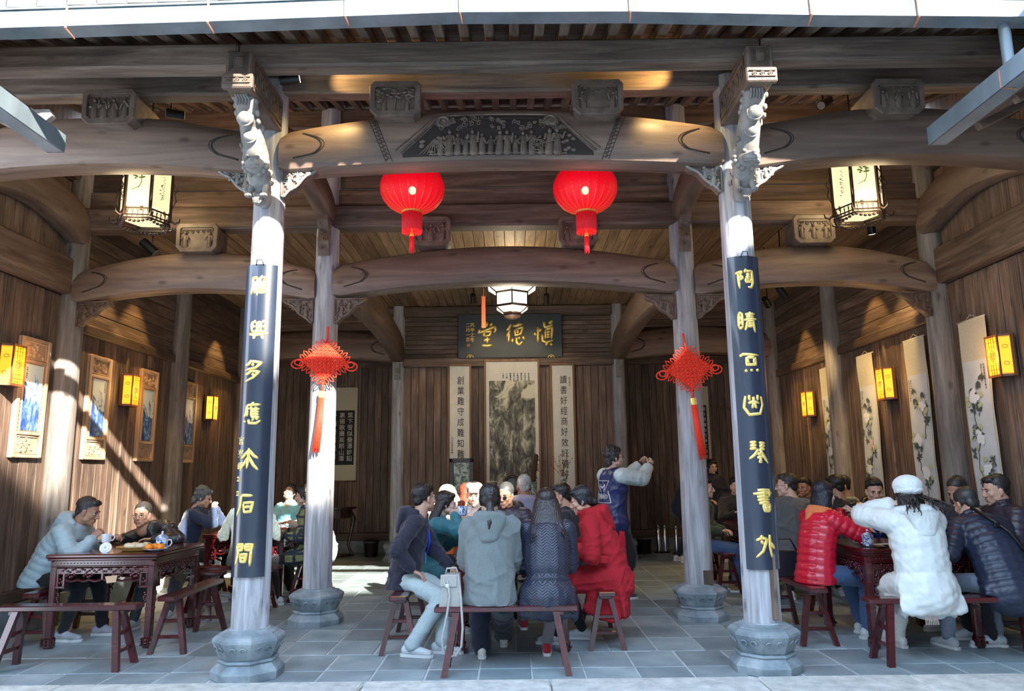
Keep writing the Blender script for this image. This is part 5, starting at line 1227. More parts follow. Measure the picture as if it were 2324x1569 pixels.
g=T('paper_note','folded brown paper note hanging at the front of the left table','paper',(-3.62,6.80,.60));O('sheet',MB().prism([(-.05,.02),(.06,.03),(.05,-.03),(-.03,-.04)],0,.002),plain('brown_paper',(.62,.42,.25),.8),g)
cup(-2.93,9.15,TZ,'white teacup glowing in the sun on the bright red table',s=1.1,mat=M_WHITE);cup(-3.35,9.3,TZ,'white lidded teacup left of the glowing cup on the sunlit table',s=1.0,mat=M_WHITE)
for k in range(3): g=T('snack_packet','red wrapped snack on the sunlit red table','packet',(-2.95+.10*k,9.35-.05*k,TZ),group='red snack packets on the sunlit table');O('wrapper',MB().bbox((0,0,.018),(.08,.05,.035),.012,(0,0,k)),plain('red_wrapper',(.75,.04,.03),.3),g)
g=T('cloth','rumpled white cloth on the sunlit red table','cloth',(-3.15,9.12,TZ));b=MB();b.ell((0,0,.02),(.14,.08,.03),14,8);b.ell((.08,.03,.03),(.07,.06,.035),12,8);O('folds',b,M_PAPER,g,True)
cup(-.12,6.72,TZ,'white cup on the centre table between the two seated women',False,1.0,M_WHITE)
cup(2.98,9.4,TZ,'blue and white mug on the table behind the right front column',False,1.15)
g=T('saucer','white saucer by the lone mug on the rear right table','saucer',(2.90,9.52,TZ));O('dish',MB().lathe([(.04,0),(.075,.012),(.078,.014),(.04,.006)],20),M_WHITE,g,True)
cup(3.10,6.62,TZ,'white lidded cup at the near left corner of the right table',s=1.0,rz=2)
g=T('fruit_plate','small plate of orange slices on the right table','plate',(3.16,6.85,TZ));O('dish',MB().lathe([(.05,0),(.09,.02),(.085,.02),(.05,.004)],20),M_WHITE,g,True);
for i in range(3): o=T('orange_slice','orange wedge on the small plate of the right table','fruit',(3.13+.03*i,6.84,TZ+.015),group='orange wedges on the right table');O('flesh',MB().ell((0,0,.022),(.022,.016,.022),10,6),M_AMBF,o,True)
for i,(dx,dy) in enumerate(((.0,.0),(.13,.04),(.28,.02))):
    o=T('phone','black phone lying on the right table beside the white cup' if i==0 else ('black phone in the middle of the row on the right table' if i==1 else 'black phone lying nearest the white coat on the right table'),'phone',(3.16+dx,6.55+dy,TZ),rz=.2*i);O('slab',MB().bbox((0,0,.005),(.08,.15,.009),.004),M_BLK,o)
g=T('paper_sheet','loose white paper sheets on the right table','paper',(3.30,6.72,TZ));O('sheet',MB().box((0,0,.003),(.21,.15,.004),(0,0,.3)),M_PAPER,g)
g=T('snack_box','open grey metal snack box on the near edge of the centre table','box',(.20,6.56,TZ));O('box_body',MB().bbox((0,0,.025),(.20,.12,.05),.006),M_ZINC,g);O('box_lid',MB().bbox((0,.07,.07),(.20,.01,.10),.004,(.4,0,0)),M_ZINC,g)
# ---- things at the back
al=T('altar_table','dark altar table in front of the screen wall, almost hidden by the seated group','table',(XC,12.35,0))
O('tabletop',MB().bbox((0,0,.97),(2.6,.42,.05),.01),M_DKW,al)
for sx in(-1,1):
    for sy in(-1,1): O('leg',MB().bbox((sx*1.15,sy*.15,.47),(.07,.07,.94),.01),M_DKW,al)
    O('upturned_end',MB().prism([(sx*1.30,.99),(sx*1.36,1.05),(sx*1.30,1.05)][::sx],-.2,.2),M_DKW,al)
O('apron',MB().bbox((0,-.17,.89),(2.3,.03,.10),.01),M_DKW,al)
M_FLP=painting('flower_porcelain',(.50,.56,.52),(.03,.08,.06),(.16,.25,.2),12,-.3,.3,(.10,.02))
g=T('table_screen','small dark framed porcelain screen of flowers standing on the altar table','table screen',(-.86,12.28,.995))
O('panel',MB().box((0,0,.42),(.26,.02,.50)),M_FLP,g)
for c_,d_ in (((0,0,.70),(.40,.04,.07)),((0,0,.14),(.40,.04,.07)),((-.165,0,.42),(.07,.04,.62)),((.165,0,.42),(.07,.04,.62)),((0,0,.05),(.46,.10,.05))): O('frame_piece',MB().bbox(c_,d_,.008),M_DKW,g)
b=MB()
for i in range(26): curl(b,-.165 if i%2 else .165,-.022,.15+.52*i/25,.014,1.2,1,.004,i,n=6)
for i in range(12): curl(b,-.16+.32*i/11,-.022,.70,.016,1.2,1,.004,i,n=6)
O('carved_relief',b,M_CARVE,g)
g=T('blue_vase','pale blue cylinder vase holding a brown feather duster on the altar table','vase',(.30,12.25,.995));O('vase_body',MB().lathe([(.075,0),(.08,.02),(.08,.32),(.085,.34),(.07,.335),(.065,.05)],20),M_FLP,g,True,angle=40)
g=T('feather_duster','brown feather duster standing in the pale blue vase','duster',(.30,12.25,1.25));b=MB();b.tube([(0,0,-.1),(.02,0,.15)],.012,6);r_=random.Random(9)
for i in range(90): t=r_.random();a=r_.random()*6.3;p=Vector((.02+.06*t,0,.10+.42*t));b.tube([p,p+Vector((.075*math.cos(a),.06*math.sin(a),-.06))],[.007,.002],4)
b.cone((.02,0,.12),(.08,0,.50),.04,.035);O('feathers',b,plain('brown_feather',(.07,.03,.02),.8),g)
g=T('twig_vase','slim pale vase with dry twigs on the altar table','vase',(.82,12.25,.995));O('vase_body',MB().lathe([(.05,0),(.055,.02),(.05,.30),(.055,.42),(.045,.41),(.04,.05)],16),M_FLP,g,True,angle=40)
b=MB();r_=random.Random(2)
for i in range(9):
    p=Vector((0,0,.35));d=Vector((r_.uniform(-.5,.5)-.15,r_.uniform(-.2,.2),1)).normalized();pts=[p.copy()]
    for k in range(5): d=(d+Vector((r_.uniform(-.35,.3),r_.uniform(-.2,.2),.1))).normalized();p=p+d*.085;pts.append(p.copy())
    b.tube(pts,[.006,.005,.004,.004,.003,.002],4)
    for q in pts[2:]: b.ell(q,(.009,.009,.009),5,4)
O('twigs',b,plain('dry_twig',(.16,.06,.035),.8),g)
g=T('round_mirror','round black framed mirror clock on the altar table behind the grey haired head','mirror',(-.02,12.3,.995));O('ring',MB().tube([(.13*math.cos(a),0,.30+.13*math.sin(a)) for a in [k*math.pi/12 for k in range(24)]],.025,8,closed=True),M_DKW,g,True);O('glass',MB().lathe([(.12,-.005),(.12,.005)],24),M_ZINC,g,True,loc=(0,0,.30),rot=(math.pi/2,0,0));O('stand',MB().bbox((0,0,.08),(.16,.10,.16),.02),M_DKW,g)
g=T('half_moon_table','dark half-moon side table with curved legs, behind the sunlit inner column','side table',(-3.55,13.9,0))
pts=[(.62*math.cos(a),-.42*math.sin(a)) for a in [math.pi*k/16 for k in range(17)]]
O('tabletop',MB().prism([(x,y) for x,y in pts][::-1],.86,.90,'z'),M_DKW,g);O('apron',MB().prism([(x*.88,y*.88) for x,y in pts][::-1],.70,.85,'z'),M_DKW,g)
for a in(.15,1.1,2.04,2.99):
    c_,s_=math.cos(a),-math.sin(a);O('leg',MB().tube([(.54*c_,.37*s_,.80),(.60*c_,.41*s_,.68),(.55*c_,.37*s_,.45),(.50*c_,.34*s_,.22),(.57*c_,.39*s_,.06),(.60*c_,.41*s_,.02)],[.04,.045,.03,.024,.028,.03],8),M_DKW,g,True)
O('foot_ring',MB().tube([(x*.92,y*.92,.04) for x,y in pts],.022,6),M_DKW,g)
def bin_(px,py,label,lidded):
    q=gnd(px,py);g=T('waste_bin',label,'bin',(q.x,q.y,0));O('bin_body',MB().lathe([(.115,0),(.135,.26),(.14,.27),(.13,.265),(.11,.02)],24),M_BLK,g,True,angle=40)
    if lidded: O('swing_lid',MB().lathe([(.145,.262),(.145,.285),(.10,.31),(.02,.315)],24),M_BLK,g,True,angle=30)
    O('rim_ring',MB().lathe([(.141,.255),(.146,.262),(.141,.27)],24),M_ZINC,g,True)
bin_(842,1264,'black lidded bin on the floor left of the centre group',True);bin_(1463,1256,'black waste bin beside the right rear column base',False)
M_CHR=plain('chrome_post',(.75,.76,.78),.15,1)
for i,(px,py,l) in enumerate(((1496,1255,'first chrome rope stanchion right of the black bin'),(1511,1255,'second chrome rope stanchion right of the black bin'),(1537,1258,'chrome rope stanchion behind the dark suited figures'))):
    q=gnd(px,py);g=T('stanchion',l,'stanchion',(q.x,q.y,0));O('post',MB().lathe([(.035,.0),(.035,.40),(.028,.41),(.020,.44),(.034,.46),(.03,.49),(.005,.50)],16),M_CHR,g,True,angle=50);O('foot',MB().lathe([(.09,0),(.085,.02),(.04,.03)],20),M_BLK,g,True)
g=T('rockery_stone','pale craggy rockery stone at the lower left corner of the hall edge','rock',(-3.93,5.68,0));b=MB();r_=random.Random(6)
for k in range(16): b.ell((r_.uniform(-.10,.08),r_.uniform(-.06,.06),.03+.12*r_.random()*(1 if k<8 else 1.1)),(.05*r_.uniform(.6,1.1),.045,.04*r_.uniform(.7,1.3)),7,5,rot=(r_.random()*3,r_.random()*3,0))
O('crag',b,M_DRIP,g);
# ================================================================ PEOPLE
_scr={}
def remesh(mb,vox,sm=2,smf=.5):
    me=bpy.data.meshes.new('tmp');me.from_pydata(np.concatenate(mb.v).tolist(),[],mb.f);o=bpy.data.objects.new('tmp',me);COL.objects.link(o)
    m_=o.modifiers.new('r','REMESH');m_.mode='VOXEL';m_.voxel_size=vox
    if sm: s_=o.modifiers.new('s','SMOOTH');s_.iterations=sm;s_.factor=smf
    dg=bpy.context.evaluated_depsgraph_get();dg.update();e=bpy.data.meshes.new_from_object(o.evaluated_get(dg))
    n=len(e.vertices);v=np.zeros(n*3);e.vertices.foreach_get('co',v);nn=np.zeros(n*3);e.vertices.foreach_get('normal',nn)
    ls=np.zeros(len(e.loops),dtype=int);e.loops.foreach_get('vertex_index',ls)
    st=np.zeros(len(e.polygons),dtype=int);e.polygons.foreach_get('loop_start',st);tt=np.zeros(len(e.polygons),dtype=int);e.polygons.foreach_get('loop_total',tt)
    f=[tuple(ls[a:a+b].tolist()) for a,b in zip(st,tt)]
    bpy.data.objects.remove(o);bpy.data.meshes.remove(me);bpy.data.meshes.remove(e)
    return v.reshape(-1,3),nn.reshape(-1,3),f
def xf(v,M):
    M=np.array(M);return v@M[:3,:3].T+M[:3,3]
# ---- templates -------------------------------------------------------------
def make_head(fem):
    b=MB()
    b.ell((0,-.015,.030),(.075,.094,.084),20,14)
    b.ell((0,.028,-.030),(.060 if fem else .064,.064,.084),18,12)
    b.ell((0,.042,-.083),(.040 if fem else .047,.045,.034),14,10)
    b.ell((0,.078,-.104),(.020,.016,.016),10,8)
    b.cone((-.036,.076,.020),(.036,.076,.020),.0125,.0125,n=10)
    for s in(-1,1):
        b.ell((s*.040,.062,-.026),(.024,.024,.024),12,9)
        b.ell((s*.050,.020,-.066),(.020,.040,.024),10,8)
        b.ell((s*.077,-.004,-.010),(.011,.019,.031),12,9,rot=(0,0,s*.35));b.ell((s*.074,.004,-.038),(.008,.010,.012),8,6)
        b.ell((s*.012,.100,-.037),(.0095,.010,.008),8,6)
    b.cone((0,.090,.012),(0,.112,-.030),(.0085,.010),(.0125,.011),n=10)
    b.cone((-.018,.088,-.063),(.018,.088,-.063),.0085,.0085,n=10);b.cone((-.015,.087,-.076),(.015,.087,-.076),.0085,.0085,n=10)
    b.ell((0,.070,-.060),(.032,.022,.030),12,8)
    b.cone((0,-.018,-.050),(0,-.046,-.172),(.050,.052) if fem else (.058,.058),(.056,.056) if fem else (.066,.062),n=16)
    return remesh(b,.0062,2,.45)
HEADS={0:make_head(False),1:make_head(True)}
def make_hand(curl_,side,spread=.0):
    b=MB()
    b.cone((0,-.03,0),(0,.012,0),(.024,.018),(.028,.017),n=12)
    b.cone((-.0,.015,0),(0,.074,0),(.030,.014),(.037,.012),n=12)
    b.ell((side*.022,.030,-.006),(.016,.026,.013),10,8)
    for i,(x,L_,r_) in enumerate(((-.029,.052,.0075),(-.010,.066,.0085),(.0095,.074,.0088),(.0285,.068,.0085))):
        x=x*(side);c=math.radians(curl_*(1.0+.05*i));p=Vector((x,.078-.004*abs(i-2),0));a=0;d=Vector((x*spread*6,1,0)).normalized()
        for k,(fr,rr) in enumerate(((.42,r_),(.32,r_*.92),(.26,r_*.82))):
            a+=c*(.7 if k==0 else 1.0);dd=Vector((d.x*math.cos(a),d.y*math.cos(a),-math.sin(a)));q=p+dd*L_*fr*1.1;b.cone(p,q,rr,rr*.93,n=8);p=q
    p=Vector((side*.030,.022,-.004));d=Vector((side*.72,.62,-.30)).normalized()
    if curl_>50: d=Vector((side*.35,.66,-.66)).normalized()
    for k,(l,rr) in enumerate(((.036,.0115),(.030,.0100),(.022,.0088))):
        q=p+d*l;b.cone(p,q,rr,rr*.93,n=8);p=q;d=(d+Vector((-side*(.25 if curl_<50 else .45),.12,-.12))).normalized()
    return remesh(b,.0046,1,.5)
HANDS={}
def hand(kind,side):
    k=(kind,side)
    if k not in HANDS: HANDS[k]=make_hand({'relax':24,'flat':8,'grip':55,'fist':82}[kind],side)
    return HANDS[k]
def noise3(v,f,seed=0):
    r_=np.random.RandomState(seed);o=np.zeros(len(v));w_=v*f
    for k in range(5):
        d=r_.randn(3);d/=np.linalg.norm(d);e=r_.randn(3);o+=np.sin(w_@d*(1+.5*k)+2.2*np.sin(w_@e*.6+k*1.7+seed)+seed*1.3)
    return o/5
M_HAIR={}
def hairmat(c):
    if c not in M_HAIR:
        m,nt,b=newmat('hair_%d'%len(M_HAIR));L=nt.links.new;mp=coords(nt,(60,60,7),False);n1=N(nt,'ShaderNodeTexNoise',_Scale=2.0,_Detail=5);L(mp.outputs[0],n1.inputs['Vector'])
        rp=ramp(nt,[(.3,tuple(q*.55 for q in c)),(.7,tuple(min(1,q*1.7+.004) for q in c))]);L(n1.outputs[0],rp.inputs[0]);L(rp.outputs[0],b.inputs['Base Color']);b.inputs['Roughness'].default_value=.42
        bp=N(nt,'ShaderNodeBump',_Strength=.5,_Distance=.004);L(n1.outputs[0],bp.inputs['Height']);L(bp.outputs[0],b.inputs['Normal']);M_HAIR[c]=m
    return M_HAIR[c]
BLK_H=(.012,.010,.010)
def make_hair(style):
    b=MB();amp=.0022;fr=42
    if style in('short','grey_short','crew'):
        b.ell((0,-.032,.050),(.083,.099,.086),20,14);b.ell((0,-.068,-.012),(.060,.046,.060),14,10)
        for s in(-1,1): b.ell((s*.062,-.020,.02),(.020,.045,.045),10,8)
        if style=='short': b.ell((0,.035,.094),(.062,.045,.030),14,9)
    elif style=='bald': b.ell((0,-.050,.010),(.083,.075,.070),16,12);b.ell((0,-.068,-.012),(.060,.046,.060),14,10);b.ell((0,-.03,.07),(.072,.080,.055),16,10)
    else:
        b.ell((0,-.028,.048),(.088,.102,.090),20,14);b.ell((0,-.070,-.010),(.070,.048,.072),14,10)
        for s in(-1,1): b.ell((s*.068,-.012,.010),(.022,.052,.060),10,8)
        b.ell((0,.034,.090),(.064,.050,.034),14,9)
    if style=='ponytail':
        b.ell((0,-.122,.005),(.026,.022,.022),10,8)
        P=[(0,-.120,.0),(0,-.150,-.05),(.0,-.178,-.12),(-.006,-.195,-.20),(-.010,-.20,-.26)]
        for i,(a,c) in enumerate(zip(P[:-1],P[1:])): b.cone(a,c,(.024,.020,.034,.030)[i] and ((.022,.030,.036,.028)[i],.022),((.030,.036,.028,.010)[i],.020),n=10)
    if style=='bun': b.ell((0,-.122,.050),(.046,.040,.044),12,9)
    if style=='lowbun': b.ell((0,-.110,-.045),(.046,.036,.040),12,9)
    if style in('long','longcurl'):
        b.cone((0,-.070,.0),(0,-.100,-.16),(.082,.045),(.088,.036),n=14)
        r_=random.Random(11)
        for i in range(22):
            a=-1.75+3.5*i/21;x=.086*math.sin(a);y=-.035-.060*math.cos(a);L_=r_.uniform(.34,.48)*(1-.15*abs(math.sin(a)));m1=Vector((x*1.38,y-.048,-.16));e1=Vector((x*1.6+r_.uniform(-.03,.03),-.175-.03*r_.random(),-L_))
            b.cone((x,y,.02),m1,.019,.019,n=8);b.cone(m1,e1,.019,.006,n=8)
    if style=='bob':
        b.cone((0,-.066,.0),(0,-.074,-.11),(.080,.048),(.082,.040),n=14)
        r_=random.Random(12)
        for i in range(20):
            a=-1.9+3.8*i/19;x=.086*math.sin(a);y=-.030-.062*math.cos(a);m1=Vector((x*1.10,y-.010,-.10));e1=Vector((x*1.12+r_.uniform(-.018,.018),y-.02,-r_.uniform(.16,.23)))
            b.cone((x,y,.02),m1,.018,.017,n=8);b.cone(m1,e1,.017,.005,n=8)
    if style=='curly':
        r_=random.Random(3)
        for i in range(46):
            a=r_.random()*6.3;t=r_.random()*1.9;x=.088*math.sin(t)*math.cos(a);y=-.03+.10*math.sin(t)*math.sin(a);z=.045+.088*math.cos(t)
            if y>.035 and z<.07: continue
            b.ell((x,y,z),(.020,.020,.020),7,5)
        b.ell((0,-.075,.115),(.040,.040,.036),12,9)
        for i in range(16): b.ell((r_.uniform(-.07,.07),-.085+r_.uniform(-.03,.02),-.03-.09*r_.random()),(.022,.022,.024),7,5)
    if style=='sidecurl':   # shows below a hat
        r_=random.Random(5)
        for s in(-1,1):
            for i in range(6): p=Vector((s*(.055+.012*i),-.06,-.03));q=p+Vector((s*.05,-.02,-.11-.02*(i%3)));b.cone(p,q,.020,.020,n=8);b.cone(q,q+Vector((-s*.02,.0,-.10)),.020,.006,n=8)
    v,n,f=remesh(b,.0075,1,.5)
    th=np.arctan2(v[:,0],-(v[:,1]+.03));d=amp*np.sin(th*fr+2*np.sin(v[:,2]*30))+.0016*np.sin(th*97+1.5*np.sin(v[:,2]*50+1))
    if style in('curly','longcurl','sidecurl'): d=d+.006*noise3(v,90,3)
    if style in('crew','bald','grey_short'): d=d*.4
    if style=='short': d=d+.003*noise3(v,55,5)
    return v+n*d[:,None],f
HAIRS={}
def hairm(style):
    if style not in HAIRS: HAIRS[style]=make_hair(style)
    return HAIRS[style]
def skinmat(name,c):
    m,nt,b=newmat(name);b.inputs['Base Color'].default_value=(*c,1);b.inputs['Roughness'].default_value=.5;b.inputs['Subsurface Weight'].default_value=.12;b.inputs['Subsurface Radius'].default_value=(.02,.008,.005);return m
SK=[skinmat('skin_warm',(.52,.30,.21)),skinmat('skin_tan',(.40,.215,.140)),skinmat('skin_fair',(.66,.43,.33))]
M_LIP=plain('lip_skin',(.34,.15,.12),.5);M_EYE=plain('eye_white',(.75,.73,.70),.2);M_IRIS=plain('dark_iris',(.015,.010,.008),.15);M_LENSG=plain('sunglass_lens',(.02,.018,.016),.08,coat=1)
def ik(a,t,l1,l2,pole):
    a=Vector(a);t=Vector(t);d=t-a;L_=d.length;mx=(l1+l2)*.998
    if L_>mx: d=d*(mx/L_);t=a+d;L_=mx
    if L_<abs(l1-l2)+.02: L_=abs(l1-l2)+.02
    u=d.normalized();x=(l1*l1-l2*l2+L_*L_)/(2*L_);h=math.sqrt(max(0,l1*l1-x*x));p=Vector(pole);p=p-u*p.dot(u)
    if p.length<1e-4: p=u.orthogonal()
    return a+u*x+p.normalized()*h,t
def cloth(name,c,rough=.75,c2=None,s=60,bump=.25,sheen=.2,coat=0,stretch=(1,1,1)): return plain(name,c,rough,0,c2 or tuple(q*1.25 for q in c),s,bump,.4,coat,sheen,stretch=stretch)
def seg_t(v,a,b):
    a=np.array(a);b=np.array(b);d=b-a;t=((v-a)@d)/(d@d);tc=np.clip(t,0,1);return t*np.linalg.norm(d),np.linalg.norm(v-(a+tc[:,None]*d),axis=1)
def person(label,x,y,rz,top,bottom,shoes=None,hair=('short',BLK_H),skin=0,fem=0,s=1.0,stand=False,hip=None,lean=12,side=0,twist=0,head=(0,8,0),RH=(.18,.38,.88),LH=(-.18,.38,.88),RF=None,LF=None,
           t=.022,style='coat',hem='hip',collar='low',vox=.0135,hands=('relax','relax'),palm=((0,0,-1),(0,0,-1)),elb=((.6,-.5,-.6),(-.6,-.5,-.6)),hdir=(None,None),eyes=True,loose=0.0,drop=0,hood=False,fat=1.0,lining=None,glasses=None,smile=False,bside=None,legs=True,sleeve=None,seat=.485):
    g=T('person',label,'person',(x,y,0),rz=rz)
    hz=.93 if stand else seat+.105
    H=Vector(hip) if hip else Vector((0,0,hz))
    if s!=1: H.z=H.z if not stand else H.z*s
    def dirv(l,sd): l=rad(l);sd=rad(sd);return Vector((math.sin(sd),math.sin(l)*math.cos(sd),math.cos(l)*math.cos(sd))).normalized()
    d1=dirv(lean*.7,side*.8);d2=dirv(lean*1.25,side*1.1);C=H+d1*.24*s;Nk=C+d2*.285*s
    tw=rad(twist);Rt=Vector((math.cos(tw),math.sin(tw),0));Rt=(Rt-d2*Rt.dot(d2)).normalized();Fd=d2.cross(Rt).normalized()   # forward = up x right
    Rh=Vector((1,0,0))
    shw=(.158 if fem else .175)*s*fat**.5
    SR=Nk-d2*.060*s+Rt*shw;SL=Nk-d2*.060*s-Rt*shw
    la,lb=.285*s,.245*s
    ER,WR_=ik(SR,Vector(RH),la,lb,Vector(elb[0]));EL,WL_=ik(SL,Vector(LH),la,lb,Vector(elb[1]))
    hj=.088*s;tl,sl_=(.44*s,.43*s)
    HR=H+Rh*hj-Vector((0,0,.02));HL=H-Rh*hj-Vector((0,0,.02))
    if stand: RF=RF or (.11,.02,.085);LF=LF or (-.11,-.05,.085)
    else: RF=RF or (.13,.42,.085);LF=LF or (-.13,.38,.085)
    KR,AR=ik(HR,RF,tl,sl_,(.12,1,.6));KL,AL=ik(HL,LF,tl,sl_,(-.12,1,.6))
    # head frame
    hy,hp,hr=[rad(q) for q in head]
    Hc=Nk+d2*.075*s+Vector((0,math.sin(rad(lean))*.03,.080*s))+Vector((0,.022,0))
    Mh=Matrix.Translation(Hc)@Euler((-hp,hr,hy),'XYZ').to_matrix().to_4x4() if False else Matrix.Translation(Hc)@(Matrix.Rotation(hy+tw*.3,4,'Z')@Matrix.Rotation(-hp,4,'X')@Matrix.Rotation(hr,4,'Y'))@Matrix.Scale(s*(1.0 if not fem else .965),4)
    # ---------- body (one mesh)
    bb=MB();hv,hn,hf=HEADS[fem]
    mi=[]
    V=xf(hv,Mh);F=list(hf)
    fc=np.array([hv[list(q)].mean(0) for q in hf]);lip=(fc[:,1]>.086)&(np.abs(fc[:,0])<.019)&(fc[:,2]<-.058)&(fc[:,2]>-.080);mi=[1 if q else 0 for q in lip]
    Vs=[V];off=len(V)
    for sd,W_,E_,hk,pn,hd in ((1,WR_,ER,hands[0],palm[0],hdir[0]),(-1,WL_,EL,hands[1],palm[1],hdir[1])):
        a,_,f=hand(hk,-sd);dy=(Vector(hd) if hd else (W_-E_)).normalized();pz=-Vector(pn);pz=(pz-dy*pz.dot(dy))
        if pz.length<1e-3: pz=dy.orthogonal()
        pz.normalize();dx=dy.cross(pz)
        M=Matrix(((dx.x,dy.x,pz.x,W_.x),(dx.y,dy.y,pz.y,W_.y),(dx.z,dy.z,pz.z,W_.z),(0,0,0,1)))@Matrix.Scale(s*(1 if not fem else .92),4)
        Vs.append(xf(a,M));F+= [tuple(i+off for i in q) for q in f];mi+=[0]*len(f);off+=len(a)
    b=MB();b.cone(H-d1*.05,C,(.13*s,.10*s),(.13*s,.10*s),Rt);b.cone(C,Nk-d2*.08,(.13*s,.10*s),(.12*s,.08*s),Rt)
    b.cone(Nk-d2*.09,Nk+d2*.02,.06*s,.055*s);b.cone(SL,SR,.045*s,.045*s)
    for S_,E_,W_,Hj,K_,A_ in ((SR,ER,WR_,HR,KR,AR),(SL,EL,WL_,HL,KL,AL)):
        b.cone(S_,E_,.042*s,.036*s,n=8);b.cone(E_,W_,.036*s,.024*s,n=8);b.cone(Hj,K_,.07*s,.05*s,n=8);b.cone(K_,A_,.05*s,.034*s,n=8)
    a,_,f=remesh(b,.026,1);Vs.append(a);F+=[tuple(i+off for i in q) for q in f];mi+=[0]*len(f);off+=len(a)
    bm_=MB();bm_.v=[np.concatenate(Vs)];bm_.f=F;bm_.n=off;bm_.mi=mi
    O('body',bm_,[SK[skin],M_LIP],g,True)
    # ---------- face parts
    if eyes:
        for sd in(-1,1):
            e=MB();e.ell((sd*.0305,.0765,-.001),(.0135,.011,.0075),12,8);e.mi=[0]*len(e.f);n0=len(e.f);e.ell((sd*.0305+.001,.0855,-.001),(.0062,.0035,.0062),10,6,1)
            e.v=[xf(np.concatenate(e.v),Mh)];O('eye',e,[M_EYE,M_IRIS],g,True)
        e=MB()
        for sd in(-1,1):
            e.tube([(sd*.014,.0935,.0215),(sd*.030,.0925,.0265),(sd*.047,.080,.0215)],[.0032,.0038,.002],6)
            e.tube([(sd*.018,.0865,.0055),(sd*.031,.0885,.0085),(sd*.044,.079,.0045)],.0022,5)
        if smile: e.tube([(-.020,.0955,-.068),(0,.0985,-.074),(.020,.0955,-.068)],.0012,4)
        e.v=[xf(np.concatenate(e.v),Mh)];O('eyebrows',e,hairmat(BLK_H),g,True)
        if smile:
            e=MB().ell((0,.0935,-.0695),(.017,.004,.0045),10,6);e.v=[xf(e.v[0],Mh)];O('teeth',e,M_EYE,g,True)
    if glasses:
        e=MB();l=MB()
        for sd in(-1,1):
            c_=Vector((sd*.032,.101,-.004));e.tube([c_+Vector((.021*math.cos(a_),0,.0155*math.sin(a_))) for a_ in [k*math.pi/8 for k in range(16)]],.0017,4,closed=True)
            l.lathe([(.0205,0),(.0205,.001)],16,sy=.75);l.v[-1]=np.stack([l.v[-1][:,0]+c_.x,l.v[-1][:,2]+c_.y,l.v[-1][:,1]+c_.z],1)
            e.tube([(sd*.053,.100,.002),(sd*.072,.05,.002),(sd*.080,-.01,.0)],.0016,4)
        e.tube([(-.011,.101,.0),(0,.104,.003),(.011,.101,.0)],.0016,4);e.v=[xf(np.concatenate(e.v),Mh)];gl=O('glasses',e,M_BLK,g,True)
        if glasses=='sun': l.v=[xf(np.concatenate(l.v),Mh)];O('lens',l,M_LENSG,gl)
    # ---------- hair
    if hair and hair[0]:
        hv2,hf2=hairm(hair[0]);hb=MB().add(xf(hv2,Mh),hf2);ho=O('hair',hb,hairmat(hair[1]),g,True)
        if hair[0] in('ponytail','lowbun','bun'):
            c_=(0,-.128,-.012) if hair[0]=='ponytail' else (0,-.095,-.03);e=MB().tube([(.022*math.cos(a_)+c_[0],c_[1]-.004,c_[2]+.016*math.sin(a_)) for a_ in [k*math.pi/8 for k in range(16)]],.006,6,closed=True)
            e.v=[xf(e.v[0],Mh)];O('hair_tie',e,M_BLK,ho,True)
    # ---------- jacket
    b=MB();T_=t;f_=fat
    wz=(.150 if fem else .158)*f_;ch=(.160 if fem else .178)*f_
    low=H-d1*(.085 if hem!='short' else .02)*s
    b.cone(low,H+d1*.06,(.172*s*f_+T_,.135*s*f_+T_),(wz*s+T_,.118*s*f_+T_),Rh,16)
    b.cone(H+d1*.06,C,(wz*s+T_,.118*s*f_+T_),(wz*s+T_,.115*s*f_+T_),Rt,16)
    b.cone(C,Nk-d2*.115*s,(wz*s+T_,.118*s*f_+T_),(ch*s+T_,.112*s*f_+T_),Rt,16)
    b.cone(Nk-d2*.115*s,Nk-d2*.03*s,(ch*s+T_,.108*s*f_+T_),(.10*s+T_*.6,.075*s+T_*.5),Rt,16)
    b.cone(SL,SR,.058*s+T_*.8,.058*s+T_*.8,n=12)
    for S_,E_,W_ in ((SR,ER,WR_),(SL,EL,WL_)):
        wd=(W_-E_).normalized();b.cone(S_,E_,.056*s+T_*.85,.048*s+T_*.85,n=12);b.cone(E_,W_-wd*.028,.048*s+T_*.85,.034*s+T_*.62,n=12)
    if hem in('thigh','long'):
        for Hj,K_ in((HR,KR),(HL,KL)):
            q=Hj.lerp(K_,.55 if hem=='thigh' else .80);b.cone(Hj,q,(.105*s+T_,.095*s+T_),(.088*s+T_,.075*s+T_),n=12)
        if hem=='long': q0=HR.lerp(KR,.75);q1=HL.lerp(KL,.75);b.cone(q0,q1,.07*s,.07*s,n=10)
    if drop:
        bk=H+Vector((0,-.05,-.03));b.cone(bk,bk+Vector((0,-.05,-drop)),(.185*s*f_+T_,.09),(.205*s*f_+T_,.045),Rh,16)
        if bside: 
            for sd in bside: b.cone(H+Rh*sd*.14,H+Rh*sd*.20+Vector((0,.10,-drop*1.05)),(.06,.16),(.045,.17),Vector((1,0,0)),12)
    if collar=='high':
        for k in range(12): a_=k*math.pi/6;c0=Nk+d2*.01+Rt*(.070*s*math.cos(a_))+Fd*(.066*s*math.sin(a_)+.0);c1=c0+d2*.055;b.cone(c0,c1,.022,.020,n=8)
    elif collar=='low':
        for k in range(12): a_=k*math.pi/6;c0=Nk-d2*.01+Rt*(.074*s*math.cos(a_))+Fd*(.066*s*math.sin(a_));b.cone(c0,c0+d2*.022,.018,.016,n=8)
    hd_=MB()
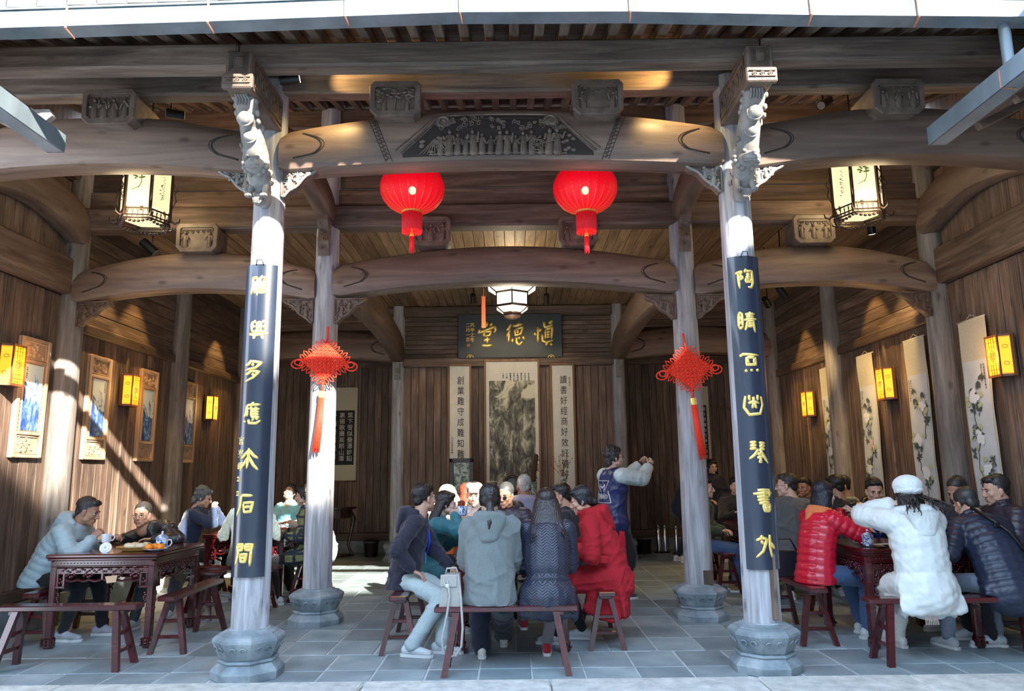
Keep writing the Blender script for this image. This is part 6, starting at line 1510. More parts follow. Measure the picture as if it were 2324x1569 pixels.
    if hood:
        for k in range(17):
            a_=math.pi+math.pi*k/16;back=-math.sin(a_)
            c0=Nk-d2*(.005-.0*back)+Rt*(.108*s*math.cos(a_))+Fd*(.098*s*math.sin(a_)-.014)+d2*(.030+.010*(1-back)+.015*back);hd_.cone(c0,c0-d2*(.040+.075*back)-Fd*.022*back,.026,.036,n=8)
        c0=Nk-Fd*(.118*s+T_*.6)-d2*.07*s;hd_.cone(c0+d2*.06,c0-d2*.095,(.140*s,.058),(.075*s,.036),Rt,16);hd_.ell(c0+d2*.085-Fd*.015,(.115*s,.055,.035),12,8)
        if hood=='fur':
            for k in range(30): a_=math.pi*.85+math.pi*1.3*k/29;c0=Nk+d2*.02+Rt*(.135*s*math.cos(a_))+Fd*(.125*s*math.sin(a_)-.02);hd_.ell(c0,(.040,.040,.038),8,6)
    v,n,f=remesh(b,vox,2,.5)
    ts,ds=seg_t(v,low,C);tu,du=seg_t(v,C,Nk)
    prm=np.where(ts<np.linalg.norm(np.array(C-low)),ts,np.linalg.norm(np.array(C-low))+tu);best=np.minimum(ds,du)/(.15*s+T_);isarm=np.zeros(len(v),bool)
    for S_,E_,W_ in ((SR,ER,WR_),(SL,EL,WL_)):
        ta,da=seg_t(v,S_,E_);tb,db=seg_t(v,E_,W_)
        for tt_,dd_,o_ in ((ta,da,0),(tb,db,la)):
            q=dd_/(.050*s+T_);m_=(q<best*1.0)&(q<1.6);prm=np.where(m_,tt_+o_,prm);best=np.where(m_,q,best);isarm|=m_
    d=np.zeros(len(v))
    if style=='puffer': sp=.068;q=np.abs(np.sin(np.pi*prm/sp));d=.011*(q**.55-.72)+.0035*noise3(v,70,2)*q
    elif style=='bigpuffer': sp=.17;q=np.abs(np.sin(np.pi*prm/sp));d=.010*(q**.4-.8)+.007*noise3(v,26,4)+.003*noise3(v,60,6)
    elif style=='chevron':
        xx=v@np.array(Rt);tri=np.abs((xx/.075)%1-.5)*2;q=np.abs(np.sin(np.pi*(prm+tri*.035)/.022));d=.007*noise3(v,14,1)
        belt=np.exp(-((ts-.15)/.018)**2)*(~isarm);d=d-.022*np.exp(-((ts-.15)/.05)**2)*(~isarm)+belt*.018
    else:
        d=.0055*noise3(v,15,7+int(abs(x)*10))+.0022*noise3(v,42,int(abs(y)*10));rs_=np.random.RandomState(int(abs(x)*100+abs(y)*10))
        for k_ in range(4):
            dd=rs_.randn(3)*np.array([1,.6,1]);dd/=np.linalg.norm(dd);q=1-np.abs(np.sin((v@dd)*rs_.uniform(9,17)+1.6*noise3(v,7,k_+3)+rs_.rand()*6));d=d+.011*q**5-.002
    # creases at elbows and waist
    for E_ in (ER,EL): dd_=np.linalg.norm(v-np.array(E_),axis=1);d+=.006*np.exp(-(dd_/.09)**2)*np.sin(prm*150)
    if hd_.n:
        hv_,hn_,hf_=remesh(hd_,.0105,2);O('hood',MB().add(hv_+hn_*((.006*noise3(hv_,22,5)) if hood!='fur' else (.004*noise3(hv_,90,5)+.004*np.random.RandomState(1).rand(len(hv_))))[:,None],hf_),top,g,True)
    v=v+n*d[:,None]
    # keep the hem off the seat top when seated
    if not stand and not drop and seat and hem=='hip': m_=(v[:,2]<seat+.004);v[m_,2]=seat+.004+ (v[m_,2]-seat)*.05
    O('jacket',MB().add(v,f),top,g,True)
    if sleeve: # contrasting sleeves
        b=MB()
        for S_,E_,W_ in ((SR,ER,WR_),(SL,EL,WL_)):
            wd=(W_-E_).normalized();b.cone(S_,E_,.070*s+T_,.064*s+T_,n=12);b.cone(E_,W_-wd*.05,.064*s+T_,.048*s+T_*.7,n=12)
        v,n,f=remesh(b,.012,2);O('sleeves',MB().add(v+n*(.006*noise3(v,30,3))[:,None],f),sleeve,g,True)
        for S_,E_,W_ in ((SR,ER,WR_),(SL,EL,WL_)):
            wd=(W_-E_).normalized();O('cuff',MB().cone(W_-wd*.065,W_-wd*.02,.038*s+T_*.6,.034*s+T_*.6,n=14),M_CUFF,g,True)
    # ---------- trousers and shoes
    if legs:
        b=MB();Lo=loose
        b.cone(H-d1*.07,H+d1*.03,(.160*s,.120*s),(.150*s,.110*s),Rh,14)
        for Hj,K_,A_ in((HR,KR,AR),(HL,KL,AL)):
            b.cone(Hj,K_,.086*s+Lo*.5,.064*s+Lo*.7,n=12);b.cone(K_,A_+Vector((0,0,.01)),.064*s+Lo*.7,.046*s+Lo,n=12)
        v,n,f=remesh(b,.0145,2)
        d=.005*noise3(v,19,3)
        for k_,dd in enumerate(((.3,.5,1),(-.5,.4,1),(.1,-.7,1))): d=d+.007*(1-np.abs(np.sin((v@np.array(dd))*14+1.6*noise3(v,8,k_))))**4
        for K_ in(KR,KL): dd_=np.linalg.norm(v-np.array(K_),axis=1);d+=.004*np.exp(-(dd_/.10)**2)*np.sin(v[:,2]*120)
        v=v+n*d[:,None]
        if not stand and seat: m_=(v[:,2]<seat+.003)&(v[:,1]<.12)&(v[:,2]>seat-.16);v[m_,2]=seat+.003
        O('trousers',MB().add(v,f),bottom,g,True)
        for A_,K_ in((AR,KR),(AL,KL)):
            fw=Vector((A_.x-K_.x,A_.y-K_.y,0))
            fd=Vector((0,1,0))+Vector((A_.x*.6,0,0));fd.normalize();sx_=Vector((fd.y,-fd.x,0))
            A0=Vector((A_.x,A_.y,0));dz=max(0,A_.z-.085)
            b=MB()
            hl=A0-fd*.055;toe=A0+fd*.155
            b.cone(hl+Vector((0,0,.050+dz)),A0+fd*.02+Vector((0,0,.066+dz)),(.038,.046),(.040,.042),sx_,10)
            b.cone(A0+fd*.02+Vector((0,0,.055+dz)),toe+Vector((0,0,.034+dz)),(.043,.040),(.040,.026),sx_,10)
            b.cone(A_-Vector((0,0,.02)),A_+Vector((0,0,.005)),.038,.038,n=10)
            v,n,f=remesh(b,.009,1);v[:,2]=np.maximum(v[:,2],.018+dz)
            so_=O('shoe',MB().add(v*np.array([1,1,1]),f),shoes or M_SNEAK,g,True)
            P=[]
            for a_,w2 in ((-.098,.018),(-.085,.032),(-.03,.036),(.06,.042),(.13,.042),(.175,.030),(.192,.012)): P.append((A0+fd*a_+sx_*w2));
            Q=[(p.x,p.y) for p in P]+[((A0+fd*a_-sx_*w2).x,(A0+fd*a_-sx_*w2).y) for a_,w2 in ((.192,.012),(.175,.030),(.13,.040),(.06,.038),(-.03,.034),(-.085,.030),(-.098,.018))]
            O('sole',MB().prism(Q[::-1],dz+.001,dz+.024,'z'),M_SOLE,so_)
            lc=MB()
            for k in range(4): c_=A0+fd*(.035+.022*k)+Vector((0,0,.098+dz-.010*k));lc.tube([c_-sx_*.022-Vector((0,0,.010)),c_,c_+sx_*.022-Vector((0,0,.010))],.0032,4)
            O('laces',lc,M_SOLE,so_)
    g['_J']=0
    del g['_J']
    return dict(g=g,Mh=Mh,Nk=Nk,d2=d2,Rt=Rt,Fd=Fd,WR=WR_,WL=WL_,H=H,C=C,ER=ER,EL=EL,SR=SR,SL=SL,s=s)
M_SNEAK=cloth('light_grey_sneaker',(.52,.55,.57),.7);M_SOLE=plain('white_sole',(.68,.69,.68),.6);M_CUFF=cloth('striped_cuff',(.10,.012,.03),.8)
def world(p,q):
    return p['g'].matrix_basis@Vector(q) if False else (Matrix.Rotation(p['g'].rotation_euler.z,4,'Z')@Vector((*q,1)).to_3d().to_4d()).to_3d()+p['g'].location
def lanyard(p,mat):
    b=MB();Nk,Rt,Fd,d2=p['Nk'],p['Rt'],p['Fd'],p['d2']
    for s_ in(-1,1):
        pts=[Nk-Fd*.085+d2*.03,Nk+Rt*s_*.075+d2*.02-Fd*.0,Nk+Rt*s_*.075+Fd*.11-d2*.08,Nk+Rt*s_*.03+Fd*.165-d2*.20,Nk+Fd*.165-d2*.30]
        b.tube(pts,[.009,.009,.009,.009,.009],5)
    O('lanyard',b,mat,p['g'],True);c=Nk+Fd*.17-d2*.34
    O('badge',MB().bbox(c[:],(.06,.006,.085),.003),plain('badge_card',(.15,.35,.75),.4),p['g'])
def strap(p,mat,a,b_,r=.014,nm='bag_strap'):
    O(nm,MB().tube([Vector(q) for q in a],r,6),mat,p['g'],True)
PI=math.pi
LAN=plain('bright_blue_lanyard',(.01,.06,.65),.5)
P={}
DEN=cloth('blue_denim',(.035,.075,.17),.85,(.07,.13,.26),90)
BLKC=cloth('black_cotton',(.010,.010,.013),.85);NAVYT=cloth('navy_trousers',(.010,.014,.030),.85);GREYT=cloth('mid_grey_trousers',(.16,.16,.17),.85)
# --- left table
P['a']=person('man in a light blue puffer jacket leaning over the left table with a cup',-4.50,7.25,-HB,plain('light_blue_nylon',(.33,.45,.50),.42,c2=(.38,.50,.55),s=8,bump=.1,sheen=.2),BLKC,cloth('grey_shoe',(.35,.37,.40)),('short',(.030,.028,.028)),1,0,1.02,lean=33,head=(4,20,0),RH=(.10,.50,.93),LH=(-.16,.46,.86),RF=(.12,.30,.085),LF=(-.14,.52,.085),t=.036,style='puffer',collar='low',hood=True,hands=('grip','relax'),palm=((-1,0,0),(0,0,-1)),elb=((.5,-.4,-.8),(-.5,-.2,-.8)))
P['b']=person('man in glasses and black leather jacket hunched over the left table',-3.66,8.24,PI-.15,plain('black_leather',(.018,.020,.024),.32,c2=(.030,.034,.040),s=25,bump=.4,coat=.3),cloth('dark_teal_trousers',(.03,.05,.06)),cloth('grey_sneaker',(.40,.40,.40)),('crew',(.035,.032,.03)),0,0,1.0,lean=38,side=20,head=(14,4,0),RH=(.42,.46,.875),LH=(-.02,.52,.865),RF=(.05,.62,.085),LF=(-.40,.75,.20),t=.026,hands=('grip','relax'),elb=((1,-.2,-.4),(-1,.1,-.3)),glasses='clear',collar='low')
P['c']=person('woman with curly grey bun, sunglasses and dark blue coat, hands at her face',-4.05,9.25,-HB+.1,cloth('dark_blue_wool',(.025,.045,.10),.85),BLKC,None,('curly',(.10,.13,.15)),2,1,.98,lean=16,head=(-2,18,0),RH=(.03,.32,1.10),LH=(-.05,.34,1.10),t=.024,hands=('grip','grip'),palm=((-.8,.2,.6),(.8,.2,.6)),elb=((.7,.2,-.9),(-.7,.2,-.9)),glasses='sun',collar='low',vox=.016)
P['d']=person('person in a grey coat mostly hidden by the couplet board with the signature',-3.08,8.66,.1,cloth('slate_grey_wool',(.05,.07,.075)),BLKC,None,('short',BLK_H),1,0,1.0,lean=14,t=.03,vox=.016)
P['e']=person('smiling woman in a pale blue coat looking up, behind the sunlit red table',-3.10,10.42,PI-.2,cloth('pale_blue_wool',(.22,.50,.58),.85),BLKC,None,('bun',BLK_H),2,1,.98,lean=4,head=(6,-22,0),RH=(.12,.30,.85),LH=(-.10,.32,.85),t=.024,smile=True,vox=.016)
M_CHEV,_nt,_b=newmat('navy_chevron_quilt')
_tc=N(_nt,'ShaderNodeTexCoord');_sx=N(_nt,'ShaderNodeSeparateXYZ');_nt.links.new(_tc.outputs['Object'],_sx.inputs[0])
def _m(op,a,b=None):
    n=N(_nt,'ShaderNodeMath',operation=op)
    for i,q in enumerate((a,b)):
        if q is None: continue
        if isinstance(q,(int,float)): n.inputs[i].default_value=q
        else: _nt.links.new(q,n.inputs[i])
    return n.outputs[0]
_zz=_m('ADD',_sx.outputs['Z'],_m('MULTIPLY',_m('PINGPONG',_sx.outputs['X'],.042),.75))
_w=_m('POWER',_m('ABSOLUTE',_m('SINE',_m('MULTIPLY',_zz,math.pi/.022))),.6)
_cr=ramp(_nt,[(0,(.008,.009,.016)),(.6,(.017,.020,.038)),(1,(.026,.031,.055))]);_nt.links.new(_w,_cr.inputs[0]);_nt.links.new(_cr.outputs[0],_b.inputs['Base Color']);_b.inputs['Roughness'].default_value=.36
_bp=N(_nt,'ShaderNodeBump',_Strength=.55,_Distance=.005);_nt.links.new(_w,_bp.inputs['Height']);_nt.links.new(_bp.outputs[0],_b.inputs['Normal'])
M_PL,_nt,_b=newmat('olive_plaid_wool')
_tc=N(_nt,'ShaderNodeTexCoord');_rp=[]
_cur=None
for ax_,sc_ in (('Z',9.0),('Y',8.0),('X',8.0)):
    w_=N(_nt,'ShaderNodeTexWave',_Scale=sc_*.33);w_.bands_direction=ax_;_nt.links.new(_tc.outputs['Object'],w_.inputs[0]);r1=ramp(_nt,[(.80,(0,0,0)),(.86,(1,1,1))]);_nt.links.new(w_.outputs[0],r1.inputs[0])
    mx=N(_nt,'ShaderNodeMix',data_type='RGBA');_nt.links.new(r1.outputs[0],mx.inputs[0])
    if _cur is None: mx.inputs[6].default_value=(.20,.23,.10,1)
    else: _nt.links.new(_cur,mx.inputs[6])
    mx.inputs[7].default_value=(.025,.035,.06,1);_cur=mx.outputs[2]
_nt.links.new(_cur,_b.inputs['Base Color']);_b.inputs['Roughness'].default_value=.85
P['f']=person('woman in a long olive plaid coat, half hidden behind the left inner column',-2.44,9.10,HB+.15,M_PL,BLKC,M_SNEAK,('long',BLK_H),2,1,.98,lean=9,head=(0,10,0),RH=(.10,.36,.82),LH=(-.12,.30,.78),t=.028,hem='thigh',drop=.12,vox=.016)
P['g']=person('person in a pale lilac shell jacket, only the back showing past the left inner column',-2.48,9.78,HB+.1,cloth('pale_lilac_nylon',(.38,.42,.55),.5),BLKC,M_SNEAK,('short',BLK_H),0,0,1.04,lean=14,t=.036,hood=True,drop=.10,vox=.015)
# --- centre table
P['h']=person('man in a navy hoodie, light grey trousers and white sneakers, looking away',-.99,6.84,-HB+.02,cloth('dark_navy_fleece',(.016,.017,.032),.85),cloth('pale_grey_sweatpants',(.36,.44,.45),.85,(.44,.53,.54),70),M_SNEAK,('short',BLK_H),0,0,1.03,lean=13,head=(38,2,0),RH=(.235,.10,.66),LH=(-.02,.42,.66),RF=(.44,.12,.085),LF=(.34,.36,.085),t=.026,hood=True,loose=.012,vox=.0115,hands=('relax','fist'),hdir=((.2,.9,-.35),None),palm=((0,-.3,-1),(0,0,-1)),elb=((.8,-.8,-.2),(-.5,-.5,-.6)))
lanyard(P['h'],LAN)
P['i']=person('person in a teal jacket drinking from a pale blue mug beside the navy hoodie',-.90,7.42,-HB,cloth('teal_nylon',(.03,.16,.20),.55),DEN,M_SNEAK,('long',BLK_H),2,1,.95,lean=20,head=(5,10,0),RH=(.06,.30,1.10),LH=(-.12,.36,.86),t=.028,hands=('grip','relax'),palm=((-1,0,0),(0,0,-1)),elb=((.8,.3,-.9),(-.6,-.4,-.6)),hem='thigh',RF=(.15,.30,.085),vox=.014)
P['j']=person('elderly person with sunlit fair hair in a beige jacket, facing right',-.92,8.22,-HB+.35,cloth('beige_nylon',(.48,.44,.41),.6),NAVYT,None,('grey_short',(.40,.33,.25)),2,0,1.0,lean=18,head=(-10,5,0),RH=(.08,.48,.98),LH=(-.10,.45,.90),t=.03,hood=True,vox=.015)
P['k']=person('woman with sunlit red hair and an orange jacket behind the beige jacket',-.66,8.85,-HB-.3,cloth('orange_nylon',(.75,.16,.04),.6),BLKC,None,('bob',(.25,.05,.025)),2,1,.98,lean=10,head=(10,8,0),t=.026,vox=.017)
P['l']=person('person in a grey flat cap, face half hidden behind the ponytail',-.44,8.42,PI,cloth('dark_brown_jacket',(.05,.04,.045)),BLKC,None,('short',BLK_H),0,0,1.0,lean=10,head=(0,14,0),t=.028,collar='high',vox=.017)
P['m']=person('man in sunglasses and dark puffer with a plum hood, beyond the ponytail',-.02,7.98,PI-.35,plain('dark_plum_nylon',(.020,.016,.026),.4,c2=(.035,.02,.035),s=5,sheen=.2),BLKC,None,('grey_short',(.05,.05,.05)),1,0,1.02,lean=16,head=(0,10,0),glasses='sun',style='puffer',t=.04,hood=True,vox=.015)
P['n']=person('grey haired man in a pale lilac hooded jacket, back turned, beyond the centre table',.13,9.0,.05,cloth('lilac_grey_nylon',(.30,.30,.40),.55),BLKC,None,('grey_short',(.36,.38,.36)),1,0,1.08,lean=5,head=(0,5,0),t=.034,hood=True,vox=.015)
strap(P['n'],M_BLK,[(-.03,-.16,.75),(-.04,-.165,.95),(-.06,-.12,1.10)],None,.007)
P['o']=person('woman with a low ponytail in a grey-green wool coat, seated with her back to us',-.20,6.02,0,cloth('grey_green_melange_wool',(.115,.135,.135),.9,(.19,.22,.215),220,.35),NAVYT,cloth('white_loafer',(.6,.6,.56)),('ponytail',BLK_H),2,1,1.02,lean=10,head=(3,12,0),RH=(.07,.36,.86),LH=(-.07,.36,.86),RF=(.10,.75,.085),LF=(-.08,.36,.085),t=.042,hood=True,fat=1.04,loose=.035,vox=.0115,elb=((.35,-.3,-1),(-.35,-.3,-1)))
P['p']=person('woman with long dark hair in a navy chevron-quilted coat, back turned',.26,6.03,-.05,M_CHEV,GREYT,cloth('red_sneaker',(.35,.015,.03)),('long',(.018,.012,.012)),2,1,1.0,lean=20,head=(2,14,0),RH=(.06,.38,.86),LH=(-.08,.38,.86),RF=(-.02,.42,.085),LF=(-.26,.95,.14),t=.036,style='chevron',hem='thigh',drop=.15,bside=(1,-1),elb=((.35,-.3,-1),(-.35,-.3,-1)),fat=1.0,vox=.0105)
P['q']=person('dark suited man in left profile, between the long hair and the red coat',.66,7.82,HB-.1,cloth('black_suit',(.010,.011,.016)),BLKC,None,('short',BLK_H),0,0,.99,lean=14,head=(5,12,0),t=.022,vox=.016)
P['r']=person('woman with low bun in a long red wool coat, in profile at the centre table',.88,6.82,HB-.18,cloth('bright_red_wool',(.33,.008,.016),.9,(.40,.012,.022),90,sheen=0),BLKC,M_SNEAK,('lowbun',(.014,.014,.018)),0,1,1.02,lean=22,head=(6,18,0),RH=(.12,.44,.86),LH=(-.16,.36,.84),RF=(.10,.30,.085),LF=(-.12,.50,.085),t=.040,hem='long',drop=.30,bside=(-1,1),collar='high',hood=True,vox=.0115)
g_=P['r']['g'];O('pocket_flap',MB().bbox((-.245,.12,.74),(.03,.20,.07),.012,(.1,.0,.10)),cloth('red_flap',(.32,.008,.016),.9,sheen=0),g_)
M_VARS=plain('navy_satin',(.020,.030,.11),.35,c2=(.03,.045,.15),s=9,bump=.15)
M_BBT=cloth('black_track_pants',(.008,.008,.010))
P['s']=person('standing man in a navy varsity jacket with pale sleeves, taking a photograph',1.20,9.08,-HB+.42,M_VARS,M_BBT,cloth('black_green_runner',(.03,.05,.05)),('curly',(.03,.03,.035)),2,0,1.03,stand=True,lean=2,head=(-14,0,0),RH=(.10,.48,1.56),LH=(-.06,.46,1.58),RF=(.10,.04,.085),LF=(-.10,-.06,.085),t=.030,fat=1.12,hands=('grip','grip'),palm=((-1,0,0),(1,0,0)),hdir=((-.1,.5,.5),(.1,.5,.5)),elb=((.5,-.3,-.9),(-.5,-.3,-.9)),glasses='clear',sleeve=cloth('pale_blue_sleeve',(.50,.60,.62),.5),loose=.02,collar='low',vox=.013)
g_=P['s']['g'];H_=P['s']['H']
O('hem_band',MB().lathe([(.198,-.03),(.205,0),(.198,.03)],24,c=(H_.x,H_.y,H_.z-.03),sy=.80),M_CUFF,g_,True);O('hem_stripe',MB().lathe([(.2055,-.004),(.2065,.0),(.2055,.004)],24,c=(H_.x,H_.y,H_.z-.03),sy=.80),M_SOLE,g_,True)
O('red_hem',MB().lathe([(.178,-.06),(.190,0)],24,c=(H_.x,H_.y,H_.z-.065),sy=.78),cloth('red_shirt_hem',(.55,.01,.04)),g_,True)
b=MB()
for sx_ in (1,):
    b.cone((.182,.0,.80),(.180,.02,.48),(.012,.040),(.012,.038),(1,0,0),n=8);b.cone((.180,.02,.48),(.168,.03,.13),(.012,.038),(.012,.040),(1,0,0),n=8)
O('red_side_stripe',b,cloth('red_stripe',(.55,.01,.035)),g_,True)
t_=MB()
for k,(s_,z_,sz_) in enumerate((('M',1.34,.13),)):
    q=text_mb(s_,sz_,.002);v=np.concatenate(q.v);v[:,2]+=z_;t_.add(v,q.f)
for a_,c_ in (((-.12,1.36),(.10,1.36)),((-.12,1.36),(-.07,1.25)),((.10,1.36),(.05,1.25)),((-.14,1.10),(.12,1.10)),((-.14,1.10),(-.10,1.24)),((.12,1.10),(.09,1.24))):
    t_.tube([(a_[0]+(c_[0]-a_[0])*i/8,0,a_[1]+(c_[1]-a_[1])*i/8) for i in range(9)],.0045,4)
for k in range(9): t_.box((-.08+.02*k,0,1.175),(.008,.004,.075-.02*(k%3)))
from mathutils.bvhtree import BVHTree
jk=[c for c in P['s']['g'].children if c.name.startswith('jacket')][0];bv=BVHTree.FromPolygons([q.co for q in jk.data.vertices],[tuple(p_.vertices) for p_ in jk.data.polygons])
V_=np.concatenate(t_.v)
for i in range(len(V_)):
    h_=bv.ray_cast(Vector((V_[i][0]+.02,-.6,V_[i][2]+.02)),Vector((0,1,0)))[0]
    V_[i]=(V_[i][0]+.02,(h_.y if h_ else -.15)-.004+V_[i][1],V_[i][2]+.02)
t_.v=[V_]
O('back_lettering',t_,M_SOLE,g_)
# --- far right back
P['t']=person('person in a dark suit bending beside the right inner column, face hidden',2.80,12.55,-HB,cloth('dark_navy_suit',(.012,.016,.035)),NAVYT,cloth('white_shoe',(.6,.6,.58)),('short',BLK_H),0,1,1.0,stand=True,lean=26,head=(0,20,0),RH=(.10,.36,.98),LH=(-.1,.38,1.0),t=.022,vox=.017)
P['u']=person('woman in a dark suit standing just right of the inner column, facing us',3.36,12.55,PI,cloth('dark_ink_suit',(.010,.013,.028)),NAVYT,cloth('white_shoe2',(.6,.6,.58)),('long',BLK_H),2,1,.96,stand=True,lean=0,head=(6,8,0),RH=(.10,.20,1.0),LH=(-.1,.20,1.0),t=.020,vox=.017)
P['v']=person('person in an olive parka and jeans with tan boots, behind the right inner column',2.36,9.62,-HB-.35,cloth('olive_parka',(.045,.070,.035),.85),DEN,cloth('tan_boot',(.35,.20,.08)),('short',BLK_H),2,0,1.0,lean=8,head=(0,5,0),RH=(.10,.26,.74),LH=(-.12,.30,.74),RF=(.05,.44,.085),LF=(-.12,.40,.085),t=.034,fat=1.08,vox=.015)
P['w']=person('person in black holding a cup, almost hidden by the right couplet board',3.12,10.55,PI,cloth('black_knit',(.02,.02,.022)),BLKC,None,('short',BLK_H),2,0,1.0,lean=8,t=.024,RH=(.12,.42,.92),vox=.018)
P['x']=person('man in glasses and grey wool blazer, back to us, beside the right couplet board',3.14,8.50,.12,cloth('charcoal_grey_tweed',(.075,.078,.080),.9,(.14,.145,.15),260,.4),BLKC,None,('short',(.030,.026,.024)),2,0,1.06,lean=4,head=(62,4,0),RH=(.16,.36,.86),LH=(-.16,.36,.86),t=.030,glasses='clear',drop=.10,fat=1.05,vox=.014)
P['y']=person('man facing left at the rear right table, chin on his hand',4.10,10.25,PI-.9,cloth('dark_brown_coat',(.05,.04,.035)),BLKC,None,('short',BLK_H),1,0,1.0,lean=16,head=(0,6,0),RH=(.06,.30,1.08),LH=(-.1,.34,.86),hands=('fist','relax'),t=.024,vox=.018)
P['z']=person('dark haired person in black behind the red puffer jacket',3.80,8.72,.1,cloth('black_wool',(.012,.012,.014)),BLKC,None,('short',BLK_H),1,0,1.03,lean=6,head=(30,6,0),t=.026,vox=.018)
P['A']=person('man in an olive khaki jacket in left profile by the far scrolls',4.28,9.45,HB+.1,cloth('khaki_jacket',(.16,.17,.10)),BLKC,None,('crew',BLK_H),1,0,1.02,lean=10,head=(0,6,0),t=.026,vox=.017)
# --- right table
P['B']=person('woman in a glossy red puffer jacket and blue jeans, elbows raised, back turned',2.72,6.86,-HB+.30,plain('glossy_red_nylon',(.55,.008,.030),.28,c2=(.62,.012,.040),s=8,bump=.1,coat=.2),DEN,M_SNEAK,('bob',(.012,.013,.020)),2,1,1.0,lean=12,head=(6,6,0),RH=(.10,.40,1.08),LH=(-.06,.40,1.10),RF=(.12,.42,.085),LF=(-.10,.55,.085),t=.036,style='puffer',hands=('fist','fist'),palm=((-1,0,0),(1,0,0)),hdir=((-.7,.3,.5),(.7,.3,.5)),elb=((.7,.3,-.9),(-.7,.3,-.9)),loose=.018,vox=.0115)
pB=P['B'];c_=pB['Nk'];b=MB()
for k in range(13): a_=math.pi+math.pi*k/12;q=c_+pB['d2']*.02+pB['Rt']*(.11*math.cos(a_))+pB['Fd']*(.10*math.sin(a_));b.cone(q,q-pB['d2']*.04-pB['Fd']*.01,.024,.024,n=8)
b.cone(c_-pB['Fd']*.12-pB['d2']*.01,c_-pB['Fd']*.14-pB['d2']*.10,(.07,.02),(.02,.015),pB['Rt'],10)
v,n,f=remesh(b,.010,1);O('orange_hood',MB().add(v,f),cloth('orange_lining',(.62,.17,.05)),pB['g'],True)
O('orange_hem',MB().lathe([(.178,-.02),(.185,.0),(.175,.03)],24,c=(0,-.02,.50),sy=.80),cloth('orange_shirt',(.50,.14,.05)),pB['g'],True)
P['C']=person('man in a black puffer jacket with blue lanyard facing us at the right table',3.86,8.02,PI-.38,plain('black_shiny_nylon',(.012,.012,.015),.25,c2=(.022,.022,.026),s=14,bump=.2,coat=.3),BLKC,M_SNEAK,('short',BLK_H),0,0,1.03,lean=18,head=(6,14,0),RH=(.16,.36,.86),LH=(-.12,.40,.86),t=.050,style='puffer',hood=True,vox=.013)
lanyard(P['C'],LAN)
M_WPUF=plain('white_nylon_coat',(.60,.64,.62),.5,c2=(.68,.71,.69),s=8,bump=.1)
P['D']=person('woman in a long white padded coat and fluffy white hat, back turned',3.26,6.06,.04,M_WPUF,cloth('white_trousers',(.55,.55,.52)),cloth('white_socked_shoe',(.62,.62,.60)),('bob',(.014,.010,.010)),2,1,1.02,lean=9,head=(0,6,0),RH=(.11,.22,1.18),LH=(-.10,.20,1.20),RF=(.02,.50,.085),LF=(-.06,.66,.11),t=.052,style='bigpuffer',hem='thigh',drop=.17,bside=(1,-1),hood='fur',hands=('fist','fist'),elb=((.8,.3,-.55),(-.8,.3,-.55)),fat=1.06,vox=.012)
b=MB();b.ell((0,-.025,.072),(.112,.118,.088),22,14);b.ell((0,-.03,.03),(.108,.114,.05),20,10);v,n,f=remesh(b,.0065,2)
r_=np.random.RandomState(3);v=v+n*(.0025*noise3(v,70,2)+.0035*r_.rand(len(v)))[:,None]
O('fluffy_hat',MB().add(xf(v,P['D']['Mh']),f),plain('white_faux_fur',(.72,.78,.76),.95,sheen=.6,bump=.5,s=200,c2=(.80,.84,.82)),P['D']['g'],True)
b=MB();
for k in range(8): b.tube([(-.10+.012*k,-.13,.40),(-.105+.014*k,-.14,.30)],.004,4)
O('scarf_fringe',b,cloth('taupe_fringe',(.35,.26,.24)),P['D']['g'])
P['E']=person('man in a dark jacket with a blue lanyard bowing his head by the right wall',4.40,7.22,HB+.40,cloth('ink_blue_jacket',(.012,.014,.026),.6),BLKC,None,('crew',(.016,.015,.015)),1,0,1.02,lean=12,head=(4,26,0),RH=(.16,.34,.86),LH=(-.14,.38,.86),t=.034,collar='high',vox=.014)
lanyard(P['E'],LAN)
M_NPUF=plain('dark_navy_nylon',(.014,.019,.040),.42,c2=(.022,.028,.055),s=8,bump=.1)
P['F']=person('man in a navy down jacket and grey jeans, a strap across his back',3.96,6.12,.06,M_NPUF,cloth('grey_blue_jeans',(.15,.18,.23),.85),cloth('pale_grey_sneaker',(.40,.43,.46)),('crew',(.025,.024,.024)),0,0,1.05,lean=35,head=(10,26,0),RH=(.20,.44,.86),LH=(-.24,.34,.78),RF=(.16,.42,.085),LF=(-.30,.38,.085),t=.034,style='puffer',collar='high',fat=1.12,vox=.0115,drop=.05)
p=P['F'];b=MB().tube([p['Nk']-p['Rt']*.09-p['Fd']*.155+p['d2']*.02,p['C']-p['Fd']*.185+p['d2']*.14,p['C']-p['Fd']*.185+p['Rt']*.06+p['d2']*.03,p['H']-p['Fd']*.175+p['Rt']*.17+p['d2']*.03],.015,6);O('bag_strap',b,M_BLK,p['g'],True);O('strap_buckle',MB().bbox((p['C']-p['Fd']*.192+p['d2']*.10-p['Rt']*.01)[:],(.05,.02,.04),.004),M_BLK,p['g'])
O('shirt_hem',MB().lathe([(.180,-.015),(.186,0),(.18,.02)],24,c=(p['H'].x,p['H'].y-.01,p['H'].z-.085),sy=.80),M_SOLE,p['g'],True)
P['G']=person('smiling man in a dark puffer jacket at the right edge, left profile',4.40,6.62,HB-.05,plain('dark_plum_down',(.020,.016,.028),.42,c2=(.03,.024,.04),s=8),BLKC,None,('short',(.016,.015,.016)),0,0,1.04,lean=9,head=(0,10,0),RH=(.14,.36,.86),LH=(-.14,.38,.86),t=.046,style='puffer',collar='high',smile=True,vox=.013)
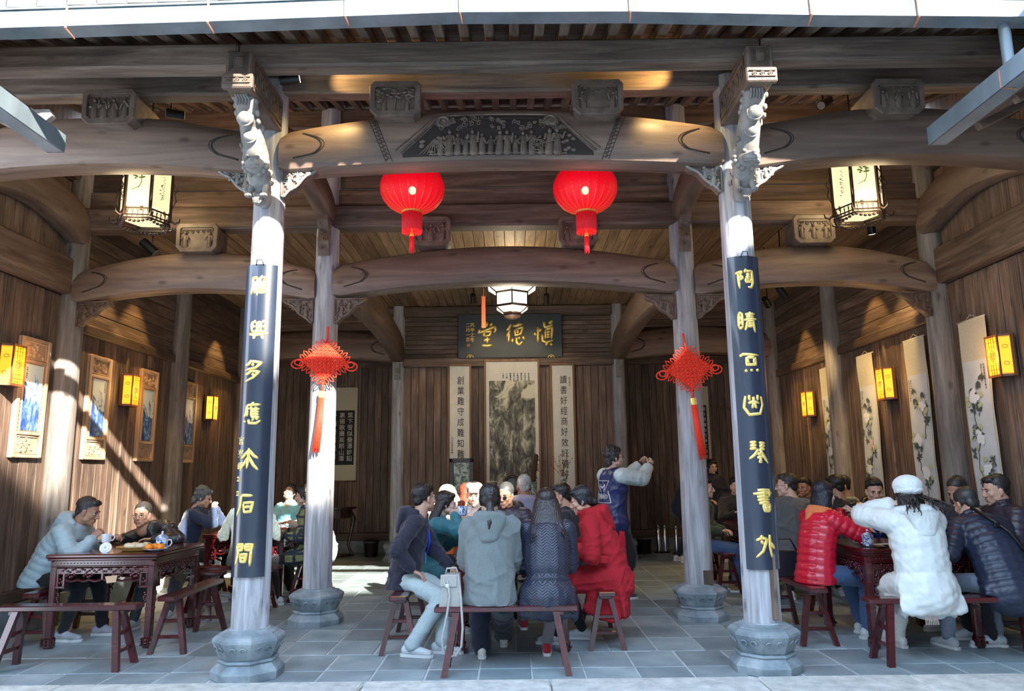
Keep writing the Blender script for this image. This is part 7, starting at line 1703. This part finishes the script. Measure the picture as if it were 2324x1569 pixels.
# --- things in hands and bags
def wpt(p,q): a=p['g'].rotation_euler.z;return Vector((math.cos(a)*q.x-math.sin(a)*q.y,math.sin(a)*q.x+math.cos(a)*q.y,q.z))+p['g'].location
q=wpt(P['a'],P['a']['WR']+Vector((-.02,.115,-.03)));cup(q.x,q.y,q.z-.02,'pale porcelain mug held by the man in the light blue puffer jacket',False,.95,M_WHITE)
q=wpt(P['i'],P['i']['WR']+Vector((-.03,.09,.02)));cup(q.x,q.y,q.z-.04,'pale blue mug held up by the person in the teal jacket',False,1.05,M_BLUEW)
q=wpt(P['s'],(P['s']['WR']+P['s']['WL'])*.5+Vector((0,.09,.05)));g=T('phone','dark phone held up by the standing man in the varsity jacket','phone',q,rz=-HB+.42);O('slab',MB().bbox((0,0,0),(.155,.010,.075),.004),M_BLK,g);O('camera_bump',MB().bbox((.05,.008,.015),(.03,.006,.03),.002),M_BLK,g)
# handbag with long strap on the front bench
M_BAG=plain('taupe_leather',(.34,.33,.30),.45,c2=(.40,.39,.35),s=40,bump=.15)
g=T('handbag','taupe leather handbag with a long hanging strap on the front bench','handbag',(-.50,5.93,.486))
b=MB();b.prism([(-.085,0),(.085,0),(.070,.235),(-.045,.235)],-.06,.06);O('bag_body',b,M_BAG,g);O('flap',MB().bbox((-.01,-.064,.19),(.13,.012,.09),.008,(0,.05,0)),M_BAG,g)
O('handle',MB().tube([(-.04,0,.23),(-.03,0,.275),(.04,0,.28),(.06,0,.23)],.008,6),M_BAG,g,True)
O('long_strap',MB().tube([(.065,-.03,.22),(.085,-.07,.05),(.10,-.10,-.15),(.09,-.105,-.28),(.05,-.105,-.345),(0.0,-.105,-.355),(-.05,-.105,-.31),(-.055,-.10,-.22),(-.02,-.09,-.05),(.0,-.075,.08),(-.02,-.07,.19)],.010,6),M_BAG,g,True)
O('clasp',MB().bbox((-.02,-.075,.16),(.03,.01,.025),.003).tube([(-.05,-.07,.20),(-.03,-.08,.15),(.0,-.08,.13)],.005,5),M_CHR,g)
g=T('shoulder_bag','black leather shoulder bag on the bench behind the red puffer jacket','handbag',(2.60,7.28,.49));O('bag_body',MB().prism([(-.16,.0),(.14,.0),(.16,.22),(-.18,.24)],-.04,.04),plain('black_bag_leather',(.015,.018,.025),.3,coat=.3),g);O('zip_edge',MB().tube([(-.18,-.0,.24),(.16,0,.22)],.008,6),M_CHR,g);O('handle',MB().tube([(-.12,0,.23),(-.08,0,.34),(.06,0,.34),(.12,0,.22)],.008,6),M_BLK,g,True)
p=P['D'];b=MB();r_=random.Random(8)
for k in range(26):
    s_=r_.choice((-1,1));a0=Vector((s_*r_.uniform(.02,.10),-.085-r_.random()*.02,-.02));pts=[];e=Vector((s_*r_.uniform(.05,.20),-.255,-.10-.09*r_.random()))
    for i in range(9): t_=i/8;pts.append(a0.lerp(e,t_)+Vector((.012*math.sin(t_*9+k),.010*math.cos(t_*8+k)-.05*math.sin(t_*3.1),0)))
    b.tube(pts,[.010-.007*i/8 for i in range(9)],5)
b.v=[xf(np.concatenate(b.v),p['Mh'])];O('curly_strands',b,hairmat((.014,.010,.010)),p['g'],True)
# flat cap
p=P['l'];b=MB();b.ell((0,-.015,.085),(.098,.118,.045),20,10);b.cone((-.04,.095,.062),(.04,.095,.062),(.02,.03),(.02,.03),(0,1,0),10);v,n,f=remesh(b,.007,1);O('flat_cap',MB().add(xf(v,p['Mh']),f),cloth('grey_cap_wool',(.17,.15,.15)),p['g'],True)
